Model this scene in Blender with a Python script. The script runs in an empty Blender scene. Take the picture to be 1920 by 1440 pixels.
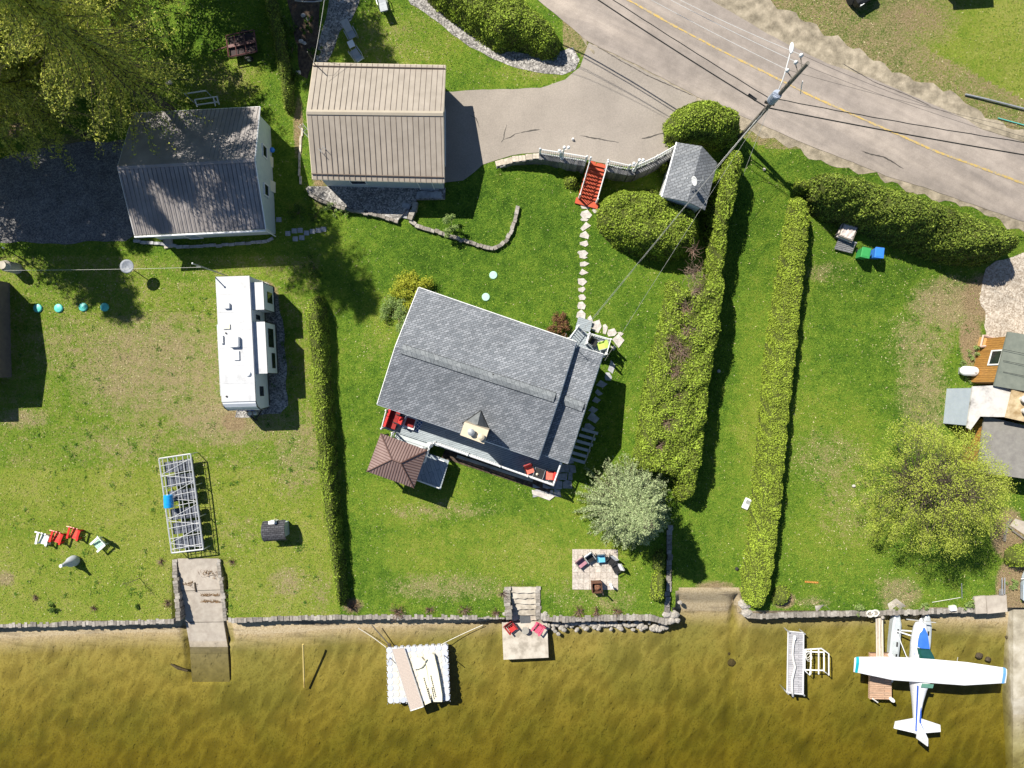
import bpy, bmesh, math, random
import numpy as np
from mathutils import Vector, Matrix
random.seed(7); RNG = np.random.default_rng(11)
SC = bpy.context.scene; COL = SC.collection
R = math.radians
# ---------------- camera, sky, sun, exposure ----------------
H, F = 51.0, 1275.0            # drone height above the lawn, focal length in photo pixels
cd = bpy.data.cameras.new("camera"); cam = bpy.data.objects.new("camera", cd); COL.objects.link(cam)
cam.location = (0, 0, H); cam.rotation_euler = (0, 0, 0)
cd.sensor_width = 36; cd.lens = F/1920*36; cd.clip_end = 3000; cd.clip_start = .5
SC.camera = cam; SC.cycles.diffuse_bounces = 2; SC.cycles.transparent_max_bounces = 12
EL = R(48.4)
w = bpy.data.worlds.new("World"); SC.world = w; w.use_nodes = True
nt = w.node_tree; bg = nt.nodes['Background']
sky = nt.nodes.new('ShaderNodeTexSky'); sky.sky_type = 'NISHITA'; sky.sun_disc = False; sky.altitude = 300
sky.sun_elevation = EL; sky.sun_rotation = R(-45); sky.air_density = 1.0; sky.dust_density = .2; sky.ozone_density = 4.0
nt.links.new(sky.outputs[0], bg.inputs[0]); bg.inputs[1].default_value = .06
sd = bpy.data.lights.new("sun", 'SUN'); sun = bpy.data.objects.new("sun", sd); COL.objects.link(sun)
sd.energy = 5.0; sd.angle = R(.5); sd.color = (1, .945, .84)
sv = Vector((-math.cos(EL)*math.sin(R(45)), math.cos(EL)*math.cos(R(45)), math.sin(EL)))
sun.rotation_euler = sv.to_track_quat('Z', 'Y').to_euler(); sun.location = (-30, 30, 60)
SC.view_settings.view_transform = 'Standard'; SC.view_settings.look = 'None'
SC.view_settings.exposure = 0.74; SC.view_settings.gamma = 1
# ---------------- pixels to places ----------------
def Wp(px, py, z=0.0): return Vector(((px-960)/F*(H-z), -(py-720)/F*(H-z), z))
def uv2(u, v): return (u-960)/25.0, -(v-720)/25.0
def sst(t): t = np.clip(t, 0, 1); return t*t*(3-2*t)
WALLPX = [(930,307,.25),(960,296,.6),(1011,289,1.1),(1050,295,1.4),(1098,303,1.8),(1134,310,1.8),(1177,319,1.85),(1191,318,1.85),(1227,302,1.9),(1266,279,2.0)]
WU = [960+(a-960)*(51-z)/51 for a,b,z in WALLPX]; WV = [720+(b-720)*(51-z)/51 for a,b,z in WALLPX]
SHU = [-400,0,330,430,640,945,1010,1100,1262,1272,1385,1395,1600,1850,2600]
SHV = [1180,1172,1163,1163,1157,1157,1160,1160,1158,1110,1110,1150,1147,1141,1141]
def Gz(x, y):
    x = np.asarray(x, float); y = np.asarray(y, float)
    u = 960+25*x; v = 720-25*y
    gu = np.interp(u, [850,930,1011,1098,1180], [.05,.25,1.1,1.8,2.0])
    vw = np.interp(u, [850]+WU+[1300], [300]+WV+[265])
    wd = np.interp(u, [860,930,945,1262,1330,1400], [80,60,9,9,260,330])
    g = gu*(1-sst((v-vw)/wd))
    g = g + .03*np.sin(x*.33+y*.21)+.02*np.sin(y*.6-x*.17)
    # shore
    vs = np.interp(u, SHU, SHV)
    cove = np.interp(u, [1262,1275,1375,1388], [0,1,1,0])
    dw = 7 + cove*38
    vs0 = vs - cove*8
    d = v - vs0
    bw = np.interp(u, [-300,0,200,350,480,560,640,760,900,945,1270,1300,1380,1400,1690,1800,1890,2000], [38,37,30,36,42,38,32,26,14,2,2,8,8,1,2,28,36,36])
    db = np.clip(d-dw, 0, None)
    bw = bw*.75; beach = -.95-.2*np.clip(db/bw, 0, 1)
    dd = np.clip(db-bw, 0, None)/25.0
    und = -.24*np.minimum(dd, 2.0)-.12*np.clip(dd-2.0, 0, None)
    lake = np.maximum(beach + und, -7)
    g = g*(1-sst(d/dw)) + lake*sst(d/dw)
    # boat ramp trench and stone stair trench
    inr = (u > 328) & (u < 424) & (v > 1046) & (v < 1215)
    g = np.where(inr, np.minimum(g, -.12-(v-1046)*.0080), g)
    g = np.where((u > 333) & (u < 416) & (v > 1213) & (v < 1299), np.minimum(g, -2.15), g)
    ins = (u > 956) & (u < 1009) & (v > 1100) & (v < 1175)
    g = np.where(ins, np.minimum(g, -.15-(v-1100)*.018), g)
    return g
def G(x, y): return float(Gz(x, y))
def S(px, py, dz=0.0):
    z = 0.0
    for _ in range(6):
        p = Wp(px, py, z+dz); z = G(p.x, p.y)
    p = Wp(px, py, z+dz); return p
# ---------------- materials ----------------
MATS = {}
def mk(name):
    m = bpy.data.materials.new(name); m.use_nodes = True; MATS[name] = m
    n = m.node_tree; return m, n, n.nodes['Principled BSDF']
def ramp(n, cols, pos=None):
    r = n.nodes.new('ShaderNodeValToRGB'); e = r.color_ramp.elements
    while len(e) < len(cols): e.new(.5)
    for i, c in enumerate(cols):
        e[i].position = pos[i] if pos else i/(len(cols)-1); e[i].color = (*c, 1)
    return r
def coords(n, kind='Object', scale=1, rot=0):
    tc = n.nodes.new('ShaderNodeTexCoord'); mp = n.nodes.new('ShaderNodeMapping')
    n.links.new(tc.outputs[kind], mp.inputs[0])
    mp.inputs['Scale'].default_value = (scale,)*3 if not isinstance(scale, tuple) else scale
    if isinstance(scale, tuple) and rot:
        m2 = n.nodes.new('ShaderNodeMapping'); m2.inputs['Rotation'].default_value = (0, 0, rot)
        n.links.new(tc.outputs[kind], m2.inputs[0]); n.links.new(m2.outputs[0], mp.inputs[0]); return mp
    mp.inputs['Rotation'].default_value = (0, 0, rot); return mp
def noise(n, vec, scale, detail=4, rough=.6):
    t = n.nodes.new('ShaderNodeTexNoise'); t.inputs['Scale'].default_value = scale
    t.inputs['Detail'].default_value = detail; t.inputs['Roughness'].default_value = rough
    n.links.new(vec.outputs[0], t.inputs['Vector']); return t
def bump(n, b, src, strength=.5, dist=.05, prev=None):
    bp = n.nodes.new('ShaderNodeBump'); bp.inputs['Strength'].default_value = strength; bp.inputs['Distance'].default_value = dist
    n.links.new(src, bp.inputs['Height'])
    if prev: n.links.new(prev.outputs[0], bp.inputs['Normal'])
    n.links.new(bp.outputs[0], b.inputs['Normal']); return bp
def mix(n, f, a, b_, mode='MIX'):
    x = n.nodes.new('ShaderNodeMix'); x.data_type = 'RGBA'; x.blend_type = mode
    if hasattr(f, 'links'): n.links.new(f, x.inputs[0])
    else: x.inputs[0].default_value = f
    for s, i in ((a, 6), (b_, 7)):
        if hasattr(s, 'links'): n.links.new(s, x.inputs[i])
        else: x.inputs[i].default_value = (*s, 1)
    return x.outputs[2]
def nm(name, cols, scale=3, rough=.7, bs=0, bscale=None, metal=0, lo=.3, hi=.7, detail=5, spec=.4, big=0, bdist=.03):
    m, n, b = mk(name); c = coords(n)
    t = noise(n, c, scale, detail); k = len(cols)
    r = ramp(n, cols, [lo+(hi-lo)*i/max(1, k-1) for i in range(k)]); n.links.new(t.outputs[0], r.inputs[0])
    out = r.outputs[0]
    if big:
        t2 = noise(n, c, .35, 3); r2 = ramp(n, [(1-big,)*3, (1+big*.3,)*3], [.35, .65]); n.links.new(t2.outputs[0], r2.inputs[0])
        out = mix(n, 1.0, out, r2.outputs[0], 'MULTIPLY')
    n.links.new(out, b.inputs['Base Color'])
    b.inputs['Roughness'].default_value = rough; b.inputs['Metallic'].default_value = metal
    b.inputs['Specular IOR Level'].default_value = spec
    if bs: t3 = noise(n, c, bscale or scale*3, 4); bump(n, b, t3.outputs[0], bs, bdist)
    return m
def isl(name, cols, rough=.7, bs=0, bscale=20, nz=0, spec=.3, trans=0, pos=None):
    """colour drawn per loose piece (leaf, stone, plank)"""
    m, n, b = mk(name)
    g = n.nodes.new('ShaderNodeNewGeometry'); r = ramp(n, cols, pos); n.links.new(g.outputs['Random Per Island'], r.inputs[0])
    out = r.outputs[0]
    if nz:
        c = coords(n); t = noise(n, c, nz, 5); r2 = ramp(n, [(.7,)*3, (1.2,)*3], [.35, .65]); n.links.new(t.outputs[0], r2.inputs[0])
        out = mix(n, 1.0, out, r2.outputs[0], 'MULTIPLY')
    n.links.new(out, b.inputs['Base Color']); b.inputs['Roughness'].default_value = rough; b.inputs['Specular IOR Level'].default_value = spec
    if bs: c = coords(n); t = noise(n, c, bscale, 4); bump(n, b, t.outputs[0], bs, .03)
    if trans:
        tr = n.nodes.new('ShaderNodeBsdfTranslucent'); n.links.new(out, tr.inputs[0])
        ms = n.nodes.new('ShaderNodeMixShader'); ms.inputs[0].default_value = trans
        n.links.new(b.outputs[0], ms.inputs[1]); n.links.new(tr.outputs[0], ms.inputs[2])
        n.links.new(ms.outputs[0], n.nodes['Material Output'].inputs[0])
    return m
def mat_ground():
    m, n, b = mk('lawn'); c = coords(n)
    a = n.nodes.new('ShaderNodeAttribute'); a.attribute_name = 'tint'
    sp = n.nodes.new('ShaderNodeSeparateColor'); n.links.new(a.outputs['Color'], sp.inputs[0])
    fine = noise(n, c, 7, 6, .8); mid = noise(n, c, 1.3, 6, .72); big = noise(n, c, .16, 4, .6); vfine = noise(n, c, 26, 3, .7)
    def madd(x, k, y, off=0):
        q = n.nodes.new('ShaderNodeMath'); q.operation = 'MULTIPLY_ADD'; n.links.new(x, q.inputs[0]); q.inputs[1].default_value = k
        if hasattr(y, 'links'): n.links.new(y, q.inputs[2])
        else: q.inputs[2].default_value = y
        return q.outputs[0]
    # lushness -> yellow green
    s = madd(fine.outputs[0], .95, madd(mid.outputs[0], .6, madd(big.outputs[0], .5, madd(sp.outputs[1], .42, -.585))))
    r = ramp(n, [(.034,.085,.007),(.084,.178,.014),(.165,.275,.024),(.255,.325,.038),(.38,.39,.09)], [.26,.43,.57,.73,.93]); n.links.new(s, r.inputs[0])
    # dry straw
    d = madd(fine.outputs[0], 1.15, madd(mid.outputs[0], .9, madd(big.outputs[0], .3, madd(sp.outputs[0], .58, -.90))))
    dr = ramp(n, [(0,0,0),(1,1,1)], [.50,.82]); n.links.new(d, dr.inputs[0])
    rs = ramp(n, [(.22,.18,.075),(.40,.325,.165),(.57,.47,.27)], [.3,.5,.7]); n.links.new(vfine.outputs[0], rs.inputs[0])
    col = mix(n, dr.outputs[0], r.outputs[0], rs.outputs[0])
    # bare earth
    e = madd(fine.outputs[0], .8, madd(mid.outputs[0], .4, madd(sp.outputs[2], 1.3, -.95)))
    er = ramp(n, [(0,0,0),(1,1,1)], [.2,.5]); n.links.new(e, er.inputs[0])
    es = ramp(n, [(.25,.175,.09),(.48,.365,.21)], [.35,.65]); n.links.new(fine.outputs[0], es.inputs[0])
    col = mix(n, er.outputs[0], col, es.outputs[0])
    # dandelions
    vo = n.nodes.new('ShaderNodeTexVoronoi'); vo.inputs['Scale'].default_value = 3.4; n.links.new(c.outputs[0], vo.inputs['Vector'])
    q = madd(sp.outputs[1], .12, madd(big.outputs[0], .12, -.045)); lt = n.nodes.new('ShaderNodeMath'); lt.operation = 'LESS_THAN'
    n.links.new(vo.outputs['Distance'], lt.inputs[0]); n.links.new(q, lt.inputs[1])
    mul = n.nodes.new('ShaderNodeMath'); mul.operation = 'MULTIPLY'; n.links.new(lt.outputs[0], mul.inputs[0]); mul.inputs[1].default_value = .75
    col = mix(n, mul.outputs[0], col, (.42,.40,.03))
    n.links.new(col, b.inputs['Base Color']); b.inputs['Roughness'].default_value = .9; b.inputs['Specular IOR Level'].default_value = .15
    b1 = bump(n, b, fine.outputs[0], 1, .2); bump(n, b, vfine.outputs[0], 1, .09, b1)
    return m
def mat_bed():
    m, n, b = mk('sand_bed'); c = coords(n)
    fine = noise(n, c, 9, 6, .7); big = noise(n, c, .22, 5, .6)
    geo = n.nodes.new('ShaderNodeNewGeometry'); sx = n.nodes.new('ShaderNodeSeparateXYZ'); n.links.new(geo.outputs['Position'], sx.inputs[0])
    zr = n.nodes.new('ShaderNodeMapRange'); n.links.new(sx.outputs[2], zr.inputs[0]); zr.inputs[1].default_value = -1.5; zr.inputs[2].default_value = -1.12
    # ripple noise: bumps, and caustic light filaments painted into the bed colour
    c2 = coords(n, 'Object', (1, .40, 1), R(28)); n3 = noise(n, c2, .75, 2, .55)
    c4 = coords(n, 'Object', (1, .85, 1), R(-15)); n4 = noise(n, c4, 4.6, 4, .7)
    sandc = ramp(n, [(.28,.21,.12),(.40,.32,.20),(.50,.42,.29)], [.35,.5,.7]); n.links.new(fine.outputs[0], sandc.inputs[0])
    wrack = coords(n, 'Object', (.28, 1.6, 1), R(4)); nw = noise(n, wrack, .9, 5, .6)
    wr = ramp(n, [(1,1,1),(1,1,1),(.42,.42,.45)], [0,.52,.66]); n.links.new(nw.outputs[0], wr.inputs[0])
    dry = mix(n, 1.0, sandc.outputs[0], wr.outputs[0], 'MULTIPLY')
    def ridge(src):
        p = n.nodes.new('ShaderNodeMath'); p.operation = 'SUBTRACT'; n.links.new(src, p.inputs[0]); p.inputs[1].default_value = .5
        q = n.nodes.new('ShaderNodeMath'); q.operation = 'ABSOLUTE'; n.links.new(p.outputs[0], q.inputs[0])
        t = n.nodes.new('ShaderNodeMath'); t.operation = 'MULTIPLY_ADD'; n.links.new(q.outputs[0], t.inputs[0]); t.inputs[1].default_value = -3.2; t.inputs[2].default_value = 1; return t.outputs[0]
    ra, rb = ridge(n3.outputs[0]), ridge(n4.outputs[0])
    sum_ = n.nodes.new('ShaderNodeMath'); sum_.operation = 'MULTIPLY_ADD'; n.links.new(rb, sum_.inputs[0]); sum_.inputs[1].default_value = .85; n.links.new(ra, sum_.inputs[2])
    alg_caustic = ramp(n, [(.175,.145,.045),(.24,.20,.065),(.36,.305,.11)], [.40,.74,1.0]); sc2 = n.nodes.new('ShaderNodeMath'); sc2.operation = 'MULTIPLY'; n.links.new(sum_.outputs[0], sc2.inputs[0]); sc2.inputs[1].default_value = .54; n.links.new(sc2.outputs[0], alg_caustic.inputs[0])  # algae and silt tone; pale end is painted refracted sunlight lines
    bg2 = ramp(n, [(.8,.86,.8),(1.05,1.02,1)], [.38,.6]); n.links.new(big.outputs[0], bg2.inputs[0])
    alg_caustic_var = mix(n, 1.0, alg_caustic.outputs[0], bg2.outputs[0], 'MULTIPLY')
    col = mix(n, zr.outputs[0], alg_caustic_var, dry)
    n.links.new(col, b.inputs['Base Color']); b.inputs['Roughness'].default_value = .85; b.inputs['Specular IOR Level'].default_value = .2
    b1 = bump(n, b, ra, .25, .10); bump(n, b, rb, .2, .04, b1)
    return m
def mat_water():
    m = bpy.data.materials.new('lake_water'); m.use_nodes = True; n = m.node_tree; n.nodes.clear()
    out = n.nodes.new('ShaderNodeOutputMaterial'); tr = n.nodes.new('ShaderNodeBsdfTransparent'); gl = n.nodes.new('ShaderNodeBsdfGlossy')
    gl.inputs['Roughness'].default_value = .08; fr = n.nodes.new('ShaderNodeFresnel'); fr.inputs[0].default_value = 1.33
    c = coords(n, 'Object', (1, .6, 1), R(28)); t = noise(n, c, 1.6, 4, .6)
    bp = n.nodes.new('ShaderNodeBump'); bp.inputs['Strength'].default_value = 1; bp.inputs['Distance'].default_value = .07
    n.links.new(t.outputs[0], bp.inputs['Height']); n.links.new(bp.outputs[0], gl.inputs['Normal']); n.links.new(bp.outputs[0], fr.inputs['Normal'])
    ms = n.nodes.new('ShaderNodeMixShader'); n.links.new(fr.outputs[0], ms.inputs[0]); n.links.new(tr.outputs[0], ms.inputs[1]); n.links.new(gl.outputs[0], ms.inputs[2])
    n.links.new(ms.outputs[0], out.inputs[0])
    va = n.nodes.new('ShaderNodeVolumeAbsorption'); va.inputs[0].default_value = (.685, .67, .17, 1); va.inputs[1].default_value = .72
    n.links.new(va.outputs[0], out.inputs['Volume']); return m
def mat_shingle(name, rot, cols, bw=.34, rh=.15):
    m, n, b = mk(name); c = coords(n, 'Object', 1, rot)
    t = n.nodes.new('ShaderNodeTexBrick'); n.links.new(c.outputs[0], t.inputs[0])
    t.inputs['Scale'].default_value = 1; t.inputs['Brick Width'].default_value = bw; t.inputs['Row Height'].default_value = rh
    t.inputs['Mortar Size'].default_value = .022; t.inputs['Mortar Smooth'].default_value = .3; t.inputs['Bias'].default_value = -.1
    t.inputs['Color1'].default_value = (*cols[0], 1); t.inputs['Color2'].default_value = (*cols[1], 1); t.inputs['Mortar'].default_value = (*cols[2], 1)
    f = noise(n, c, 14, 4, .7); r = ramp(n, [(.72,)*3, (1.28,)*3], [.35, .65]); n.links.new(f.outputs[0], r.inputs[0])
    o = mix(n, 1.0, t.outputs[0], r.outputs[0], 'MULTIPLY')
    f2 = noise(n, c, .5, 4, .6); r2 = ramp(n, [(.88,)*3, (1.06,)*3], [.35, .65]); n.links.new(f2.outputs[0], r2.inputs[0])
    o = mix(n, 1.0, o, r2.outputs[0], 'MULTIPLY')
    n.links.new(o, b.inputs['Base Color']); b.inputs['Roughness'].default_value = .9; b.inputs['Specular IOR Level'].default_value = .25
    bump(n, b, t.outputs['Fac'], -.5, .02)
    return m
def mat_planks(name, cols, w=.14, rot=0, rough=.7):
    m, n, b = mk(name); c = coords(n, 'Object', 1, rot)
    t = n.nodes.new('ShaderNodeTexBrick'); n.links.new(c.outputs[0], t.inputs[0])
    t.inputs['Scale'].default_value = 1; t.inputs['Brick Width'].default_value = 3.2; t.inputs['Row Height'].default_value = w
    t.inputs['Mortar Size'].default_value = .014; t.inputs['Color1'].default_value = (*cols[0], 1); t.inputs['Color2'].default_value = (*cols[1], 1); t.inputs['Mortar'].default_value = (*cols[2], 1)
    c2 = coords(n, 'Object', (1.2, 9, 1), rot); f = noise(n, c2, 3, 5, .7); r = ramp(n, [(.7,)*3, (1.25,)*3], [.35, .65]); n.links.new(f.outputs[0], r.inputs[0])
    n.links.new(mix(n, 1.0, t.outputs[0], r.outputs[0], 'MULTIPLY'), b.inputs['Base Color']); b.inputs['Roughness'].default_value = rough
    bump(n, b, t.outputs['Fac'], -.6, .02); return m
def mat_gravel(name, cols, scale=9):
    m, n, b = mk(name); c = coords(n)
    v = n.nodes.new('ShaderNodeTexVoronoi'); v.inputs['Scale'].default_value = scale; n.links.new(c.outputs[0], v.inputs['Vector'])
    sp = n.nodes.new('ShaderNodeSeparateColor'); n.links.new(v.outputs['Color'], sp.inputs[0])
    r = ramp(n, cols); n.links.new(sp.outputs[0], r.inputs[0])
    t = noise(n, c, .7, 4); r2 = ramp(n, [(.75,)*3, (1.1,)*3], [.35,.65]); n.links.new(t.outputs[0], r2.inputs[0])
    n.links.new(mix(n, 1.0, r.outputs[0], r2.outputs[0], 'MULTIPLY'), b.inputs['Base Color']); b.inputs['Roughness'].default_value = .9
    b.inputs['Specular IOR Level'].default_value = .2
    bump(n, b, v.outputs['Distance'], -.8, .06); return m
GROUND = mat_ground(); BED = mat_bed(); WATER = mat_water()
ASPH = nm('asphalt', [(.25,.22,.19),(.325,.285,.245)], 11, .9, .5, 60, big=.12, spec=.2)
def mat_road():
    m, n, b = mk('road_asphalt'); c = coords(n); t = noise(n, c, 16, 5); r = ramp(n, [(.30,.26,.225),(.37,.32,.28)], [.3,.7]); n.links.new(t.outputs[0], r.inputs[0])
    c2 = coords(n, 'Object', (.05, .8, 1), R(27.5)); t2 = noise(n, c2, 1.3, 4, .6); r2 = ramp(n, [(.78,.78,.79),(1.06,1.05,1.04)], [.38,.62]); n.links.new(t2.outputs[0], r2.inputs[0])
    o = mix(n, 1.0, r.outputs[0], r2.outputs[0], 'MULTIPLY'); t3 = noise(n, c, .9, 6, .7); r3 = ramp(n, [(.86,)*3, (1.05,)*3], [.38,.6]); n.links.new(t3.outputs[0], r3.inputs[0])
    n.links.new(mix(n, 1.0, o, r3.outputs[0], 'MULTIPLY'), b.inputs['Base Color']); b.inputs['Roughness'].default_value = .9; b.inputs['Specular IOR Level'].default_value = .2
    t4 = noise(n, c, 60, 3); bump(n, b, t4.outputs[0], .4, .02); return m
ROADM = mat_road()
CRACK = nm('crack_tar', [(.05,.045,.04),(.09,.08,.07)], 20, .9)
YEL = nm('yellow_paint', [(.32,.27,.20),(.47,.33,.10)], 5, .8, lo=.4, hi=.55)
SHOULD = nm('sandy_shoulder', [(.16,.135,.095),(.30,.255,.185),(.46,.39,.29)], 1.6, .95, .9, 25, detail=8, bdist=.06)
GRAV = mat_gravel('gravel', [(.10,.095,.09),(.24,.225,.21),(.46,.44,.41)], 11)
GRAVT = mat_gravel('tan_gravel', [(.26,.21,.16),(.42,.36,.29),(.56,.50,.42)], 11)
GRAVD = mat_gravel('dark_gravel', [(.09,.09,.095),(.16,.155,.155),(.25,.24,.235)], 14)
MULCH = nm('garden_soil', [(.028,.018,.013),(.075,.05,.035),(.13,.10,.06)], 5, .95, .9, 20)
CONC = nm('concrete', [(.36,.31,.26),(.47,.42,.355)], 2.5, .85, .3, 40, big=.15)
CONCD = nm('weathered_concrete', [(.30,.265,.215),(.43,.385,.32),(.50,.455,.385)], 1.3, .85, .3, 40, lo=.38, hi=.62)
STONE = isl('wall_stone', [(.16,.145,.125),(.26,.235,.205),(.38,.35,.31),(.21,.185,.155)], .85, .6, 14, 6)
STONEB = isl('block_wall', [(.11,.11,.115),(.17,.17,.17),(.23,.225,.215)], .85, .6, 14, 6)
STONET = isl('tan_cap_stone', [(.38,.33,.26),(.46,.40,.32),(.52,.46,.38)], .85, .4, 14, 6)
FLAG = isl('flagstone', [(.40,.36,.33),(.50,.46,.42),(.45,.40,.38)], .8, .4, 10, 4)
PAVER = isl('paver', [(.40,.35,.31),(.46,.41,.36),(.50,.45,.40)], .85, .3, 20, 8)
WHITE = nm('white_paint', [(.72,.72,.72),(.80,.80,.79)], 2, .45)
WHITEP = nm('white_plastic', [(.74,.78,.74),(.80,.83,.80)], 2, .35)
RVROOF = nm('rubber_roof', [(.38,.385,.395),(.48,.485,.50),(.52,.525,.54)], 1.2, .5, .1, 10, lo=.3, hi=.6, detail=8)
RVWALL = nm('trailer_wall', [(.66,.68,.72),(.74,.76,.79)], 2, .35)
GREYW = nm('pale_siding', [(.44,.50,.50),(.52,.57,.56)], 3, .6)
HWALL = nm('blue_grey_siding', [(.27,.33,.39),(.33,.39,.45)], 3, .6)
METROOF = nm('beige_metal_roof', [(.285,.245,.20),(.34,.295,.245)], 1.4, .5, 0, big=.08, spec=.5)
METRIB = nm('beige_roof_seam', [(.14,.105,.085),(.18,.14,.115)], 1.4, .5)
METRIDGE = nm('beige_ridge_cap', [(.34,.295,.23),(.39,.34,.27)], 1.4, .5)
DKROOF = nm('grey_metal_roof', [(.25,.225,.215),(.33,.30,.285)], 1.2, .45, 0, big=.2, spec=.5)
DKRIB = nm('grey_roof_seam', [(.11,.10,.10),(.15,.14,.135)], 1.4, .5)
GAZ = nm('brown_metal_roof', [(.20,.135,.12),(.25,.175,.155)], 1.2, .34, spec=.6)
GAZR = nm('brown_roof_seam', [(.10,.055,.045),(.13,.075,.06)], 1.2, .4)
BLACK = nm('black_metal', [(.012,.012,.013),(.03,.03,.03)], 4, .5)
RUB = nm('black_rubber', [(.02,.02,.02),(.035,.035,.035)], 4, .8)
GLASS = nm('dark_glass', [(.01,.012,.015),(.02,.025,.03)], 1, .08, spec=.8)
ALU = nm('aluminium', [(.62,.62,.62),(.74,.74,.74)], 4, .4, metal=.3)
GALV = nm('grey_steel', [(.33,.34,.35),(.45,.46,.47)], 4, .45, metal=.4)
REDP = nm('red_plastic', [(.55,.025,.02),(.66,.045,.03)], 3, .35)
REDD = nm('red_cushion', [(.50,.02,.02),(.62,.05,.04)], 3, .8)
CORAL = nm('coral_cushion', [(.70,.13,.09),(.78,.18,.12)], 3, .8)
DRED = nm('dark_red', [(.22,.012,.012),(.30,.02,.018)], 3, .7)
PINK = nm('pink_cushion', [(.62,.07,.13),(.72,.12,.2)], 3, .8)
MAUVE = nm('mauve_fabric', [(.36,.16,.20),(.46,.24,.28)], 3, .8)
REDST = nm('red_stain', [(.38,.055,.022),(.47,.08,.03)], 3, .65, .2, 20)
GREENP = nm('green_plastic', [(.035,.26,.07),(.05,.32,.09)], 3, .35)
BLUEP = nm('blue_plastic', [(.03,.17,.62),(.045,.22,.72)], 3, .35)
BARREL = nm('blue_drum', [(.01,.25,.62),(.02,.32,.72)], 3, .3)
TEAL = nm('teal_plastic', [(.08,.46,.40),(.12,.55,.48)], 6, .45)
PALEG = nm('pale_green_plastic', [(.33,.56,.45),(.42,.64,.52)], 6, .5)
LIME = nm('lime_cushion', [(.42,.60,.10),(.50,.68,.14)], 6, .7)
NAVY = nm('blue_cover', [(.02,.06,.34),(.03,.09,.45)], 3, .6)
TARP = nm('pale_tarp', [(.50,.42,.38),(.60,.53,.50)], 3, .6, .6, 4)
GREYF = nm('grey_fabric', [(.28,.30,.32),(.36,.38,.40)], 4, .8)
CONE = nm('grey_cover', [(.40,.43,.48),(.48,.51,.55)], 4, .5)
BEIGE = nm('beige_siding', [(.52,.44,.32),(.60,.51,.38)], 3, .7)
MAROON = nm('maroon_steel', [(.10,.035,.035),(.17,.07,.06)], 5, .6)
RUST = nm('rusty_steel', [(.06,.035,.025),(.20,.085,.045)], 5, .8)
WOODP = nm('weathered_pole', [(.13,.115,.095),(.21,.19,.16)], 6, .85, .4, 20)
BARK = nm('bark', [(.045,.035,.025),(.11,.085,.06)], 6, .9, .8, 14)
TWIG = isl('bare_twigs', [(.11,.065,.045),(.26,.19,.15),(.17,.09,.06)], .9)
DECKB = mat_planks('blue_grey_deck', [(.27,.31,.335),(.31,.35,.375),(.12,.14,.155)], .15, R(-18.8))
DECKN = mat_planks('grey_deck_boards', [(.26,.30,.33),(.30,.34,.37),(.11,.13,.15)], .3, R(71.2))
DOCKG = mat_planks('grey_dock', [(.36,.35,.36),(.45,.44,.45),(.16,.15,.15)], .14, 0)
DOCKW = mat_planks('cedar_dock', [(.50,.30,.19),(.42,.28,.19),(.14,.09,.06)], .14, 0)
GANG = mat_planks('gangway_wood', [(.50,.43,.34),(.44,.38,.31),(.2,.17,.13)], .3, R(90))
ORDECK = mat_planks('orange_deck', [(.50,.24,.045),(.44,.20,.035),(.24,.10,.02)], .14, R(52))
SHING = mat_shingle('grey_shingle', R(-18.8), [(.155,.17,.19),(.285,.30,.325),(.10,.105,.115)])
VENT = mat_shingle('ridge_shingle', R(-18.8), [(.17,.185,.195),(.24,.255,.265),(.12,.13,.14)], .3, .6)
SHEDS = mat_shingle('shed_shingle', R(-17), [(.155,.165,.18),(.225,.235,.25),(.09,.095,.10)], .4, .2)
GRNROOF = nm('green_grey_felt', [(.115,.13,.11),(.165,.18,.15)], 2, .9, .3, 40)
WHTROOF = nm('patched_pale_roof', [(.20,.19,.18),(.44,.42,.40),(.52,.50,.475)], 1.6, .8, lo=.28, hi=.55)
TANROOF = nm('tan_roof', [(.28,.19,.09),(.50,.40,.25)], 1.5, .9, lo=.35, hi=.6)
GRYROOF = nm('grey_felt_roof', [(.17,.16,.15),(.235,.225,.205)], 2.5, .9, .3, 30)
BLUROOF = nm('blue_grey_roof', [(.36,.41,.48),(.42,.47,.54)], 2.5, .6)
PLANEW = nm('aircraft_white', [(.60,.61,.63),(.68,.69,.71)], 1.5, .3, spec=.5)
PLANEB = nm('aircraft_blue', [(.02,.08,.38),(.03,.10,.46)], 1, .3)
TEALP = nm('aircraft_teal', [(.01,.30,.36),(.02,.38,.44)], 1, .3)
SCREEN = nm('windscreen', [(.008,.05,.045),(.015,.08,.07)], 2, .08, spec=.8)
CREAM = nm('cream_plastic', [(.68,.64,.48),(.76,.72,.57)], 2, .45)
FLOATG = isl('grey_float_cube', [(.42,.45,.53),(.48,.51,.59),(.52,.55,.62)], .45)
FLOATC = isl('cream_float_cube', [(.54,.51,.45),(.60,.565,.50),(.57,.54,.48)], .45)
RAMPT = nm('tan_tread', [(.40,.335,.29),(.48,.41,.36)], 20, .8, .3, 50)
ROPE = nm('pale_rope', [(.62,.60,.54),(.72,.70,.64)], 8, .8)
WIREL = nm('bright_wire', [(.55,.55,.54),(.65,.65,.64)], 3, .5)
WIRED = nm('black_cable', [(.012,.012,.012),(.03,.03,.03)], 3, .7)
POLYW = nm('yellow_wood', [(.50,.38,.12),(.60,.47,.18)], 3, .7)
L_CED = isl('cedar_leaves', [(0.086, 0.127, 0.013), (0.231, 0.326, 0.029), (0.308, 0.416, 0.042), (0.396, 0.499, 0.07)], .75, nz=.9, trans=.25)
L_CEDY = isl('gold_cedar_leaves', [(0.15, 0.205, 0.027), (0.349, 0.454, 0.045), (0.424, 0.539, 0.063)], .75, nz=.9, trans=.25)
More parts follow.
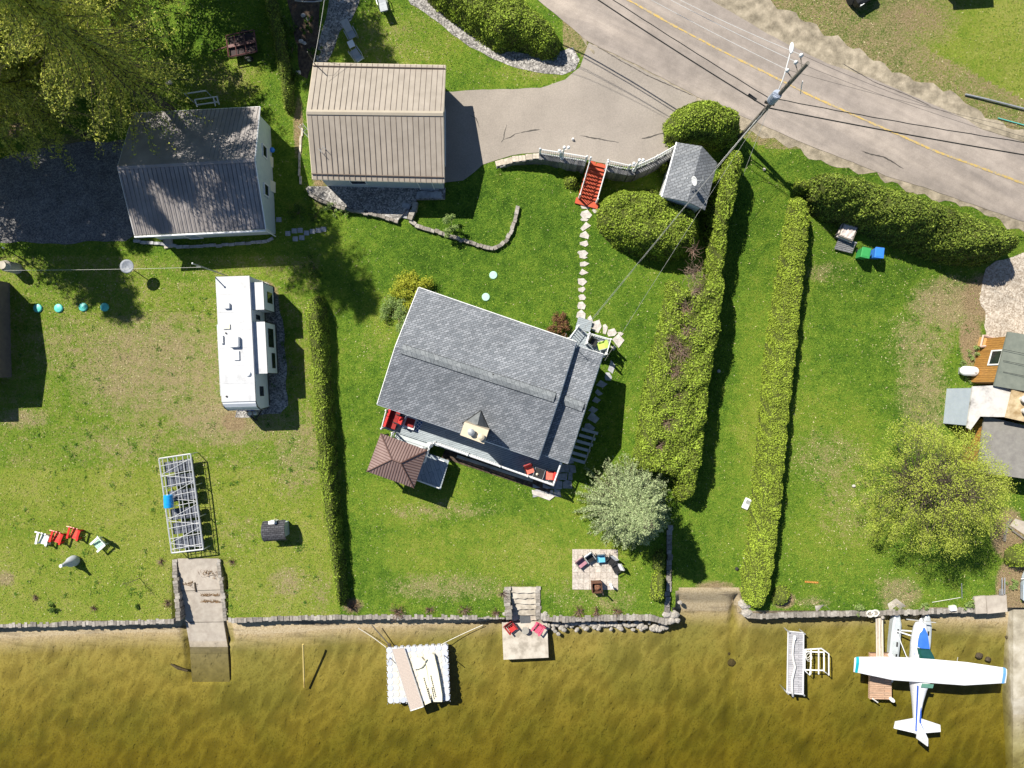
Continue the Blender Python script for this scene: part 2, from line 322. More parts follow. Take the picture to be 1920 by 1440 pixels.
L_DARKH = isl('dense_hedge_leaves', [(0.05, 0.08, 0.011), (0.143, 0.211, 0.024), (0.22, 0.294, 0.034), (0.298, 0.371, 0.057)], .75, nz=.9, trans=.2)
L_PINE = isl('olive_leaves', [(0.189, 0.245, 0.051), (0.378, 0.425, 0.065), (0.585, 0.604, 0.094), (0.64, 0.64, 0.142)], .7, trans=.4)
L_GRN = isl('green_leaves', [(.03,.07,.008),(.07,.14,.014),(.14,.22,.03)], .7, trans=.3)
L_SPR = isl('spring_leaves', [(.36,.44,.05),(.45,.52,.07),(.55,.60,.12)], .7, trans=.4)
L_BSP = isl('blue_spruce_needles', [(.13,.18,.075),(.25,.32,.14),(.37,.44,.21),(.46,.53,.29)], .8, trans=.15)
L_YEL = isl('yellow_flowers', [(.34,.37,.03),(.46,.46,.04),(.22,.28,.03)], .7, trans=.3)
L_BRN = isl('brown_leaves', [(.11,.045,.03),(.22,.10,.05),(.15,.13,.03)], .8, trans=.2)
L_LGT = isl('pale_green_leaves', [(.12,.20,.04),(.24,.34,.09),(.34,.42,.16)], .7, trans=.3)
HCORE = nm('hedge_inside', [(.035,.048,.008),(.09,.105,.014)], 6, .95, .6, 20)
# ---------------- mesh builder ----------------
class MB:
    def __init__(s): s.v = []; s.f = []
    def add(s, vs, fs):
        o = len(s.v); s.v += [tuple(p) for p in vs]; s.f += [tuple(i+o for i in f) for f in fs]; return s
    def box(s, c, d, rz=0, tilt=None):
        hx, hy, hz = d[0]/2, d[1]/2, d[2]/2
        M = Matrix.Rotation(rz, 3, 'Z')
        if tilt: M = M @ Matrix.Rotation(tilt[1], 3, tilt[0])
        c = Vector(c)
        vs = [c + M @ Vector((sx*hx, sy*hy, sz*hz)) for sz in (-1, 1) for sx, sy in ((-1,-1),(1,-1),(1,1),(-1,1))]
        return s.add(vs, [(3,2,1,0),(4,5,6,7),(0,1,5,4),(1,2,6,5),(2,3,7,6),(3,0,4,7)])
    def slab(s, top, th, dirv=(0,0,-1)):
        n = len(top); d = Vector(dirv)*th; top = [Vector(p) for p in top]
        a = sum(((top[i].x*top[(i+1)%n].y-top[(i+1)%n].x*top[i].y) for i in range(n)))
        if a < 0: top = top[::-1]
        vs = top + [p+d for p in top]
        return s.add(vs, [tuple(range(n)), tuple(range(2*n-1, n-1, -1))]+[(i+n, (i+1)%n+n, (i+1)%n, i) for i in range(n)])
    def prism(s, pts, z0, z1): return s.slab([(p[0], p[1], z1) for p in pts], z1-z0)
    def tube(s, pts, r, n=6, r1=None, caps=True):
        pts = [Vector(p) for p in pts]; k = len(pts); vs = []; fs = []
        up = Vector((0, 0, 1)); prev = None
        for i, p in enumerate(pts):
            t = (pts[min(i+1, k-1)]-pts[max(i-1, 0)]).normalized()
            a = t.cross(up if abs(t.z) < .95 else Vector((1, 0, 0))).normalized()
            if prev is not None and a.dot(prev) < 0: a = -a
            prev = a; b = t.cross(a)
            rr = r if r1 is None else r+(r1-r)*i/(k-1)
            if isinstance(r, (list, tuple)): rr = r[i]
            vs += [p+(a*math.cos(2*math.pi*j/n)+b*math.sin(2*math.pi*j/n))*rr for j in range(n)]
        for i in range(k-1): fs += [(i*n+j, i*n+(j+1)%n, (i+1)*n+(j+1)%n, (i+1)*n+j) for j in range(n)]
        if caps: fs += [tuple(range(n-1, -1, -1)), tuple(range((k-1)*n, k*n))]
        return s.add(vs, fs)
    def lathe(s, c, prof, n=20, axis='Z', M=None):
        c = Vector(c); vs = []; fs = []
        for r, z in prof:
            for j in range(n):
                a = 2*math.pi*j/n; p = Vector((r*math.cos(a), r*math.sin(a), z))
                if M: p = M @ p
                vs.append(c+p)
        k = len(prof)
        for i in range(k-1): fs += [(i*n+j, i*n+(j+1)%n, (i+1)*n+(j+1)%n, (i+1)*n+j) for j in range(n)]
        fs += [tuple(range(n-1, -1, -1)), tuple(range((k-1)*n, k*n))]
        return s.add(vs, fs)
    def ell(s, c, r, n=12, m=7, M=None, jit=0):
        prof = []; c = Vector(c); vs = []; fs = []
        for i in range(m+1):
            t = math.pi*(i/m)-math.pi/2
            for j in range(n):
                a = 2*math.pi*j/n; k = 1+random.uniform(-jit, jit)
                p = Vector((r[0]*math.cos(t)*math.cos(a)*k, r[1]*math.cos(t)*math.sin(a)*k, r[2]*math.sin(t)*k))
                vs.append(c+(M @ p if M else p))
        for i in range(m): fs += [(i*n+j, i*n+(j+1)%n, (i+1)*n+(j+1)%n, (i+1)*n+j) for j in range(n)]
        return s.add(vs, fs)
    def loft(s, rings, caps=True):
        n = len(rings[0]); vs = [p for r in rings for p in r]; fs = []
        for i in range(len(rings)-1): fs += [(i*n+j, i*n+(j+1)%n, (i+1)*n+(j+1)%n, (i+1)*n+j) for j in range(n)]
        if caps: fs += [tuple(range(n-1, -1, -1)), tuple(range((len(rings)-1)*n, len(rings)*n))]
        return s.add(vs, fs)
    def build(s, name, mat, parent=None, world=True, smooth=False, origin=None):
        me = bpy.data.meshes.new(name); o = bpy.data.objects.new(name, me); COL.objects.link(o)
        vs = s.v
        if parent is not None:
            o.parent = parent
            if world:
                q = parent; L = Vector((0, 0, 0))
                while q is not None: L += q.location; q = q.parent
                vs = [(p[0]-L.x, p[1]-L.y, p[2]-L.z) for p in vs]
        else:
            if origin is None:
                a = np.array(vs); origin = (float(a[:,0].mean()), float(a[:,1].mean()), float(a[:,2].min()))
            o.location = origin; vs = [(p[0]-origin[0], p[1]-origin[1], p[2]-origin[2]) for p in vs]
        me.from_pydata(vs, [], s.f); me.validate()
        if smooth: me.polygons.foreach_set('use_smooth', [True]*len(me.polygons))
        me.materials.append(mat); me.update(); return o
def tag(o, label=None, cat=None, group=None, kind=None):
    if label: o['label'] = label
    if cat: o['category'] = cat
    if group: o['group'] = group
    if kind: o['kind'] = kind
    return o
def thing(name, label, cat, loc, rz=0, group=None):
    o = bpy.data.objects.new(name, None); COL.objects.link(o); o.location = loc; o.rotation_euler = (0, 0, rz); o.empty_display_size = .3
    return tag(o, label, cat, group)
def npmesh(name, V, Q, mat, parent=None, loc=(0,0,0)):
    """V (n,3) local, Q (m,4)"""
    me = bpy.data.meshes.new(name); n = len(V); m = len(Q)
    me.vertices.add(n); me.vertices.foreach_set('co', np.asarray(V, np.float32).ravel())
    me.loops.add(m*4); me.loops.foreach_set('vertex_index', np.asarray(Q, np.int32).ravel())
    me.polygons.add(m); me.polygons.foreach_set('loop_start', np.arange(0, m*4, 4, dtype=np.int32)); me.polygons.foreach_set('loop_total', np.full(m, 4, np.int32))
    me.update(calc_edges=True); me.materials.append(mat)
    o = bpy.data.objects.new(name, me); COL.objects.link(o); o.location = loc
    if parent is not None: o.parent = parent; o.location = (0, 0, 0)
    return o
def copy_thing(root, loc, rz, label=None, kids=None):
    r = root.copy(); COL.objects.link(r); r.location = loc; r.rotation_euler = (0, 0, rz)
    if label: r['label'] = label
    def rec(a, b):
        for ch in [q for q in bpy.data.objects if q.parent == a]:
            c = ch.copy(); COL.objects.link(c); c.parent = b; rec(ch, c)
    rec(root, r); return r
def leafquads(C, N, size, spread=.8, aspect=.55):
    n = len(C)
    d = N + RNG.normal(0, spread, (n, 3)); d /= np.linalg.norm(d, axis=1)[:, None]+1e-9
    t = RNG.normal(0, 1, (n, 3)); a = np.cross(d, t); a /= np.linalg.norm(a, axis=1)[:, None]+1e-9; b = np.cross(d, a)
    s = (size*RNG.uniform(.55, 1.4, n))[:, None]
    V = np.stack([C-a*s*.5, C-b*s*.5*aspect, C+a*s*.5, C+b*s*.5*aspect], 1).reshape(-1, 3)
    return V, np.arange(n*4).reshape(-1, 4)
def pip(X, Y, poly):
    ins = np.zeros(X.shape, bool); n = len(poly)
    for i in range(n):
        x0, y0 = poly[i]; x1, y1 = poly[(i+1)%n]
        c = (y0 > Y) != (y1 > Y)
        with np.errstate(divide='ignore', invalid='ignore'):
            ins ^= c & (X < (x1-x0)*(Y-y0)/(y1-y0+1e-12)+x0)
    return ins
def pdist(X, Y, poly):
    D = np.full(X.shape, 1e9); n = len(poly)
    for i in range(n):
        x0, y0 = poly[i]; x1, y1 = poly[(i+1)%n]; dx, dy = x1-x0, y1-y0
        t = np.clip(((X-x0)*dx+(Y-y0)*dy)/(dx*dx+dy*dy+1e-12), 0, 1)
        D = np.minimum(D, np.hypot(X-x0-t*dx, Y-y0-t*dy))
    return D
def smoothpoly(p, it=2):
    for _ in range(it):
        q = []
        for i in range(len(p)):
            a = p[i]; b = p[(i+1)%len(p)]
            q += [(a[0]*.75+b[0]*.25, a[1]*.75+b[1]*.25), (a[0]*.25+b[0]*.75, a[1]*.25+b[1]*.75)]
        p = q
    return p
# ---------------- terrain ----------------
def tint(u, v):
    """R straw, G yellow-green, B bare earth: real differences of the turf"""
    r = np.full(u.shape, .12); g = np.full(u.shape, .25); b = np.zeros(u.shape)
    def blob(a, cx, cy, rx, ry, s):
        k = np.clip(1-((u-cx)/rx)**2-((v-cy)/ry)**2, 0, 1); a[:] = np.maximum(a, s*np.sqrt(k)) if s > 0 else a*(1+s*np.sqrt(k))
    lf = (u < 600) & (v > 480); r[lf] = .40; g[lf] = .55
    low = (u < 640) & (v > 880); r[low] = .22; g[low] = .78
    for q in [(290,690,210,130,.88),(420,780,140,70,.95),(560,850,70,120,.7),(130,650,110,90,.62),(240,830,170,60,.6),(540,1090,45,35,.75),(600,1110,30,50,.6),
              (840,1100,150,32,.7),(40,785,70,25,.85),(830,958,140,22,.6),(1780,570,90,60,.95),(1700,640,110,60,.72),(1730,740,60,130,.78),(1550,860,90,70,.62),
              (1560,512,60,26,.75),(1690,1115,45,40,.85),(1525,1130,45,12,.7),(1660,1110,30,50,.6),(10,1085,18,18,1.1),(550,600,30,60,.5),(450,1000,60,60,.5),
              (740,70,130,70,.45),(1000,145,80,25,.5),(420,150,80,50,.55),(1270,840,30,120,.4),(1590,930,80,120,.5),(1100,1110,120,40,.45),(700,640,40,50,.35),(1150,1130,60,30,.5)]: blob(r, *q)
    for q in [(420,150,100,60,.75),(330,1000,320,180,.9),(740,80,160,90,.65),(1000,145,90,30,.7),(1420,800,50,320,.52),(1380,1000,60,60,.3),(1850,90,200,160,1.0),(960,1040,300,90,.72),(780,940,160,60,.62),(1090,960,110,60,.6),(1600,1000,150,160,.55),(1420,270,70,50,.7),(720,600,60,80,.5),(1560,860,120,200,.5)]: blob(g, *q)
    for q in [(900,440,240,170,-.75),(1350,600,40,300,-.2),(1110,700,160,170,-.5),(1600,620,90,150,-.4)]: blob(g, *q)
    for q in [(900,440,260,180,-.8),(1400,500,80,400,-.5),(1600,620,90,150,-.7)]: blob(r, *q)
    for q in [(20,215,60,55,.9),(1680,60,130,90,.62),(1740,160,90,50,.5),(1560,30,70,50,.6),(1840,560,50,60,.8),(1920,560,80,90,1),(1820,640,28,60,.85),(1900,1100,40,60,1),(1890,1000,40,60,.9),
              (610,860,22,320,.45),(500,560,30,40,.9),(440,790,30,25,.9),(1470,1125,30,22,.8),(1340,1100,55,16,.7),(120,270,80,30,.6),(660,1135,30,20,.7),(1420,245,40,14,.8),(600,330,20,90,.7),(560,240,14,80,.75)]: blob(b, *q)
    cov = (u > 1268) & (u < 1388) & (v > 1106); b[cov] = 1
    road = (v < 300) & (np.abs((v-83)-(u-1320)*.51) < 165) & (u > 1050); b[road] = np.maximum(b[road], .55); r[road] = np.maximum(r[road], .55)
    return np.stack([r, g, b, np.ones_like(r)], -1)
def make_terrain():
    xs = np.concatenate([[-600,-300,-150,-90,-65,-52,-46], np.arange(-43, 43.01, .25), [46,52,65,90,150,300,600]])
    ys = np.concatenate([[-600,-300,-150,-90,-65,-50,-42,-38], np.arange(-35, 35.01, .25), [38,42,50,65,90,150,300,600]])
    X, Y = np.meshgrid(xs, ys); Z = Gz(X, Y); U = 960+25*X; V = 720-25*Y
    vs = np.interp(U, SHU, SHV); lake = V > vs+1
    cv = (U > 1268) & (U < 1388); lake |= cv & (V > 1106)
    inr = (U > 328) & (U < 424) & (V > 1046); lake &= ~(inr & (V < 1172))
    nx, ny = len(xs), len(ys); idx = np.arange(nx*ny).reshape(ny, nx)
    Q = np.stack([idx[:-1,:-1], idx[:-1,1:], idx[1:,1:], idx[1:,:-1]], -1).reshape(-1, 4)
    lk = lake.ravel()[Q].sum(1) >= 2
    P = np.stack([X, Y, Z], -1).reshape(-1, 3); T = tint(U, V).reshape(-1, 4)
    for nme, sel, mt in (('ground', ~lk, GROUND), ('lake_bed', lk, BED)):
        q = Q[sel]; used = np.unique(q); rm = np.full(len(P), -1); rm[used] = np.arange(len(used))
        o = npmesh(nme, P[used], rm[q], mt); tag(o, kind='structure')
        a = o.data.color_attributes.new('tint', 'FLOAT_COLOR', 'POINT'); a.data.foreach_set('color', T[used].astype(np.float32).ravel())
        o.data.polygons.foreach_set('use_smooth', [True]*len(o.data.polygons))
make_terrain()
wb = MB(); wb.box((0, -(550-17)-0.0, -5.0), (1100, 1100, 7.7)); o = wb.build('water', WATER, origin=(0, -533, -8.85)); tag(o, kind='structure')
DPOLY = []
def resamp(pts, step, jit, closed=True):
    out = []; n = len(pts)
    for i in range(n if closed else n-1):
        a = Vector((*pts[i][:2], 0)); b = Vector((*pts[(i+1)%n][:2], 0)); L = (b-a).length; k = max(1, int(L/step)); 
        if L > 60: k = max(1, int(L/4))
        nrm = Vector((-(b-a).y, (b-a).x, 0))/max(L, 1e-6)
        for j in range(k):
            p = a.lerp(b, j/k); p += nrm*jit*(.55*math.sin(p.x*1.1+p.y*.7)+.45*math.sin(p.x*2.7-p.y*2.1)+random.uniform(-.3, .3)); out.append((p.x, p.y))
    if not closed: out.append(tuple(pts[-1][:2]))
    return out
def drape_xy(name, poly, mat, off, parent=None, step=1.0, kind='structure'):
    from mathutils.geometry import delaunay_2d_cdt
    if parent is None: DPOLY.append(poly)
    xs = [p[0] for p in poly]; ys = [p[1] for p in poly]; n = len(poly)
    gx = np.arange(max(min(xs), -48), min(max(xs), 48), step); gy = np.arange(max(min(ys), -36), min(max(ys), 38), step)
    X, Y = np.meshgrid(gx, gy); ok = pip(X, Y, poly) & (pdist(X, Y, poly) > step*.25)
    co = [Vector(p) for p in poly]+[Vector((a, c_)) for a, c_ in zip(X[ok], Y[ok])]
    r = delaunay_2d_cdt(co, [], [list(range(n))], 1, 1e-5); V2, F2 = r[0], r[2]
    F2 = [f if (V2[f[1]]-V2[f[0]]).cross(V2[f[2]]-V2[f[0]]) > 0 else f[::-1] for f in F2]
    z = Gz([v.x for v in V2], [v.y for v in V2])+off
    me = bpy.data.meshes.new(name); o = bpy.data.objects.new(name, me); COL.objects.link(o)
    c = Vector((sum(xs)/n, sum(ys)/n, 0))
    if parent is not None: o.parent = parent; L = parent.location
    else: L = c; o.location = c
    me.from_pydata([(v.x-L.x, v.y-L.y, float(q)-L.z) for v, q in zip(V2, z)], [], F2); me.materials.append(mat)
    for p in me.polygons: p.use_smooth = True
    me.update()
    if kind and parent is None: o['kind'] = kind
    return o
def drape(name, px, mat, off, jit=.06, rs=.5, parent=None, step=1.0, kind='structure'):
    pts = [S(*p) for p in px]; return drape_xy(name, resamp(pts, rs, jit), mat, off, parent, step, kind)
def strip_poly(pxs, wpx):
    """centre line -> outline"""
    L = []; Rr = []
    for i, p in enumerate(pxs):
        a = pxs[max(0, i-1)]; b = pxs[min(len(pxs)-1, i+1)]; d = math.hypot(b[0]-a[0], b[1]-a[1]); nx, ny = -(b[1]-a[1])/d, (b[0]-a[0])/d
        wv = wpx[i] if isinstance(wpx, list) else wpx
        L.append((p[0]+nx*wv/2, p[1]+ny*wv/2)); Rr.append((p[0]-nx*wv/2, p[1]-ny*wv/2))
    return L+Rr[::-1]
def drape_strip(name, pxs, wd, mat, off, jit=.0, step=.3, parent=None):
    P = [S(*p) for p in pxs]; c = []
    for i in range(len(P)-1):
        L = (P[i+1]-P[i]).length; n = max(1, int(L/step)) if L < 200 else 60
        c += [P[i].lerp(P[i+1], j/n) for j in range(n)]
    c.append(P[-1]); k = len(c); mb = MB(); vs = []
    for i, p in enumerate(c):
        d = (c[min(k-1, i+2)]-c[max(0, i-2)]).normalized(); nr = Vector((-d.y, d.x, 0)); w_ = wd/50*(1+random.uniform(-jit, jit)); tp = min(1, .25+i/3, .25+(k-1-i)/3); o_ = nr*random.uniform(-jit, jit)*.03
        for s_ in (1, -1): q = p+o_+nr*w_*s_*tp; vs.append((q.x, q.y, G(q.x, q.y)+off))
    mb.add(vs, [(2*i, 2*i+1, 2*i+3, 2*i+2) for i in range(k-1)]); o = mb.build(name, mat, parent, origin=None if parent else (vs[0]))
    me = o.data
    if me.polygons[len(me.polygons)//2].normal.z < 0: me.flip_normals()
    if parent is None: o['kind'] = 'structure'
    return o
RS = [(300,-420),(900,-90),(1103,78),(1307,181),(1400,222),(1440,240),(1505,268),(1587,300),(1660,330),(1733,351),(1800,376),(1920,416),(2700,700)]
RN = [(2700,540),(1920,267),(1840,243),(1807,222),(1723,185),(1647,152),(1550,119),(1440,64),(1327,-2),(1050,-165),(500,-480)]
VG = drape('sandy_verge', [(300,-400),(1050,10),(1093,60),(1104,90),(1200,140),(1300,196),(1390,240),(1440,262),(1520,290),(1590,318),(1640,333),(1733,365),(1920,430),(2700,730),(2700,500),(1920,246),(1850,216),(1790,180),(1715,150),(1650,112),(1600,90),(1545,66),(1480,22),(1400,-30),(600,-520)], SHOULD, .012, .34, .4, step=1.0)
ROADO = drape('road', RS+RN, ROADM, .034, .03, step=1.0)
YL = [(500,-395),(1177,0),(1260,47),(1345,92),(1440,139),(1520,180),(1627,228),(1753,284),(1920,345),(2700,620)]
drape_strip('road_marking', YL, 3.4, YEL, .050, .3)
DRV = drape('driveway', [(820,172),(905,168),(1013,164),(1060,150),(1088,126),(1097,98),(1104,80),(1200,129),(1307,183),(1290,225),(1262,240),(1258,268),(1262,277),(1227,298),(1190,313),(1138,308),(1100,300),(1050,291),(1011,285),(960,291),(930,301),(905,309),(890,322),(868,338),(820,345)], ASPH, .026, .04)
for pts, w_ in [([(925,290),(934,273),(944,262),(946,248),(950,234)],1.6),([(944,262),(957,258),(966,251),(977,249)],1.4),([(977,249),(995,245),(1012,243)],2.0),([(1088,254),(1105,258),(1120,260),(1140,264),(1160,267)],1.5),
                ([(1203,260),(1220,257),(1233,252),(1243,250),(1247,258)],2.0),([(880,215),(893,222),(899,240)],1.2),([(1120,88),(1165,115),(1210,140),(1250,158),(1300,180)],1.3)]:
    drape_strip('crack', pts, w_, CRACK, .040, .5, .15)
for pts, w_ in [([(1615,283),(1630,289),(1655,294),(1672,303),(1693,317)],1.6),([(1580,120),(1640,155),(1700,178),(1745,200)],1.0)]:
    drape_strip('crack', pts, w_, CRACK, .048, .5, .15)
drape('gravel_driveway', [(-200,320),(0,300),(60,278),(112,272),(165,266),(232,262),(250,440),(235,452),(120,456),(0,455),(-200,450)], GRAVD, .02, .12)
drape('gravel_yard', [(1850,505),(1868,492),(1900,478),(1960,460),(2300,560),(2300,720),(1900,700),(1890,640),(1850,640),(1842,610),(1846,585),(1832,560)], GRAVT, .02, .15)
drape('gravel_bed', [(740,-40),(790,-40),(840,15),(893,62),(935,98),(962,95),(1000,104),(1045,100),(1075,88),(1086,112),(1078,130),(1055,140),(1020,138),(985,133),(950,122),(915,105),(870,80),(820,40),(770,8)], GRAV, .02, .07)
drape('gravel_path', [(622,-60),(678,-60),(672,5),(660,40),(640,60),(628,90),(612,118),(592,118),(600,80),(608,40),(616,0)], GRAV, .02, .1)
drape('gravel_pad', [(470,520),(505,530),(522,555),(530,600),(536,700),(540,760),(525,775),(440,782),(445,765),(470,752)], GRAV, .02, .12)
drape('planting_bed', [(535,-30),(602,-30),(598,60),(590,118),(575,150),(562,140),(552,60)], MULCH, .02, .1)
# ---------------- leafy things ----------------
def lumpf(seed, amp, freqs=(1.2, 2.6, 5.1)):
    r = np.random.default_rng(seed); W = [(r.uniform(0, 6.28), f*r.uniform(.8, 1.2), r.uniform(0, 6.28), amp/(i+1)) for i, f in enumerate(freqs) for _ in range(2)]
    return lambda x, y: sum(a*np.sin(f*(x*math.cos(t)+y*math.sin(t))+p) for t, f, p, a in W)
def ORI(px): return 1 if sum(px[i-1][0]*px[i][1]-px[i][0]*px[i-1][1] for i in range(len(px))) > 0 else -1
def hedge(name, label, cat, px, h, leafm, zref=.6, lump=.06, rnd=.35, dens=150, size=.15, group=None, gaps=(), seed=1, side=1.0, base=None, sm=2, asp=.55, grow=0):
    g0 = base if base is not None else None
    pts = []
    for p in px:
        i = len(pts); pa, pb = px[i-1], px[(i+1)%len(px)]; nx, ny = pb[1]-pa[1], -(pb[0]-pa[0])
        nx, ny = nx*ORI(px), ny*ORI(px); rx, ry = p[0]-960, p[1]-720; cs = (nx*rx+ny*ry)/(math.hypot(nx, ny)*math.hypot(rx, ry)+1e-6)
        k_ = zref+(.38 if rnd < .8 else .2)*max(-1, min(1, cs*1.6))
        s_ = S(*p); g = g0 if g0 is not None else G(s_.x, s_.y); q = Wp(p[0], p[1], g+h*k_); pts.append((q.x, q.y))
    pts = smoothpoly(pts, sm); xs = [p[0] for p in pts]; ys = [p[1] for p in pts]
    if grow:
        cx, cy = np.mean(xs), np.mean(ys); pts = [(p[0]+(p[0]-cx)*grow, p[1]+(p[1]-cy)*grow) for p in pts]
    st = .16 if h < 2 else .2
    X, Y = np.meshgrid(np.arange(min(xs)-st, max(xs)+2*st, st), np.arange(min(ys)-st, max(ys)+2*st, st))
    ins = pip(X, Y, pts) & (pdist(X, Y, pts) > .06); D = np.where(ins, pdist(X, Y, pts)-.06, 0)
    prof = np.sqrt(np.clip(1-(1-np.clip(D/rnd, 0, 1))**2, 0, 1))
    lf = lumpf(seed, lump); gz = Gz(X, Y) if g0 is None else np.full(X.shape, g0)
    gz_s = np.minimum(gz, gz)
    Z = gz-.05 + (h*(.0+prof))+np.where(D > st*.5, lf(X, Y), 0)*np.clip(prof, 0, 1)
    gapm = np.zeros(X.shape)
    for gx, gy, gr in gaps:
        q = Wp(gx, gy, float(np.median(gz))+h); gapm = np.maximum(gapm, np.clip(1.25-np.hypot(X-q.x, Y-q.y)/(gr/25), 0, 1))
    Z -= gapm*h*.16
    ny, nx = X.shape; idx = np.arange(nx*ny).reshape(ny, nx)
    Q = np.stack([idx[:-1,:-1], idx[:-1,1:], idx[1:,1:], idx[1:,:-1]], -1).reshape(-1, 4)
    ok = ins.ravel()[Q].sum(1) >= 1; Q = Q[ok]; P = np.stack([X, Y, Z], -1).reshape(-1, 3)
    used = np.unique(Q); rm = np.full(len(P), -1); rm[used] = np.arange(len(used))
    c = P[used].mean(0); c[2] = P[used][:,2].min(); 
    t = thing(name, label, cat, tuple(c), 0, group)
    Vh = P[used]-c; npmesh('inner_branches', Vh*[1,1,.97], rm[Q], HCORE, t)
    A, B, C_, D_ = (P[Q[:, k]] for k in range(4)); nrm = np.cross(C_-A, D_-B); ar = np.linalg.norm(nrm, axis=1)/2; nrm /= (2*ar[:, None]+1e-9)
    N = int(dens*1.7*ar.sum()); size *= .8; k = RNG.choice(len(Q), N, p=ar/ar.sum()); a, b = RNG.random((2, N, 1))
    Cc = (A[k]*(1-a)+B[k]*a)*(1-b)+(D_[k]*(1-a)+C_[k]*a)*b
    gm = gapm.ravel()[Q[:, 0]][k]; keep = RNG.random(N) > np.clip(gm*1.2, 0, .78)
    # clumpy: light tufts and dark hollows
    cl = lumpf(seed+50, 1, (4.5, 8, 13))(Cc[:,0], Cc[:,1]+Cc[:,2]*.7); keep &= (cl+RNG.normal(0, .8, N)) > -2.3
    Cc = Cc+nrm[k]*(RNG.uniform(-.04, .10, N)+.045*np.clip(cl, -1.5, 1.5))[:, None]
    V, q = leafquads((Cc-c)[keep], nrm[k][keep]*1.0, size, .75, asp)
    npmesh('foliage', V, q, leafm, t)
    if gaps:
        mb = MB()
        for gx, gy, gr in gaps:
            for _ in range(int(gr*4)):
                a_ = random.uniform(0, 6.28); r_ = random.uniform(0, gr)*.85
                s_ = S(gx, gy); zb = G(s_.x, s_.y)+h*random.uniform(.78, .95); p0 = Wp(gx+r_*math.cos(a_), gy+r_*math.sin(a_), zb)
                b_ = random.uniform(0, 6.28); L = random.uniform(.3, .8); p1 = p0+Vector((math.cos(b_)*L*.5, math.sin(b_)*L*.5, L*.25)); p2 = p1+Vector((math.cos(b_+.6)*L*.5, math.sin(b_+.6)*L*.5, L*.15))
                mb.tube([p0, p1, p2], .016, 3, .006)
        mb.build('bare_branches', TWIG, t)
    return t
def tree(name, label, cat, u, v, h, c0, c1, Rm, nl, per, leaf, leafm, clump=.55, tr=.2, shape='round', group=None, seed=3, flat=.6, barkm=None, lean=(0,0), asp=.55, limb=.045, twigs=0, gz=None):
    rr = np.random.default_rng(seed); x, y = uv2(u, v); g = G(x, y) if gz is None else gz
    t = thing(name, label, cat, (x, y, g), 0, group); mb = MB(); rnd = random.Random(seed)
    tp = []; k = 9; kx = ky = 0
    for i in range(k):
        kx += rnd.uniform(-.05, .05)*h/9; ky += rnd.uniform(-.05, .05)*h/9
        tp.append(Vector((kx+lean[0]*i/(k-1), ky+lean[1]*i/(k-1), -.1+(h*.93+.1)*i/(k-1))))
    mb.tube(tp, [tr*(1-.88*i/(k-1)) for i in range(k)], 8)
    def tat(z):
        f = min(max(z/(h*.93), 0), 1)*(k-1); i = min(int(f), k-2); return tp[i].lerp(tp[i+1], f-i)
    Cs = []; Ns = []
    for i in range(nl):
        z = c0+(c1-c0)*((i+rr.random())/nl)
        f = (z-c0)/(c1-c0)
        rad = {'round': math.sqrt(max(.02, 1-(2*f-1)**2))*.85+.12, 'cone': (1-f)**.8*.95+.05, 'spire': (1-f)**.5*.95+.05, 'dome': math.sqrt(max(0.02, 1-f*f))*.95+.05, 'pine': .35+.65*math.sin(math.pi*min(1, f*.9+.18))}[shape]*Rm
        a = i*2.39996+rr.uniform(-.5, .5); r = rad*math.sqrt(rr.uniform(.18, 1)) if shape not in ('cone', 'spire') else rad*rr.uniform(.55, 1)
        tb = tat(max(z-r*(.45 if shape not in ('cone', 'spire') else .0), h*.12)); e = tat(z)+Vector((math.cos(a)*r, math.sin(a)*r, -r*.25 if shape in ('cone', 'spire') else 0))
        m = tb.lerp(e, .5)+Vector((rr.uniform(-.15, .15), rr.uniform(-.15, .15), rr.uniform(0, .25)))
        mb.tube([tb, m, e], limb*(.6+Rm*.12), 4, limb*.25)
        for _ in range(twigs):
            b_ = rr.uniform(0, 6.28); L = clump*rr.uniform(.6, 1.5); s0 = m.lerp(e, rr.uniform(.1, 1)); mb.tube([s0, s0+Vector((math.cos(b_)*L*.5, math.sin(b_)*L*.5, L*.25)), s0+Vector((math.cos(b_)*L, math.sin(b_)*L, L*.3))], limb*.35, 3, limb*.12)
        n = int(per*(.6+.8*rr.random()))
        d = rr.normal(0, 1, (n, 3)); d /= np.linalg.norm(d, axis=1)[:, None]; q = d*(rr.random((n, 1))**.4)*clump*(.7+.6*rr.random())*[1, 1, flat]
        if shape in ('cone', 'spire'):   # needles along the bough
            s_ = rr.random((n, 1)); bough = np.array(tat(z))*(1-s_)+np.array(e)*s_; q = bough+q*.55*(1.15-.4*s_); Cs.append(q)
        else: Cs.append(np.array(e)+q)
        Ns.append(d+[0, 0, .6])
    mb.build('trunk', barkm or BARK, t, world=False)
    V, q = leafquads(np.concatenate(Cs), np.concatenate(Ns), leaf, .8, asp); npmesh('crown', V, q, leafm, t)
    return t
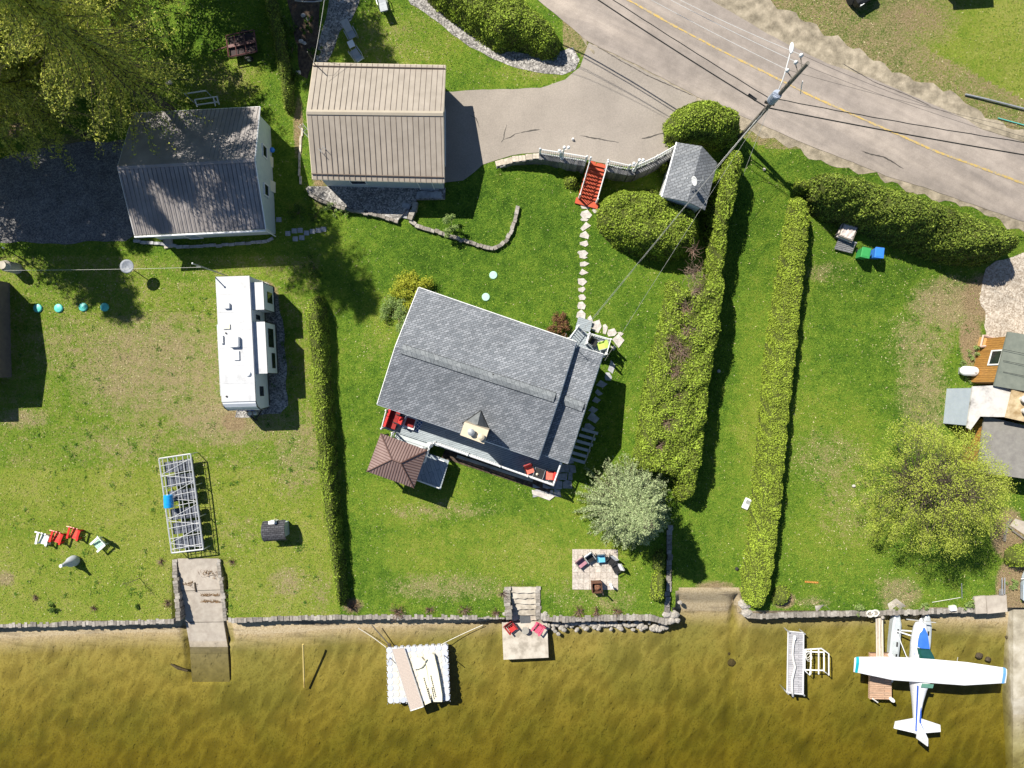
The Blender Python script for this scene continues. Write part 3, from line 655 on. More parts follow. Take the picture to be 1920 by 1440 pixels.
def shrub(name, label, cat, px, py, r, h, leafm, n=900, size=.1, group=None, ry=None, stems=10, sparse=.0, base=None, seed=None, twigm=None):
    """low bush: stems and a loose dome of leaves"""
    p = S(px, py) if base is None else Wp(px, py, base); rr = np.random.default_rng(seed or int(px*7+py))
    t = thing(name, label, cat, tuple(p), 0, group); mb = MB(); ry = ry or r
    ncl = max(6, int(r*14)); ends = []
    for i in range(max(stems, ncl)):
        a = rr.uniform(0, 6.28); q = math.sqrt(rr.random()); zz = h*(1-.55*q*q)*rr.uniform(.65, 1)
        e = Vector((math.cos(a)*q*r, math.sin(a)*q*ry, zz)); ends.append(e); mb.tube([(0, 0, 0), (e.x*.55, e.y*.55, zz*.6), e], .014, 3, .005)
    mb.build('stems', twigm or TWIG, t, world=False)
    if n:
        k = rr.integers(0, len(ends), n); d = rr.normal(0, 1, (n, 3)); d /= np.linalg.norm(d, axis=1)[:, None]
        q = np.array([tuple(e) for e in ends])[k]*rr.uniform(.75, 1.05, (n, 1))+d*(rr.random((n, 1))**.5)*r*.26; q[:, 2] = np.abs(q[:, 2])
        V, f = leafquads(q, d+[0, 0, .7], size, .8); npmesh('foliage', V, f, leafm, t)
    return t
hedge('tall_hedge', 'broad tall cedar hedge with bare brown gaps on top, east of the grey-roofed house', 'hedge',
  [(1380,272),(1400,276),(1400,310),(1388,365),(1372,425),(1366,490),(1360,560),(1347,640),(1334,740),(1326,820),(1316,880),(1307,935),(1290,948),(1270,938),(1262,900),(1240,886),(1194,882),(1190,855),(1202,765),(1214,700),(1234,620),(1249,560),(1254,524),(1275,517),(1292,545),(1315,540),(1326,480),(1324,400),(1345,345),(1362,300)],
  3.0, L_CED, .5, .20, .4, 150, .17, gaps=[(1300,514,26),(1306,545,14),(1275,660,26),(1290,620,14),(1268,700,18),(1270,745,15),(1255,795,16),(1285,575,14),(1240,835,9),(1262,640,12),(1300,470,9)], seed=4, base=None, sm=1)
hedge('rounded_cedar', 'big dome-clipped cedar at the road end of the asphalt driveway, beside the utility pole', 'shrub',
  [(1250,245),(1256,215),(1275,193),(1302,180),(1332,177),(1362,184),(1388,203),(1398,226),(1392,250),(1372,268),(1342,276),(1300,268),(1268,268),(1254,258)], 3.0, L_CED, .55, .13, 1.3, 160, .17, seed=8, sm=1)
hedge('rounded_cedar', 'huge kidney-shaped clipped cedar between the red stairs and the small shingled shed', 'shrub',
  [(1122, 409), (1127, 379), (1145, 356), (1180, 345), (1224, 351), (1269, 366), (1309, 380), (1326, 406), (1322, 440), (1301, 470), (1261, 483), (1214, 479), (1165, 462), (1135, 437)], 3.0, L_CED, .6, .14, 1.2, 160, .17, seed=9, sm=1)
hedge('clipped_hedge', 'long narrow golden clipped hedge running from the road down to the water', 'hedge',
  [(1486,374),(1500,364),(1518,370),(1526,395),(1518,480),(1503,620),(1486,760),(1474,900),(1462,1020),(1450,1095),(1441,1132),(1424,1145),(1405,1138),(1392,1112),(1393,1070),(1405,1000),(1414,900),(1427,760),(1438,640),(1452,560),(1466,470),(1478,392)],
  1.7, L_CEDY, .55, .03, .35, 300, .13, seed=12, sm=1)
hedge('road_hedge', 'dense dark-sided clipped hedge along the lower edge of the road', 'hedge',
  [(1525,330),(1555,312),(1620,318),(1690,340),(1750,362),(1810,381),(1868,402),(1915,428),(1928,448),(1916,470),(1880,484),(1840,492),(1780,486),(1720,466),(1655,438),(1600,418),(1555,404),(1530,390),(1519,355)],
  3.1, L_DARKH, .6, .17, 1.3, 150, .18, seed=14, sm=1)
hedge('road_hedge', 'rounded dense hedge above the grey gravel bed at the top of the photo', 'hedge',
  [(780,-60),(797,-15),(847,27),(897,60),(937,90),(960,78),(985,84),(1010,96),(1033,100),(1054,80),(1047,45),(1027,20),(993,0),(960,-60)], 2.6, L_CED, .6, .14, 1.0, 150, .17, seed=16, sm=1)
hedge('low_hedge', 'long ragged low hedge between the camper lawn and the house lawn', 'hedge',
  [(570,575),(585,551),(600,550),(610,575),(615,640),(620,720),(625,800),(630,860),(634,920),(640,1000),(647,1070),(650,1120),(643,1147),(628,1137),(620,1080),(608,1000),(597,920),(589,830),(582,740),(577,660),(571,610)],
  1.5, L_CED, .6, .10, .3, 170, .14, seed=18, sm=1)
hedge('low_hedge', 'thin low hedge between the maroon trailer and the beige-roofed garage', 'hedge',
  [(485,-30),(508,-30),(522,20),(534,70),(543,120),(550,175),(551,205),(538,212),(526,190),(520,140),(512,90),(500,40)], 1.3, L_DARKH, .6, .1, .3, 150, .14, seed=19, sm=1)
hedge('conical_cedar', 'slim golden cedar against the blue-grey wall below the blue spruce', 'shrub',
  [(1222,1105),(1226,1080),(1238,1070),(1250,1080),(1252,1110),(1246,1132),(1232,1136),(1223,1125)], 1.9, L_CEDY, .6, .08, .5, 170, .13, seed=21, sm=1)
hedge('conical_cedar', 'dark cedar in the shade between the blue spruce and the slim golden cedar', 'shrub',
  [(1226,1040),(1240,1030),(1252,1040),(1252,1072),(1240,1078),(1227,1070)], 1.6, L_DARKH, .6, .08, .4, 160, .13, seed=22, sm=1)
hedge('globe_shrub', 'round golden globe shrub at the lake end of the long narrow hedge', 'shrub',
  [(1447,1120),(1453,1103),(1467,1097),(1482,1103),(1488,1120),(1482,1136),(1467,1142),(1453,1136)], 1.1, L_CEDY, .5, .04, .7, 200, .11, seed=23, sm=1)
hedge('globe_shrub', 'small clipped globe shrub on the lawn left of the red stairs', 'shrub',
  [(1058,339),(1062,328),(1073,324),(1084,330),(1086,342),(1080,352),(1068,354),(1060,348)], .95, L_CEDY, .5, .03, .5, 200, .11, seed=24, sm=1)
hedge('globe_shrub', 'small globe shrub tucked between the white railing and the shingled shed', 'shrub',
  [(1236,308),(1240,297),(1250,294),(1259,302),(1258,318),(1248,323),(1239,318)], 1.2, L_CEDY, .5, .03, .5, 200, .11, seed=25, sm=1, base=.4)
hedge('low_shrub', 'low cedar shrub squeezed between the big rounded cedar and the shed corner', 'shrub',
  [(1208,352),(1218,346),(1232,349),(1242,358),(1238,366),(1222,364)], 1.3, L_CED, .5, .05, .5, 180, .12, seed=26, sm=1, base=.2)
hedge('low_hedge', 'short gold-topped hedge stub between the narrow hedge and the road hedge', 'hedge',
  [(1489,348),(1500,333),(1518,332),(1526,350),(1522,368),(1505,362),(1492,368)], 1.5, L_CEDY, .5, .04, .4, 190, .13, seed=27, sm=1)
hedge('globe_shrub', 'golden rounded shrub cut by the right edge of the photo', 'shrub',
  [(1886,1040),(1892,1028),(1915,1024),(1945,1030),(1950,1055),(1925,1068),(1900,1062),(1888,1052)], 1.2, L_CEDY, .5, .04, .6, 180, .13, seed=28, sm=1, base=.3)
shrub('flowering_shrub', 'bright yellow flowering shrub at the upper left corner of the house', 'shrub', 776, 548, 1.55, 1.5, L_YEL, 7500, .12, stems=40)
shrub('leafy_shrub', 'loose green shrub along the left wall of the house, below the yellow one', 'shrub', 746, 592, 1.4, 1.2, L_LGT, 4500, .11)
shrub('leafy_shrub', 'reddish brown shrub beside the small porch of the house', 'shrub', 1045, 612, 1.0, 1.1, L_BRN, 3200, .11)
shrub('young_tree', 'pale green sapling on the curved stone edging', 'tree', 846, 428, .85, 2.2, L_LGT, 1500, .11)
shrub('leafy_shrub', 'leafy green clump beside the stone slab below the beige garage', 'shrub', 625, 393, .55, .6, L_LGT, 500, .1)
shrub('leafy_shrub', 'small green clump right of the larger one, below the beige garage', 'shrub', 648, 399, .4, .5, L_LGT, 350, .1)
for (px, py, r_, h_, n_, lb) in [(662,1137,.75,.5,120,'wide twiggy brown shrub at the lake end of the ragged hedge'),(745,1146,.75,.6,160,'largest reddish brown twiggy shrub on the sea wall'),(806,1142,.45,.4,60,'small dark twiggy shrub, next right of the largest brown one on the sea wall'),
    (872,1143,.55,.5,90,'reddish twiggy shrub midway between two others near the stone steps'),(930,1148,.45,.4,60,'brown twiggy shrub against the left wall of the stone steps'),(943,1112,.5,.6,0,'grey bare shrub at the top of the stone steps'),
    (1085,1146,.6,.35,100,'leftmost low brown shrub under the paved patio'),(1118,1146,.45,.35,80,'middle one of the three low brown shrubs under the paved patio'),(1156,1146,.45,.35,80,'rightmost of the three low brown shrubs under the paved patio'),
    (435,1053,.35,.35,20,'small bare shrub right of the boat ramp top'),(303,1052,.4,.35,20,'small bare shrub left of the boat ramp top'),(315,1130,.4,.35,60,'brown shrub beside the left wall of the boat ramp'),(68,1120,.3,.3,20,'tiny bare shrub on the far left lawn'),(176,1140,.35,.3,20,'bare shrub near the sea wall left of the boat ramp')]:
    shrub('bare_shrub', lb, 'shrub', px, py, r_, h_, L_BRN, n_, .08, 'winter-bare shrubs near the shore', stems=int(60*r_)+20)
for (px, py, r_, lb) in [(103,1140,.45,'green tuft on the left lawn near the sea wall'),(256,1137,.25,'tiny green tuft left of the boat ramp'),(1612,1140,.55,'bright green clump on the sea wall beside the gangway'),(1730,1136,.4,'green clump on the sea wall above the seaplane'),(1813,1132,.5,'green clump left of the two grey slabs'),
    (1897,1095,.5,'green clump right of the two grey slabs'),(1825,662,.55,'dark green clump beside the orange cottage wall'),(1817,708,.4,'small green clump below the white tank'),(1806,680,.3,'weedy tuft left of the white tank'),
    (577,60,.4,'round dark green plant in the planting bed'),(600,95,.4,'lime green plant in the planting bed'),(586,100,.35,'green plant at the corner of the beige garage'),(580,40,.35,'plant beside the pale stones in the planting bed'),(548,95,.6,'olive bush beside the thin low hedge'),(552,140,.5,'olive bush just above the lawn corner of the thin low hedge'),(545,50,.6,'tall olive bush nearest the planting bed'),
    (560,400,.8,'dark green bush between the two garages'),(592,402,.6,'green bush next to the stone slabs between the garages'),(590,500,.9,'shaded bush at the top end of the ragged hedge')]:
    shrub('green_plant', lb, 'plant', px, py, r_, r_*.8, L_GRN if px < 1500 else L_LGT, int(900*r_), .1, 'small leafy plants around the gardens')
tree('large_tree', 'tall olive-leaved tree with a long leaning dark trunk behind the grey garage', 'tree', 352, 228, 23.5, 6.6, 23, 5.6, 330, 165, .18, L_PINE, .85, .34, 'spire', seed=31, limb=.03, twigs=1, asp=.35, group='tall trees at the upper left')
tree('large_tree', 'smaller dark-trunked tree rooted at the top of the gravel driveway', 'tree', 168, 258, 16, 4.0, 15.5, 4.4, 200, 190, .17, L_PINE, .75, .22, 'cone', seed=32, limb=.03, twigs=1, asp=.35, group='tall trees at the upper left')
for (u_, v_, h_, r_, sd_, lb) in [(60,110,20,4.6,33,'large tree rooted beyond the upper left corner'),(-60,240,18,4.4,34,'tree at the left edge shading the gravel driveway'),(-45,310,19,4.2,35,'tree beyond the left edge shading the clothesline lawn'),(50,235,15,3.6,40,'tree above the gravel driveway near the left edge'),(255,60,19,4.4,36,'tree behind the tall leaning one'),(-70,40,22,5,37,'outermost tree past the upper left corner'),(340,-110,17,4.2,38,'tree above the maroon trailer'),(185,168,19,3.7,43,'tree standing close behind the grey-roofed garage'),(450,-150,19,4.2,39,'tree beyond the top edge shading the thin hedge')]:
    tree('large_tree', lb, 'tree', u_, v_, h_, 4, h_-.5, r_*1.25, 230, 190, .19, L_PINE, .9, .28, 'spire', seed=sd_, limb=.05, twigs=1, group='tall trees at the upper left')
tree('spruce', 'blue spruce with silvery green boughs beside the broad tall hedge', 'tree', 1168, 936, 9.8, .5, 9.7, 4.3, 900, 190, .15, L_BSP, .40, .2, 'cone', seed=41, asp=.3, limb=.025)
tree('maple', 'spring tree with thin yellow-green leaves beside the right-hand cottage', 'tree', 1681, 890, 9.4, 2.6, 9.0, 5.1, 330, 130, .085, L_SPR, .62, .2, 'dome', seed=42, limb=.025, twigs=5)

def grass_tufts(n=190000):
    """short blades and tufts standing in the lawn"""
    x = RNG.uniform(-41, 41, n); y = RNG.uniform(-17.6, 31, n); u = 960+25*x; v = 720-25*y
    keep = v < np.interp(u, SHU, SHV)-6
    for P in DPOLY:
        P = [tuple(p[:2]) for p in P]
        if max(p[0] for p in P) < -45: continue
        keep &= ~pip(x, y, P)
    for q in [[(1068,1024),(1163,1024),(1164,1110),(1068,1110)],[(322,1043),(426,1043),(426,1180),(322,1180)],[(943,1095),(1022,1095),(1022,1180),(943,1180)],[(570,345),(840,345),(838,378),(775,420),(740,420),(600,380)],[(1268,1085),(1385,1085),(1385,1180),(1268,1180)],[(1000,860),(1090,860),(1085,940),(995,940)],[(535,-40),(605,-40),(595,150),(560,150)]]:
        keep &= ~pip(u, v, q)
    x, y, u, v = x[keep], y[keep], u[keep], v[keep]; T = tint(u, v); dry = RNG.random(len(x)) < T[:,0]*.75; bare = RNG.random(len(x)) < T[:,2]*.95
    for nme, sel, mt in (('grass', ~dry & ~bare, isl('grass_blades', [(.05,.13,.010),(.125,.25,.020),(.22,.35,.035),(.34,.42,.06)], .8, trans=.25)), ('dry_grass', dry & ~bare, isl('straw_blades', [(.28,.25,.11),(.44,.38,.20),(.58,.52,.32)], .85))):
        C = np.stack([x[sel], y[sel], Gz(x[sel], y[sel])+.02], -1); N_ = np.tile([0, 0, .9], (len(C), 1)); V, q = leafquads(C, N_, .12, .75, .35); o = npmesh(nme, V, q, mt); tag(o, kind='stuff', label='short %s blades over the lawns' % ('green grass' if nme == 'grass' else 'straw-coloured grass'), cat='grass')
grass_tufts()

def weeds(n=260):
    k = RNG.integers(14, 34, n); u = np.concatenate([RNG.uniform(20, 600, n*2//3), RNG.uniform(1520, 1830, n-n*2//3)]); v = np.concatenate([RNG.uniform(560, 1140, n*2//3), RNG.uniform(520, 1120, n-n*2//3)])
    ok = ~((u > 315) & (u < 430) & (v > 1035)) ; u, v, k = u[ok], v[ok], k[ok]; x = (u-960)/25; y = -(v-720)/25
    X = np.repeat(x, k)+RNG.normal(0, 1, k.sum())*np.repeat(RNG.uniform(.06, .2, len(k)), k); Y = np.repeat(y, k)+RNG.normal(0, 1, k.sum())*np.repeat(RNG.uniform(.06, .2, len(k)), k)
    C = np.stack([X, Y, Gz(X, Y)+.05], -1); V, q = leafquads(C, np.tile([0, 0, .8], (len(C), 1)), .11, .7, .5)
    tag(npmesh('weeds', V, q, isl('weed_leaves', [(.05,.13,.012),(.09,.20,.018),(.14,.27,.03)], .8, trans=.2)), kind='stuff', label='dark green weedy clumps in the side lawns', cat='weeds')
weeds()
# ---------------- buildings ----------------
def ribs(mb, quad, along, spacing, rw, rh, off=.5):
    """seams on a planar polygon: `along` = direction the seams run"""
    P = [Vector(p) for p in quad]; n = (P[1]-P[0]).cross(P[2]-P[0]).normalized()
    if n.z < 0: n = -n
    a = Vector(along); a = (a-n*a.dot(n)).normalized(); c = a.cross(n)
    s = [(p-P[0]).dot(c) for p in P]; t = [(p-P[0]).dot(a) for p in P]
    q = min(s)+spacing*off
    while q < max(s)-.02:
        hits = []
        for i in range(len(P)):
            j = (i+1) % len(P)
            if (s[i] > q) != (s[j] > q):
                f = (q-s[i])/(s[j]-s[i]); hits.append(t[i]+(t[j]-t[i])*f)
        if len(hits) >= 2:
            h0, h1 = min(hits), max(hits); A = P[0]+c*q+a*h0; B = P[0]+c*q+a*h1
            w = c*rw/2; u = n*rh; vs = [A-w-u*.2, A+w-u*.2, B+w-u*.2, B-w-u*.2, A-w+u, A+w+u, B+w+u, B-w+u]
            mb.add(vs, [(3,2,1,0),(4,5,6,7),(0,1,5,4),(1,2,6,5),(2,3,7,6),(3,0,4,7)])
        q += spacing
def gable(t, E, R0, R1, roofm, wallm, gz, th=.12, inset=.35, ribm=None, sp=.4, caps=None, wallname='wall'):
    """E = nw, ne, se, sw eave corners, R0/R1 ridge ends (west/east or first/last)"""
    nw, ne, se, sw = [Vector(p) for p in E]; R0 = Vector(R0); R1 = Vector(R1)
    mb = MB(); mb.slab([nw, ne, R1, R0], th); mb.slab([R0, R1, se, sw], th)
    roof = mb.build('roof', roofm, t)
    if ribm:
        rb = MB(); ribs(rb, [nw, ne, R1, R0], R0-nw, sp, .026, .024); ribs(rb, [R0, R1, se, sw], sw-R0, sp, .026, .024)
        rb.build('seams', ribm, roof, world=True)
    c = (nw+ne+se+sw)/4; ax = (ne-nw).normalized(); ay = (nw-sw); ay = (ay-ax*ay.dot(ax)).normalized()
    def ins(p): 
        d = p-c; return c+ax*(d.dot(ax)-math.copysign(inset, d.dot(ax)))+ay*(d.dot(ay)-math.copysign(inset, d.dot(ay)))
    k = [ins(p) for p in (nw, ne, se, sw)]; ze = (nw.z+sw.z)/2-th*.5
    sl = (R0.z-ze)/max(.1, abs((R0-nw).dot(ay))); r0 = R0+ax*inset; r1 = R1-ax*inset
    mb = MB(); a, b, c_, d = [(p.x, p.y) for p in k]; zt = ze+sl*inset-.10
    vs = [(*p, gz) for p in (a, b, c_, d)]+[(*p, zt) for p in (a, b, c_, d)]+[(r0.x, r0.y, R0.z-th-.06), (r1.x, r1.y, R1.z-th-.06)]
    mb.add(vs, [(1,0,4,5),(3,2,6,7),(0,3,7,8,4),(2,1,5,9,6)]); mb.build(wallname, wallm, t)
    return roof, k
def rail(t, pts, h, mat, sp=.15, bw=.04, name='railing', posts=True, topw=.07):
    """railing through 3D points (deck level)"""
    mb = MB()
    for i in range(len(pts)-1):
        a, b = Vector(pts[i]), Vector(pts[i+1]); L = (b-a).length
        for z, w_ in ((h, topw), (.12, .05)):
            mb.tube([a+Vector((0,0,z)), b+Vector((0,0,z))], w_*.55, 4)
        n = max(1, int(L/sp))
        for j in range(n): p = a.lerp(b, (j+.5)/n); mb.box((p.x, p.y, p.z+h/2+.05), (bw, bw, h-.12))
    r = mb.build(name, mat, t)
    if posts:
        for p in pts:
            pb = MB(); p = Vector(p); pb.box((p.x, p.y, p.z+h/2+.02), (.11, .11, h+.12)); pb.lathe((p.x, p.y, p.z+h+.08), [(.02,0),(.08,.03),(.06,.1),(.01,.14)], 8)
            pb.build('post', mat, r)
    return r
def opening(t, name, p, w_, h_, rz, frame=WHITE, pane=GLASS, fr=.07, label=None):
    """window / door whose face points along local -y, centred at p"""
    mb = MB(); M = Matrix.Rotation(rz, 3, 'Z'); p = Vector(p)
    for dx, dz, sx, sz in ((0, h_/2-fr/2, w_, fr), (0, -h_/2+fr/2, w_, fr), (w_/2-fr/2, 0, fr, h_-2*fr), (-w_/2+fr/2, 0, fr, h_-2*fr)):
        mb.box(p+M @ Vector((dx, 0, dz)), (sx, .08, sz), rz)
    f = mb.build(name, frame, t); m2 = MB(); m2.box(p+M @ Vector((0, .01, 0)), (w_-2*fr, .03, h_-2*fr), rz); m2.build('pane' if name == 'window' else 'panel', pane, f); return f
# --- grey-shingled house
hz_e, hz_r, lz_e, lz_r = 4.0, 5.9, 3.5, 5.2
hE = [Wp(785,539,hz_e), Wp(1081,641,hz_e), Wp(1010,861,hz_e), Wp(707,758,hz_e)]; hR0 = Wp(741,650,hz_r); hR1 = Wp(1048,748,hz_r)
house = thing('house', 'large house with grey shingled roofs, beige chimney and a long blue-grey porch', 'house', tuple(Wp(890,710,0)))
HA = R(-18.8)
roof, k = gable(house, hE, hR0, hR1, SHING, HWALL, -.1, th=.16, inset=.45)
ax = (hE[1]-hE[0]).normalized(); ay = Vector((-ax.y, ax.x, 0))
def trim(P, th=.13, w_=.10, drop=.10):
    mb = MB()
    for a, b in P: mb.tube([Vector(a)+Vector((0,0,-drop)), Vector(b)+Vector((0,0,-drop))], w_*.55, 4)
    return mb
trim([(hE[0], hE[1]), (hE[2], hE[3]), (hE[0], hR0), (hR0, hE[3]), (hE[1], hR1), (hR1, hE[2])]).build('fascia', WHITE, house)
def ridgecap(a, b, wd, mat, t, up=.03):
    a = Vector(a); b = Vector(b); d = (b-a).normalized(); n = Vector((-d.y, d.x, 0)); mb = MB(); sl = .42
    for s_ in (1, -1): mb.slab([a+Vector((0,0,up+.05)), b+Vector((0,0,up+.05)), b+n*s_*wd/2+Vector((0,0,up+.05-sl*wd/2)), a+n*s_*wd/2+Vector((0,0,up+.05-sl*wd/2))], .05)
    rv_ = mb.build('ridge_vent', mat, t)
    if wd > .5:
        e_ = MB()
        for s_ in (1, -1): o_ = n*s_*wd/2+Vector((0,0,up+.02-sl*wd/2)); e_.tube([a+o_, b+o_], .025, 4)
        e_.tube([b+n*wd/2+Vector((0,0,up+.02-sl*wd/2)), b+Vector((0,0,up+.07)), b-n*wd/2+Vector((0,0,up+.02-sl*wd/2))], .02, 4); e_.build('vent_edge', BLACK, rv_)
    return rv_
ridgecap(hR0.lerp(hR1, .04), hR0.lerp(hR1, .975), .62, VENT, roof)
lE = [Wp(1085,650,lz_e), Wp(1131,664,lz_e), Wp(1065,869,lz_e), Wp(1020,853,lz_e)]
lE0 = [lE[0]-ax*1.6, lE[1], lE[2], lE[3]-ax*1.6]; lR0 = Wp(1052,748,lz_r)-ax*1.4; lR1 = Wp(1098,765,lz_r)
mb = MB(); mb.slab([lE0[0], lE0[1], lR1, lR0], .14); mb.slab([lR0, lR1, lE0[2], lE0[3]], .14); lroof = mb.build('lower_roof', SHING, house)
trim([(lE0[1], lR1), (lR1, lE0[2]), (lE[0]+ax*.1, lE0[1]), (lE[3]+ax*.1, lE0[2])]).build('fascia', WHITE, house)
ridgecap(lR0.lerp(lR1, .5), lR0.lerp(lR1, .95), .62, VENT, lroof)
mb = MB(); q = [lE[0]-ay*.35-ax*.5, lE[1]-ay*.35-ax*.35, lE[2]+ay*.35-ax*.35, lE[3]+ay*.35-ax*.5]
vs = [(p.x, p.y, -.1) for p in q]+[(p.x, p.y, 3.45) for p in q]+[(lR1.x-ax.x*.35, lR1.y-ax.y*.35, 5.0)]
mb.add(vs, [(1,0,4,5),(3,2,6,7),(0,3,7,4),(2,1,5,8,6)]); mb.build('side_wall', HWALL, house)
sc_ = (k[3]-k[2]).normalized(); south0 = k[3]; south1 = k[2]
for f_, nme, w_, h_, z_ in ((.12,'window',1.4,1.2,2.7),(.38,'door',1.8,2.1,2.55),(.66,'window',1.6,1.2,2.7),(.88,'window',1.2,1.2,2.7)):
    p = south0.lerp(south1, f_)-ay*.04; opening(house, nme, (p.x, p.y, z_), w_, h_, HA)
for f_ in (.25, .7):
    p = k[1].lerp(k[2], f_)
for f_ in (.22, .5, .78): p = q[1].lerp(q[2], f_)+ax*.04; opening(house, 'window', (p.x, p.y, 1.9), 1.1, 1.1, HA+R(90))
mb = MB(); pv = Wp(925,703,5.55); mb.lathe(pv, [(.09,-.2),(.07,.35),(.0,.36)], 10); mb.build('vent_pipe', BLACK, roof)
# chimney + cricket
cz = 6.2; cc = [Wp(871,791,cz), Wp(916.5,806.5,cz), Wp(907.6,832.4,cz), Wp(862.5,815.6,cz)]
ch = MB(); ch.slab(cc, 6.2); chim = ch.build('chimney', BEIGE, house)
for px_, py_, m_, hh in ((884,810,GALV,.28),(902,819,BEIGE,.22)):
    p = Wp(px_, py_, cz); b_ = MB(); b_.lathe(p, [(.20,0),(.20,hh),(.24,hh),(.24,hh+.05),(.10,hh+.14),(0,hh+.15)], 14); b_.build('flue', m_, chim)
def roof_z(p):  # south slope plane
    n = (hR1-hR0).cross(hE[3]-hR0).normalized(); return hR0.z-(n.x*(p.x-hR0.x)+n.y*(p.y-hR0.y))/n.z
ap = Wp(901.5,770,4.9); ap.z = roof_z(ap)+.03; L_ = Wp(867,791,4.8); L_.z = roof_z(L_)+.02; R_ = Wp(920,807,4.8); R_.z = roof_z(R_)+.02
m_ = cc[0].lerp(cc[1], .5)+ay*.05; m_.z = 5.45
mb = MB(); mb.add([ap, L_-ay*.15, R_-ay*.15, m_], [(0,1,3),(0,3,2),(1,2,3),(0,2,1)]); mb.build('chimney_saddle', nm('dark_flashing', [(.10,.11,.115),(.17,.18,.185)], 3, .5), roof)
b_ = MB()
for e in (L_-ay*.15, R_-ay*.15): b_.tube([ap, e], .045, 4)
b_.build('saddle_edge', BLACK, roof)
# roof antenna
b_ = MB(); a0 = Wp(1071,642,4.3)
b_.tube([a0, a0+Vector((0,0,1.5))], .025, 5)
for z_ in (1.1, 1.45): b_.tube([a0+ax*-.7+Vector((0,0,z_)), a0+ax*.9+Vector((0,0,z_))], .014, 4)
for q_ in (-.6,-.3,0,.35,.7): b_.tube([a0+ax*q_+ay*-.35+Vector((0,0,1.45)), a0+ax*q_+ay*.35+Vector((0,0,1.45))], .01, 4)
b_.build('antenna', GALV, house)
# porch
PZ = 1.5
pA = Wp(727,768,PZ); pB = Wp(718,803,PZ); pC = Wp(1037,908,PZ); pD = Wp(1052,866,PZ)
deckq = [pA+ay*1.2, pB, pC, pD+ay*.6]
mb = MB(); mb.slab(deckq, .16); porch = mb.build('porch_deck', DECKB, house)
b_ = MB()
for i in range(9):
    p = pB.lerp(pC, (i+.3)/9)+ay*.3; b_.box((p.x, p.y, .65), (.14, .14, 1.45))
b_.build('porch_supports', WHITE, house)
inn = ay*.06
g1 = Wp(816,830,PZ); 
rail(house, [g1+inn, g1.lerp(pC, .28)+inn, g1.lerp(pC, .55)+inn, g1.lerp(pC, .78)+inn, pC+inn-ax*.06], .95, WHITE, .16, .045, topw=.12)
rail(house, [pC+inn-ax*.06, pD-ax*.06], .95, WHITE, .16, .045, topw=.12)
rail(house, [pA+ax*.06, pB+ax*.06+inn], .95, WHITE, .2, .035)
# steps down from porch to the gazebo deck
s0 = Wp(742,811,PZ); s1 = Wp(806,832,PZ); b_ = MB()
for i in range(4):
    z_ = 1.42-.09*(i+1); o_ = -ay*(.02+.36*i); b_.slab([s0+o_+Vector((0,0,z_-PZ)), s1+o_+Vector((0,0,z_-PZ)), s1+o_-ay*.33+Vector((0,0,z_-PZ)), s0+o_-ay*.33+Vector((0,0,z_-PZ))], .06)
b_.build('porch_steps', nm('pale_tread', [(.42,.46,.47),(.48,.52,.53)], 3, .7), house)
rail(house, [s0-ax*.1, s0-ax*.1-ay*1.3+Vector((0,0,-.35))], .9, WHITE, .3, .035, 'stair_rail'); rail(house, [s1+ax*.1, s1+ax*.1-ay*1.3+Vector((0,0,-.35))], .9, WHITE, .3, .035, 'stair_rail')
# small front porch
fz = 1.2; fq = [Wp(1066,634,fz), Wp(1083,612,fz), Wp(1103,626,fz), Wp(1144,637,fz), Wp(1134,668,fz), Wp(1078,650,fz)]
mb = MB(); mb.slab(fq, .15); mb.build('front_porch', DECKB, house)
b_ = MB()
for p in fq: b_.box((p.x, p.y, .5), (.12, .12, 1.1))
b_.build('porch_supports', WHITE, house)
rail(house, [Wp(1067,635,fz), Wp(1083,613,fz)], .95, WHITE, .16, .035); rail(house, [Wp(1098,645,fz), Wp(1103,627,fz), Wp(1142,638,fz), Wp(1134,665,fz)], .95, WHITE, .16, .035)
b_ = MB()
for i in range(3): p = Wp(1093,618,fz-.35*(i+1)); d_ = ay*(.15+.3*i); b_.box((Wp(1093,618,fz)+d_)[:2]+(fz-.3*(i+1),), (1.1, .32, .08), HA)
b_.build('porch_steps', DECKB, house)
# stuff on the porch
def lawn_chair(name, label, loc, rz, seatm, backm, framem, w=.62, group=None, cushions=True, arms=True):
    t = thing(name, label, 'chair', tuple(loc), rz, group); b_ = MB()
    for sx in (-1, 1):
        b_.tube([(sx*w/2, -.28, 0), (sx*w/2, -.26, .60), (sx*w/2, .22, .62), (sx*w/2, .30, 0)], .022, 5)
        b_.tube([(sx*w/2, .18, .36), (sx*w*.48, .42, .95)], .022, 5)
    b_.tube([(-w/2, -.26, .38), (w/2, -.26, .38)], .02, 5); b_.tube([(-w/2, .2, .36), (w/2, .2, .36)], .02, 5); b_.tube([(-w*.48, .42, .95), (w*.48, .42, .95)], .022, 5)
    b_.build('frame', framem, t, world=False)
    s = MB(); s.box((0, -.03, .41), (w*.92, .52, .08)); s.build('seat', seatm, t, world=False)
    s = MB(); s.box((0, .32, .68), (w*.9, .07, .58), 0, ('X', -.40)); s.build('backrest', backm, t, world=False)
    if arms:
        for sx in (-1, 1): s = MB(); s.box((sx*w/2, -.02, .63), (.06, .5, .03)); s.build('armrest', framem, t, world=False)
    return t
lawn_chair('porch_chair', 'red cushioned chair left of the black porch table', Wp(992,879,PZ), R(20), CORAL, REDD, BLACK, .66)
lawn_chair('porch_chair', 'red cushioned chair at the right corner of the porch', Wp(1031,890,PZ), R(-95), CORAL, REDD, BLACK, .66)
t = thing('porch_table', 'square black-topped table between the two red porch chairs', 'table', tuple(Wp(1010,886,PZ)), HA)
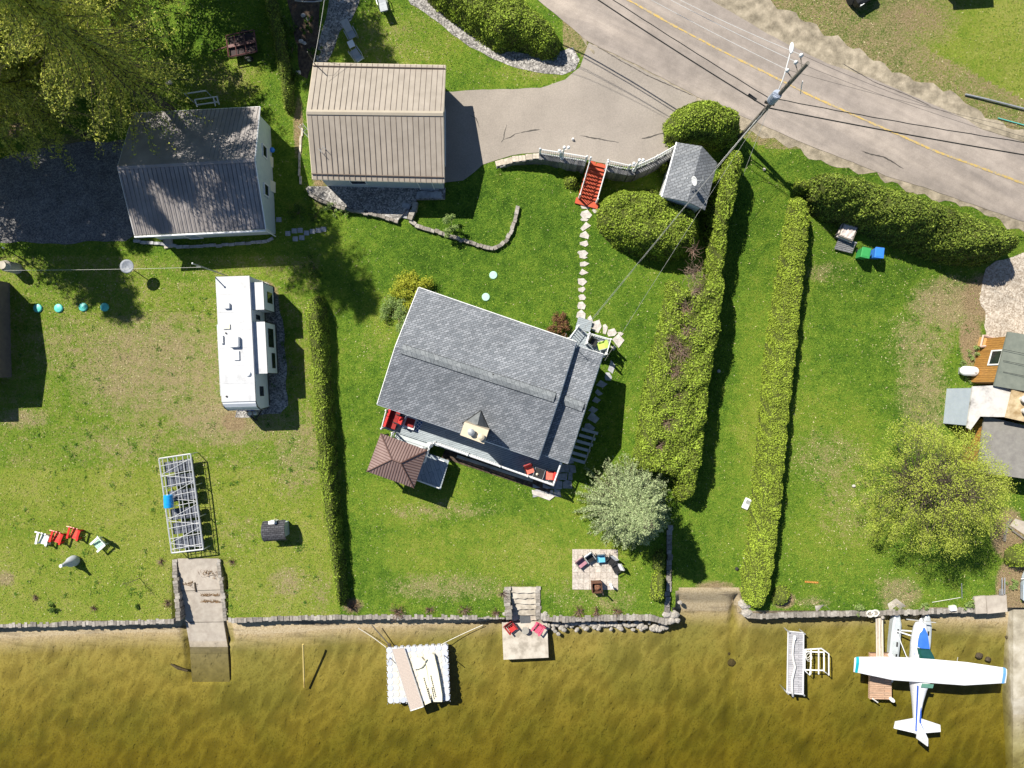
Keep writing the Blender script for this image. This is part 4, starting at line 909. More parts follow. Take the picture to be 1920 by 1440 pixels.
b_ = MB(); b_.box((0,0,.5), (.72,.72,.03)); b_.build('table_top', BLACK, t, world=False)
b_ = MB()
for s_ in (-1, 1): b_.box((s_*.37,0,.515), (.03,.74,.03)); b_.box((0,s_*.37,.515), (.70,.03,.03))
b_.build('table_rim', GALV, t, world=False)
for sx in (-1, 1):
    for sy in (-1, 1): b_ = MB(); b_.tube([(sx*.33, sy*.33, 0), (sx*.33, sy*.33, .5)], .02, 5); b_.build('leg', GALV, t, world=False)
o = MB().lathe(Wp(1007,889,PZ+.52), [(.07,0),(.09,.05),(.04,.09),(.03,.14),(.01,.15)], 10).build('candle_jar', CREAM); tag(o, 'small pale ornament on the black porch table', 'ornament')
so = Wp(739,782,PZ); t = thing('porch_sofa', 'red cushioned sofa at the left end of the porch', 'sofa', tuple(so), HA+R(90))
b_ = MB(); b_.box((0,0,.2), (1.7,.8,.25)); b_.box((0,.42,.5), (1.7,.12,.6)); b_.build('frame', BLACK, t, world=False)
b_ = MB(); b_.box((-.4,-.05,.40), (.78,.7,.16)); b_.box((.4,-.05,.40), (.78,.7,.16)); b_.build('seat_cushion', DRED, t, world=False)
b_ = MB(); b_.box((-.4,.33,.68), (.76,.16,.5)); b_.box((.4,.33,.68), (.76,.16,.5)); b_.build('back_cushion', REDD, t, world=False)
lawn_chair('porch_chair', 'red cushioned chair beside the sofa at the left end of the porch', Wp(748,785,PZ), R(-110), REDD, REDD, BLACK, .62)
t = thing('coffee_table', 'pale low table with a dark red top on the patterned rug', 'table', tuple(Wp(770,792,PZ)), HA)
b_ = MB(); b_.box((0,0,.4), (.85,.85,.05)); b_.build('table_top', WHITE, t, world=False); b_ = MB(); b_.box((0.02,0.02,.47), (.62,.62,.08)); b_.build('tray', DRED, t, world=False)
for sx in (-1, 1):
    for sy in (-1, 1): b_ = MB(); b_.box((sx*.36, sy*.36, .19), (.06,.06,.37)); b_.build('leg', WHITE, t, world=False)
m, n, b = mk('lattice_rug'); c = coords(n, 'Object', 1, R(45)); tb = n.nodes.new('ShaderNodeTexBrick'); n.links.new(c.outputs[0], tb.inputs[0]); tb.offset = 0
tb.inputs['Scale'].default_value = 1; tb.inputs['Brick Width'].default_value = .2; tb.inputs['Row Height'].default_value = .2; tb.inputs['Mortar Size'].default_value = .022
for i_, c_ in (('Color1',(.03,.09,.24)),('Color2',(.04,.11,.28)),('Mortar',(.6,.62,.66))): tb.inputs[i_].default_value = (*c_, 1)
n.links.new(tb.outputs[0], b.inputs['Base Color'])
rp = [Wp(744,774,PZ), Wp(793,790,PZ), Wp(785,811,PZ), Wp(737,795,PZ)]; o = MB().slab([p+Vector((0,0,.015)) for p in rp], .012).build('rug', m); tag(o, 'blue rug with a white lattice pattern on the porch', 'rug')
lawn_chair('porch_chair', 'lime green cushioned chair on the small front porch', Wp(1127,648,fz), R(-75), LIME, LIME, GALV, .62)
lawn_chair('porch_chair', 'small dark slatted chair in the railing shade of the front porch', Wp(1112,642,fz), R(60), BLACK, BLACK, BLACK, .5)
shrub('potted_plant', 'potted plant on the corner of the front porch', 'plant', 1108, 634, .22, .5, L_GRN, 160, .08, base=fz)
# gazebo on its low deck
GZ0 = 1.2; gq = [Wp(714,812.5,3.2), Wp(800.7,844,3.2), Wp(776,915,3.2), Wp(687.6,884,3.2)]; g0, g1_ = Wp(734.7,861.5,4.0), Wp(751.5,868,4.0)
gd = thing('gazebo', 'brown hip-roofed metal gazebo at the corner of the porch', 'gazebo', tuple(Wp(744,865,0.0)))
faces = [[gq[0], gq[1], g1_, g0], [gq[1], gq[2], g1_], [gq[2], gq[3], g0, g1_], [gq[3], gq[0], g0]]
mb = MB(); [mb.slab(f, .05) for f in faces]; gr = mb.build('roof', GAZ, gd)
mb = MB(); gy = (gq[0]-gq[3]).normalized(); gx = (gq[1]-gq[0]).normalized()
for f, d_ in zip(faces, (gy, gx, gy, gx)): ribs(mb, f, d_, .19, .05, .03)
mb.build('seams', GAZR, gr)
mb = MB(); [mb.tube([a+Vector((0,0,.04)), b+Vector((0,0,.04))], .05, 5) for a, b in ((gq[0],g0),(gq[3],g0),(gq[1],g1_),(gq[2],g1_),(g0,g1_))]; mb.build('hip_cap', GAZR, gr)
gc = (gq[0]+gq[1]+gq[2]+gq[3])/4
for p in gq: c_ = p.lerp(gc, .12); b_ = MB(); b_.box((c_.x, c_.y, (GZ0+3.1)/2), (.14,.14,3.1-GZ0), HA); b_.build('post', BLACK, gd)
dk = thing('garden_deck', 'low deck under and beside the brown gazebo, shaded blue by its roof', 'deck', tuple(Wp(800,885,0)))
d0 = Wp(842,864,GZ0); d1 = Wp(826,918,GZ0); d2 = d1-gx*5.1; d3 = d0-gx*5.1
mb = MB(); mb.slab([d0, d1, d2, d3], .15); mb.build('deck_boards', DECKN, dk)
mb = MB()
for a in (d0, d1, d2, d3, d0.lerp(d3,.5), d1.lerp(d2,.5)): b2 = a.lerp(gc, .04); mb.box((b2.x, b2.y, .5), (.15,.15,1.2))
mb.build('deck_posts', WOODP, dk)
rail(dk, [d1-gx*.1+gy*.1, d1-gx*2.0+gy*.1], .25, WHITE, .3, .03, 'edge_rail', posts=False); rail(dk, [d0-gx*.3-gy*.15, d0-gx*1.0-gy*.12], .3, WHITE, .25, .03, 'edge_rail', posts=False)
for i, (px_, py_) in enumerate([(790,842),(806,834)]):
    o = MB().ell(Wp(px_, py_, GZ0+.5), (.25,.22,.3), 10, 6, jit=.06).build('cushion_bundle', WHITE, smooth=True); tag(o, 'white bundle by the gazebo corner, the %s of two' % ('lower' if i == 0 else 'upper'), 'bundle')
# ledge and flagstone patio at the house's lower side
ed = [S(835,842), S(1035,908), S(1030,925), S(828,858)]; o = MB().slab([p+Vector((0,0,.05)) for p in ed], .12).build('soil_bed', MULCH); tag(o, kind='structure')
led = [S(858,852), S(1000,898), S(998,903), S(856,857)]; o = MB().slab([p+Vector((0,0,.3)) for p in led], .35).build('garden_curb', CONCD); tag(o, 'long pale concrete curb below the porch', 'curb')
def flags(name, label, px, mat, s=.55, z=.05, th=.06, cat='paving', gap=.04, rot=0, seed=2, square=False):
    """irregular slabs filling an outline, one paved surface"""
    rnd = random.Random(seed); P = [S(*p) for p in px]; poly = [(p.x, p.y) for p in P]; xs = [p[0] for p in poly]; ys = [p[1] for p in poly]; mb = MB()
    y = min(ys)
    while y < max(ys):
        x = min(xs)+rnd.uniform(-s, 0)
        while x < max(xs):
            w_ = s*rnd.uniform(.7, 1.5); h_ = s
            c = (x+w_/2, y+h_/2)
            if pip(np.array([c[0]]), np.array([c[1]]), poly)[0]:
                g = G(*c)+z; j = lambda: rnd.uniform(-.07, .07)*s*1.6
                q = [(x+gap+j(), y+gap+j()), (x+w_/2, y+gap/2+j()), (x+w_-gap+j(), y+gap+j()), (x+w_-gap+j(), y+h_-gap+j()), (x+w_/2, y+h_-gap/2+j()), (x+gap+j(), y+h_-gap+j())]
                mb.slab([(a, b, g) for a, b in q], th)
            x += w_
        y += s
    o = mb.build(name, mat); return tag(o, label, cat)
flags('flagstone_patio', 'flagstone patio wrapping the lake-side corner of the house', [(1000,905),(1045,880),(1070,860),(1086,868),(1082,890),(1058,918),(1045,932),(1020,930),(1000,918)], isl('blue_flagstone', [(.24,.24,.25),(.32,.32,.33),(.28,.28,.29)], .8, .4, 10, 4), .62)
b_ = MB(); q_ = [S(997,918), S(1040,930), S(1030,938), S(998,926)]; b_.slab([p+Vector((0,0,.10)) for p in q_], .14); tag(b_.build('stone_slab', FLAG), 'sunlit pale stone slab at the edge of the flagstone patio', 'slab')
t = thing('side_steps', 'run of pale plank steps down the right side of the house', 'steps', tuple(S(1085,840)))
for i in range(6):
    a = S(1091-4.6*i, 808+11*i); b_ = MB(); zz = .42-.06*i; b_.box((a.x+.55, a.y, zz), (1.25, .22, .07), HA+R(3)); b_.build('step', nm('grey_plank', [(.34,.36,.38),(.40,.42,.44)], 4, .8) if 'grey_plank' not in MATS else MATS['grey_plank'], t)
b_ = MB(); a = S(1114,812); c_ = S(1096,868); b_.tube([a+Vector((0,0,.45)), c_+Vector((0,0,.12))], .05, 4); b_.build('side_rail', GALV, t)
# --- beige metal roofed garage
bE = [Wp(588,117.5,3), Wp(835,122.5,3), Wp(833,342,3), Wp(586,335.5,3)]; bR0, bR1 = Wp(575,210,4.4), Wp(831,213,4.4)
bg_ = thing('garage', 'garage with a beige standing-seam metal roof at the end of the asphalt driveway', 'garage', tuple(Wp(710,230,0)))
rf, k = gable(bg_, bE, bR0, bR1, METROOF, GREYW, -.1, .1, .3, METRIB, .385)
ridgecap(bR0, bR1, .34, METRIDGE, rf, .03)
mb = MB()
for a, b, f_ in ((bE[0], bE[1], .10), (bE[3], bE[2], .10)):
    o_ = (bR0 if a is bE[0] else bR0)-a; o_ = o_*f_/o_.length*3.2; mb.tube([a+o_+Vector((0,0,.07)), b+(bR1-b)*(o_.length/(bR1-b).length)+Vector((0,0,.07))], .045, 4)
mb.build('snow_guard', METRIB, rf)
mb = MB(); [mb.tube([a+Vector((0,0,-.05)), b+Vector((0,0,-.05))], .05, 4) for a, b in ((bE[0],bE[1]),(bE[3],bE[2]),(bE[0],bR0),(bR0,bE[3]),(bE[1],bR1),(bR1,bE[2]))]; mb.build('fascia', BEIGE, bg_)
p = k[3].lerp(k[2], .86); opening(bg_, 'door', (p.x, p.y-.05, 1.1), 1.1, 2.1, 0, WHITE, HWALL)
p = k[3].lerp(k[2], .3); opening(bg_, 'window', (p.x, p.y-.05, 1.6), 1.2, .9, 0)
p = k[1].lerp(k[2], .5); opening(bg_, 'garage_door', (p.x+.05, p.y, 1.25), 4.2, 2.4, R(90), WHITE, GREYW)
b_ = MB(); a0 = Wp(588,118,3.1); b_.tube([a0+Vector((.1,-.1,-.3)), a0+Vector((.1,-.1,1.8))], .035, 5); b_.tube([a0+Vector((.1,-.1,1.7)), a0+Vector((.9,-.4,1.2)), a0+Vector((1.9,-.2,.15))], .012, 4); b_.build('service_mast', BLACK, bg_)
lad = thing('ladder', 'dark ladder leaning on the left edge of the beige metal roof', 'ladder', tuple(Wp(562,233,0)))
la, lb_ = Wp(563,234,2.2), Wp(607,283,3.95); sd_ = (lb_-la).normalized().cross(Vector((0,0,1))).normalized()*.17; b_ = MB()
for s_ in (-1, 1): b_.tube([la+sd_*s_, lb_+sd_*s_], .02, 4)
for i in range(7): p = la.lerp(lb_, (i+.5)/7); b_.tube([p-sd_, p+sd_], .015, 4)
b_.tube([la, la*1.0+Vector((0,0,-2.1))], .03, 4); b_.build('ladder_frame', GALV, lad)
# --- dark metal roofed garage
dE = [Wp(250,212,3), Wp(487,200,3), Wp(497.5,429,3), Wp(252,441,3)]; dR0, dR1 = Wp(220,313,4.7), Wp(477,299,4.6)
dg = thing('garage', 'pale-walled garage with a grey ribbed metal roof under dappled tree shade', 'garage', tuple(Wp(370,320,0)))
rf, k = gable(dg, dE, dR0, dR1, DKROOF, GREYW, -.1, .1, .3, DKRIB, .30)
ridgecap(dR0, dR1, .34, DKROOF, rf, .03)
mb = MB(); mb.tube([dE[3]+Vector((0,-.12,-.05)), dE[2]+Vector((0,-.12,-.05))], .08, 6); mb.tube([dE[2]+Vector((0,-.12,-.1)), dE[2]+Vector((-.3,.1,-.6)), dE[2]+Vector((-.3,.1,-2.9))], .05, 6); mb.build('gutter', WHITE, dg)
mb = MB(); [mb.tube([a+Vector((0,0,-.05)), b+Vector((0,0,-.05))], .05, 4) for a, b in ((dE[0],dE[1]),(dE[0],dR0),(dR0,dE[3]),(dE[1],dR1),(dR1,dE[2]))]; mb.build('fascia', WHITE, dg)
p = k[3].lerp(k[2], .32); opening(dg, 'door', (p.x, p.y-.05, 1.1), 1.0, 2.1, R(3), WHITE, HWALL)
for f_ in (.3, .65): p = k[1].lerp(k[2], f_); opening(dg, 'window', (p.x+.05, p.y, 1.7), .9, .9, R(92))
p = dE[3].lerp(dE[0], .5); opening(dg, 'garage_door', (k[3].lerp(k[0], .45).x-.05, k[3].lerp(k[0], .45).y, 1.2), 4.0, 2.3, R(-90), WHITE, GREYW)
# --- small shingled shed
sz = 3.6; sg = .9; sE = [Wp(1269,267,sz), Wp(1345,306,sz), Wp(1322,394,sz), Wp(1241,369,sz)]; sR0, sR1 = Wp(1316,274,4.35), Wp(1289,378,4.3)
sh = thing('shed', 'small shed with grey shingled roof between two rounded cedars', 'shed', tuple(Wp(1295,330,sg)))
# ridge runs north-south here
rf, k = gable(sh, [sE[0], sE[3], sE[2], sE[1]], sR0, sR1, SHEDS, WHITE, .1, .1, .25)
mb = MB(); mb.tube([sE[0], sE[3]], .07, 4); mb.build('fascia', WHITE, sh)
p = k[0].lerp(k[1], .5); opening(sh, 'window', (p.x-.03, p.y, 2.2), .8, .7, R(-106))
dsh = thing('satellite_dish', 'white satellite dish on a thin tripod above the shed roof', 'dish', tuple(Wp(1312,345,4.2))); c_ = Wp(1304,339,5.1)
M = Matrix.Rotation(R(18), 3, 'Z') @ Matrix.Rotation(R(-76), 3, 'Y')
b_ = MB(); b_.lathe(c_, [(0,0),(.17,.02),(.30,.07),(.33,.10),(.30,.10),(.17,.05),(0,.03)], 18, M=M); b_.build('reflector', WHITE, dsh, smooth=True)
b_ = MB(); a0 = Wp(1312,345,4.2)
b_.tube([c_, a0+Vector((.05,0,.9)), a0], .025, 5)
for dx, dy in ((-.55,-.5),(.45,-.7),(.25,.6)): b_.tube([a0+Vector((0,0,.75)), a0+Vector((dx,dy,-.05))], .016, 4)
b_.tube([c_, c_+Vector((-.55,.12,.1))], .015, 4); b_.ell(c_+Vector((-.55,.12,.1)), (.06,.06,.06), 6, 4); b_.build('mount', GALV, dsh)
# --- neighbour at the left edge
nb = thing('house', 'dark-sided house cut off by the left edge of the photo', 'house', tuple(uv2(-60, 615))+(0,))
nE = [Vector((*uv2(-160,518),3.1)), Vector((*uv2(26,523),3.1)), Vector((*uv2(30,715),3.1)), Vector((*uv2(-160,722),3.1))]; nR0 = Vector((*uv2(-160,615),5)); nR1 = Vector((*uv2(12,605),5))
gable(nb, nE, nR0, nR1, GRYROOF, nm('brown_siding', [(.12,.10,.09),(.17,.14,.12)], 3, .8), -.1, .12, .3)
b_ = MB(); q_ = [Vector((*uv2(-120,718),2.3)), Vector((*uv2(-2,716),2.3)), Vector((*uv2(0,756),2.2)), Vector((*uv2(-120,758),2.2))]; b_.slab(q_, .12); b_.build('lean_to_roof', GRYROOF, nb)
# --- cottage at the right edge
ct = thing('cottage', 'cottage with green-grey, patched pale and tan roofs cut off by the right edge', 'house', tuple(Wp(1900,760,0)))
def rp_(name, px, zs, mat, th=.12):
    q_ = [Wp(p[0], p[1], z) for p, z in zip(px, zs)]; return MB().slab(q_, th).build(name, mat, ct)
rp_('roof', [(1890,622),(2010,640),(1990,745),(1864,723.5)], [3.2,3.9,3.9,3.2], GRNROOF); 
rp_('roof', [(1824,724.5),(1901,721),(1887,782),(1838,781),(1820,806),(1813,802)], [2.91,3.0,3.0,2.95,2.91,2.9], WHTROOF)
rp_('roof', [(1901,720.5),(1990,722),(1985,805),(1886,783)], [3.3,3.3,3.3,3.3], TANROOF)
rp_('roof', [(1846,780),(1985,812),(1975,905),(1832,885)], [2.3,2.6,2.6,2.3], GRYROOF)
ORW = mat_planks('orange_siding', [(.38,.19,.045),(.33,.16,.035),(.19,.09,.02)], .14, R(52))
def cw(z1, pts, m_): MB().slab([Wp(p[0], p[1], z1) for p in pts], z1+.1).build('wall', m_, ct)
cw(3.05, [(1896,630),(1985,642),(1968,733),(1872,716)], ORW); cw(2.75, [(1822,729),(1900,727),(1890,776),(1836,776),(1815,798)], nm('pale_blue_siding', [(.36,.41,.48),(.42,.47,.54)], 2.5, .6)); cw(3.15, [(1905,726),(1980,728),(1975,798),(1892,779)], ORW); cw(2.15, [(1850,786),(1970,812),(1962,898),(1838,878)], ORW)
wa, wb_ = Wp(1896,630,3.05), Wp(1872,716,3.05); wp_ = wa.lerp(wb_, .46); opening(ct, 'window', (wp_.x-.05, wp_.y, 2.15), 1.15, 1.2, math.atan2(wb_.y-wa.y, wb_.x-wa.x), WHITE, GLASS, .1)
for px_, py_ in ((1915,748),(1918,770)): MB().lathe(Wp(px_, py_, 3.3), [(.16,0),(.16,.3),(.26,.3),(.26,.42),(.1,.5),(0,.5)], 14).build('roof_vent', ALU, ct)
b_ = MB(); 
for y_ in (655, 676, 697): b_.tube([Wp(1881,y_,3.35), Wp(1925,y_+9,3.65)], .015, 4)
b_.build('roof_cable', BLACK, ct)
tb = thing('planter_box', 'triangular planter box with tan wooden rim above the orange cottage wall', 'planter', tuple(Wp(1860,642,0)))
MB().slab([Wp(1847,631,.62), Wp(1885,640,.62), Wp(1884,645,.62), Wp(1842,649,.62)], .6).build('soil', nm('orange_soil', [(.42,.24,.08),(.50,.31,.13)], 9, .9), tb)
b_ = MB(); [b_.tube([Wp(*a,.7), Wp(*c,.7)], .08, 4) for a, c in (((1844,628),(1839,650)),((1839,650),(1886,645)),((1846,629),(1886,642)))]; b_.build('rim', nm('pink_timber', [(.45,.32,.26),(.52,.38,.32)], 4, .8), tb)
tk = thing('propane_tank', 'white capsule-shaped tank beside the orange cottage wall', 'tank', tuple(Wp(1807,696,0)), R(-4)); M = Matrix.Rotation(R(90), 3, 'Y')
b_ = MB(); b_.lathe((0,0,.62), [(0,-.66),(.18,-.62),(.31,-.5),(.36,-.34),(.36,.34),(.31,.5),(.18,.62),(0,.66)], 18, M=M); b_.build('tank_body', WHITE, tk, world=False, smooth=True)
b_ = MB(); b_.lathe((.2,0,.95), [(.1,0),(.1,.12),(0,.14)], 10); b_.build('valve_cover', WHITE, tk, world=False)
b_ = MB(); b_.box((-.35,0,.14), (.1,.5,.28)); b_.box((.35,0,.14), (.1,.5,.28)); b_.build('cradle', GALV, tk, world=False)
b_ = MB(); p = Wp(1820,832,.0); t = thing('clothes_rack', 'white metal rack by the orange wall below the patched roof', 'rack', tuple(p), R(-12))
b_.tube([(-.35,.5,.7),(-.35,-.55,.7)], .05, 5)
for y_ in (.5,0,-.5): b_.tube([(-.35,y_,.7),(.3,y_,.7)], .045, 5)
b_.build('bars', WHITE, t, world=False); b_ = MB()
for x_ in (-.35,.3):
    for y_ in (.5,-.5): b_.tube([(x_,y_,0),(x_,y_,.7)], .03, 5)
b_.build('legs', WHITE, t, world=False)
# ---------------- walls, steps, paths ----------------
def block_wall(name, label, pts, width, bot, mat, cat='wall', bl=.32, jit=.03, group=None, rows=1, stag=.05, seed=5):
    """dry-laid wall through 3D top points; bot = drop (m) or list of bottom z"""
    rnd = random.Random(seed); mb = MB()
    for i in range(len(pts)-1):
        a, b = Vector(pts[i]), Vector(pts[i+1]); L = (b-a).length; ang = math.atan2(b.y-a.y, b.x-a.x); n = max(1, int(L/bl)); d = (b-a)/n; nr = Vector((-math.sin(ang), math.cos(ang), 0))
        ba = bot[i] if isinstance(bot, list) else a.z-bot; bb = bot[i+1] if isinstance(bot, list) else b.z-bot
        for j in range(n):
            for r in range(rows):
                c = a+d*(j+.5); z0 = ba+(bb-ba)*(j+.5)/n; hh = c.z-z0; w_ = width/rows*rnd.uniform(.95, 1.12)
                o = nr*((r+.5)/rows-.5)*width+nr*rnd.uniform(-stag, stag); top = c.z+rnd.uniform(-jit, jit)
                mb.box((c.x+o.x, c.y+o.y, (top+z0)/2), (L/n*rnd.uniform(.9, 1.0), w_, top-z0), ang+rnd.uniform(-.05, .05))
    return tag(mb.build(name, mat), label, cat, group)
WP3 = [Wp(a, b, z) for a, b, z in WALLPX]
low = []
lefts = WP3[:6]; rights = WP3[5:]
def shift(pts, d, dz=0): return [p+Vector((0, d, dz)) for p in pts]
block_wall('retaining_wall', 'curved block retaining wall with a pale cap left of the red stairs', shift(WP3[:5], -.15), .42, [G(p.x, p.y-.9)-.2 for p in WP3[:5]], STONEB, bl=.24, stag=.02, jit=.01)
block_wall('retaining_wall', 'curved block retaining wall right of the red stairs, under the white railing', shift(WP3[5:], -.15), .42, [G(p.x, p.y-.9)-.2 for p in WP3[5:]], STONEB, bl=.24, stag=.02, jit=.01)
block_wall('cap_stones', 'row of tan cap stones on the left end of the curved retaining wall', shift(WP3[:3], -.08, .07), .38, .09, STONET, 'coping', bl=.45)
wr = thing('railing', 'white ornamental railing on the retaining wall left of the red stairs', 'railing', tuple(WP3[3]))
rail(wr, [p+Vector((0,.02,.02)) for p in (WP3[2]+(WP3[3]-WP3[2])*.02, WP3[3], WP3[4])], .95, WHITE, .15, .035, 'rail_section')
wr = thing('railing', 'white ornamental railing on the retaining wall right of the red stairs', 'railing', tuple(WP3[7]))
rail(wr, [p+Vector((0,.02,.02)) for p in (WP3[5]+Vector((.1,0,0)), WP3[6], WP3[7], WP3[8], WP3[9])], .95, WHITE, .15, .035, 'rail_section')
def lamp_post(label, p):
    t = thing('lamp_post', label, 'lamp', tuple(p), R(20), 'three-globe lamp posts'); b_ = MB()
    b_.lathe((0,0,0), [(.16,0),(.16,.1),(.07,.25),(.05,.9),(.045,2.0),(.07,2.05),(.02,2.1)], 10); b_.tube([(-.34,0,1.75),(-.2,0,1.6),(0,0,1.7),(.2,0,1.6),(.34,0,1.75)], .025, 6)
    b_.build('post', WHITE, t, world=False, smooth=True)
    for c in ((-.34,0,1.88),(.34,0,1.88),(0,0,2.22)): q = MB(); q.ell(c, (.12,.12,.13), 10, 6); q.build('globe', WHITE, t, world=False, smooth=True)
lamp_post('white three-globe lamp post on the railing left of the red stairs', WP3[3]+Vector((.15,-.05,0)))
lamp_post('white three-globe lamp post on the railing right of the red stairs', WP3[7]+Vector((-.1,-.05,0)))
st = thing('staircase', 'red-stained wooden stairs down from the driveway to the lawn', 'stairs', tuple(S(1103,378)))
t0, t1 = Wp(1109,308,1.8), Wp(1133,309,1.8); b0, b1 = Wp(1085,375,.12), Wp(1118,377,.12); b_ = MB(); rz_ = MB(); n_ = 10
dn = ((b0+b1)/2-(t0+t1)/2); dn.z = 0; dnn = dn.normalized(); rt = Vector((-dnn.y, dnn.x, 0)); hwid = .62
for i in range(n_+1):
    f = i/n_; c = ((t0+t1)/2).lerp((b0+b1)/2, f); wv = hwid+.03*i/n_; an = math.atan2(rt.y, rt.x)
    (b_.box((c.x, c.y, c.z), (wv*2, .26, .05), an)); c2 = c+dnn*.12; rz_.box((c2.x, c2.y, c.z-.10), (wv*2-.04, .03, .15), an)
b_.build('treads', REDST, st); rz_.build('risers', REDST, st); b_ = MB()
for s_ in (-1, 1): b_.tube([(t0+t1)/2+rt*s_*(hwid+.02)+Vector((0,0,-.12)), (b0+b1)/2+rt*s_*(hwid+.05)+Vector((0,0,-.08))], .09, 4)
b_.build('stringers', REDST, st)
b_ = MB(); c = (b0+b1)/2+dnn*.2; b_.box((c.x, c.y, .08), (1.75, .45, .12), math.atan2(rt.y, rt.x)); b_.build('bottom_landing', REDST, st)
for s_ in (-1, 1): rail(st, [(t0+t1)/2+rt*s_*(hwid+.02)+Vector((0,0,.02)), (b0+b1)/2+rt*s_*(hwid+.05)+Vector((0,0,.02))], .9, WHITE, .17, .035, 'stair_rail')
ORD = 'first second third fourth fifth sixth seventh eighth ninth tenth eleventh twelfth thirteenth fourteenth fifteenth sixteenth seventeenth eighteenth'.split()
def stone(px, py, wx, wy, label, rot=0, group='stepping stones across the lawn', seed=0, mat=FLAG, nm_='stepping_stone', sq=False):
    p = S(px, py); rnd = random.Random(seed+int(px*3+py)); n = 4 if sq else rnd.choice([4, 5, 5, 6]); pts = []
    for i in range(n):
        a = 2*math.pi*(i+(.5 if sq else rnd.uniform(-.3, .3)))/n+rot; r = (1.15 if sq else rnd.uniform(.8, 1.2)); pts.append((p.x+math.cos(a)*wx/42*r, p.y+math.sin(a)*wy/42*r))
    o = MB().prism(pts, p.z-.1, p.z+.045).build(nm_, mat); return tag(o, label, 'stone', group)
for i, q in enumerate([(1098,386,22,14),(1098,403,20,14),(1095,412,14,6),(1098,425,19,14),(1096,441,18,15),(1095,457,16,11),(1093,475,18,9),(1094,482,17,6),(1094,495,18,9),(1093,511,15,11),(1091,528,15,12),(1091,543,13,9),(1091,557,12,11),(1090,573,15,15),(1090,591,16,16)]):
    stone(*q, f'{ORD[i]} pale stepping stone counted down from the red stairs')
for q, lb in [((1095,612,20,17),'widest pale stone where the path bends at the porch'),((1107,603,9,20),'narrow upright stone right of the widest one at the bend'),((1118,613,15,23),'tall tapering stone above the front porch'),((1134,617,9,17),'slim stone above the front porch railing'),((1147,624,16,14),'pointed stone right of the slim one near the porch'),((1163,626,9,7),'smallest stone at the outer end of the fan by the porch'),((1158,639,20,20),'large curved stone at the end of the fan by the porch'),((1150,652,9,8),'small stone tucked by the porch railing')]: stone(*q, lb)
BST = isl('grey_flagstone', [(.30,.31,.33),(.38,.38,.39)], .8, .4, 10, 4)
for i, q in enumerate([(1147,690,14,22),(1140,706,12,14),(1128,720,17,15),(1123,736,14,12),(1118,750,13,13),(1112,768,15,13),(1112,783,19,17),(1104,800,22,13)]): stone(*q, f'{ORD[i]} shaded stone counted down the right side of the house', group='stepping stones beside the house', mat=BST)
for i, q in enumerate([(1165,372,14,6),(1118,394,11,12)]): stone(*q, ['flat stone between the retaining wall and the kidney-shaped cedar','small triangular stone beside the foot of the red stairs'][i])
for i, (x_, y_) in enumerate([(540,438),(552,433),(563,432),(575,437),(586,434),(597,432),(607,430),(554,448),(566,446),(523,412)]): stone(x_, y_, 10, 9, (f'{ORD[i]} square paver from the left in the upper row between the garages' if i < 7 else ['left paver of the two in the lower row between the garages','right paver of the two in the lower row between the garages','single square paver beside the lower corner of the grey-roofed garage'][i-7]), group='square pavers between the garages', mat=BST, nm_='square_paver', sq=True)
# terrace below the beige garage
tp = [(577,349),(835,352),(834,373),(782,374),(777,380),(757,400),(746,413),(715,403),(690,397),(655,390),(622,381),(597,370),(580,360)]
o = MB().slab([Wp(a, b, .28) for a, b in tp], .5).build('gravel_terrace', GRAV); tag(o, kind='structure')
block_wall('retaining_wall', 'thin stone edging around the gravel terrace below the beige garage', [Wp(a, b, .36) for a, b in [(575,352),(580,362),(597,373),(622,384),(655,393),(690,400),(715,406),(746,416)]], .2, .6, STONE, bl=.3)
block_wall('retaining_wall', 'short stone wall beside the steps of the gravel terrace', [Wp(a, b, .5) for a, b in [(778,378),(775,395),(768,412)]], .34, .7, STONE, bl=.35)
t = thing('stone_steps', 'shaded stone steps at the corner of the gravel terrace', 'steps', tuple(S(762,396)))
for i in range(3): b_ = MB(); p = Wp(762-3*i, 386+9*i, .22-.08*i); b_.box(p, (.62, .38, .14), R(-12)); b_.build('step', BST, t)
flags('slab_patio', 'grey slab landing in front of the beige garage door', [(783,352),(833,352),(832,374),(783,374)], BST, .55, z=.33, th=.1, gap=.02)
block_wall('stone_edging', 'curved stone edging sweeping round the lawn below the beige garage', [Wp(a, b, .32) for a, b in [(768,414),(779,421),(800,428),(830,437),(855,446),(880,454),(905,462),(925,466),(940,460),(952,447),(960,430),(966,410),(972,386)]], .26, .5, STONE, 'edging', bl=.26, stag=.05, jit=.04)
block_wall('stone_edging', 'straight stone edging left of the beige garage', [Wp(a, b, .12) for a, b in [(566,240),(562,300),(562,345)]], .14, .3, STONET, 'edging', bl=.5)
block_wall('stone_edging', 'low stone curb along the lower side of the grey-roofed garage', [Wp(a, b, .15) for a, b in [(250,452),(300,455),(330,462),(380,461),(440,458),(500,452),(512,446)]], .2, .3, BST, 'edging', bl=.4)
o = MB().slab([Wp(a, b, .12) for a, b in [(305,445),(322,445),(324,463),(308,466)]], .3).build('door_step', CONCD); tag(o, 'concrete step at the side door of the grey-roofed garage', 'step')
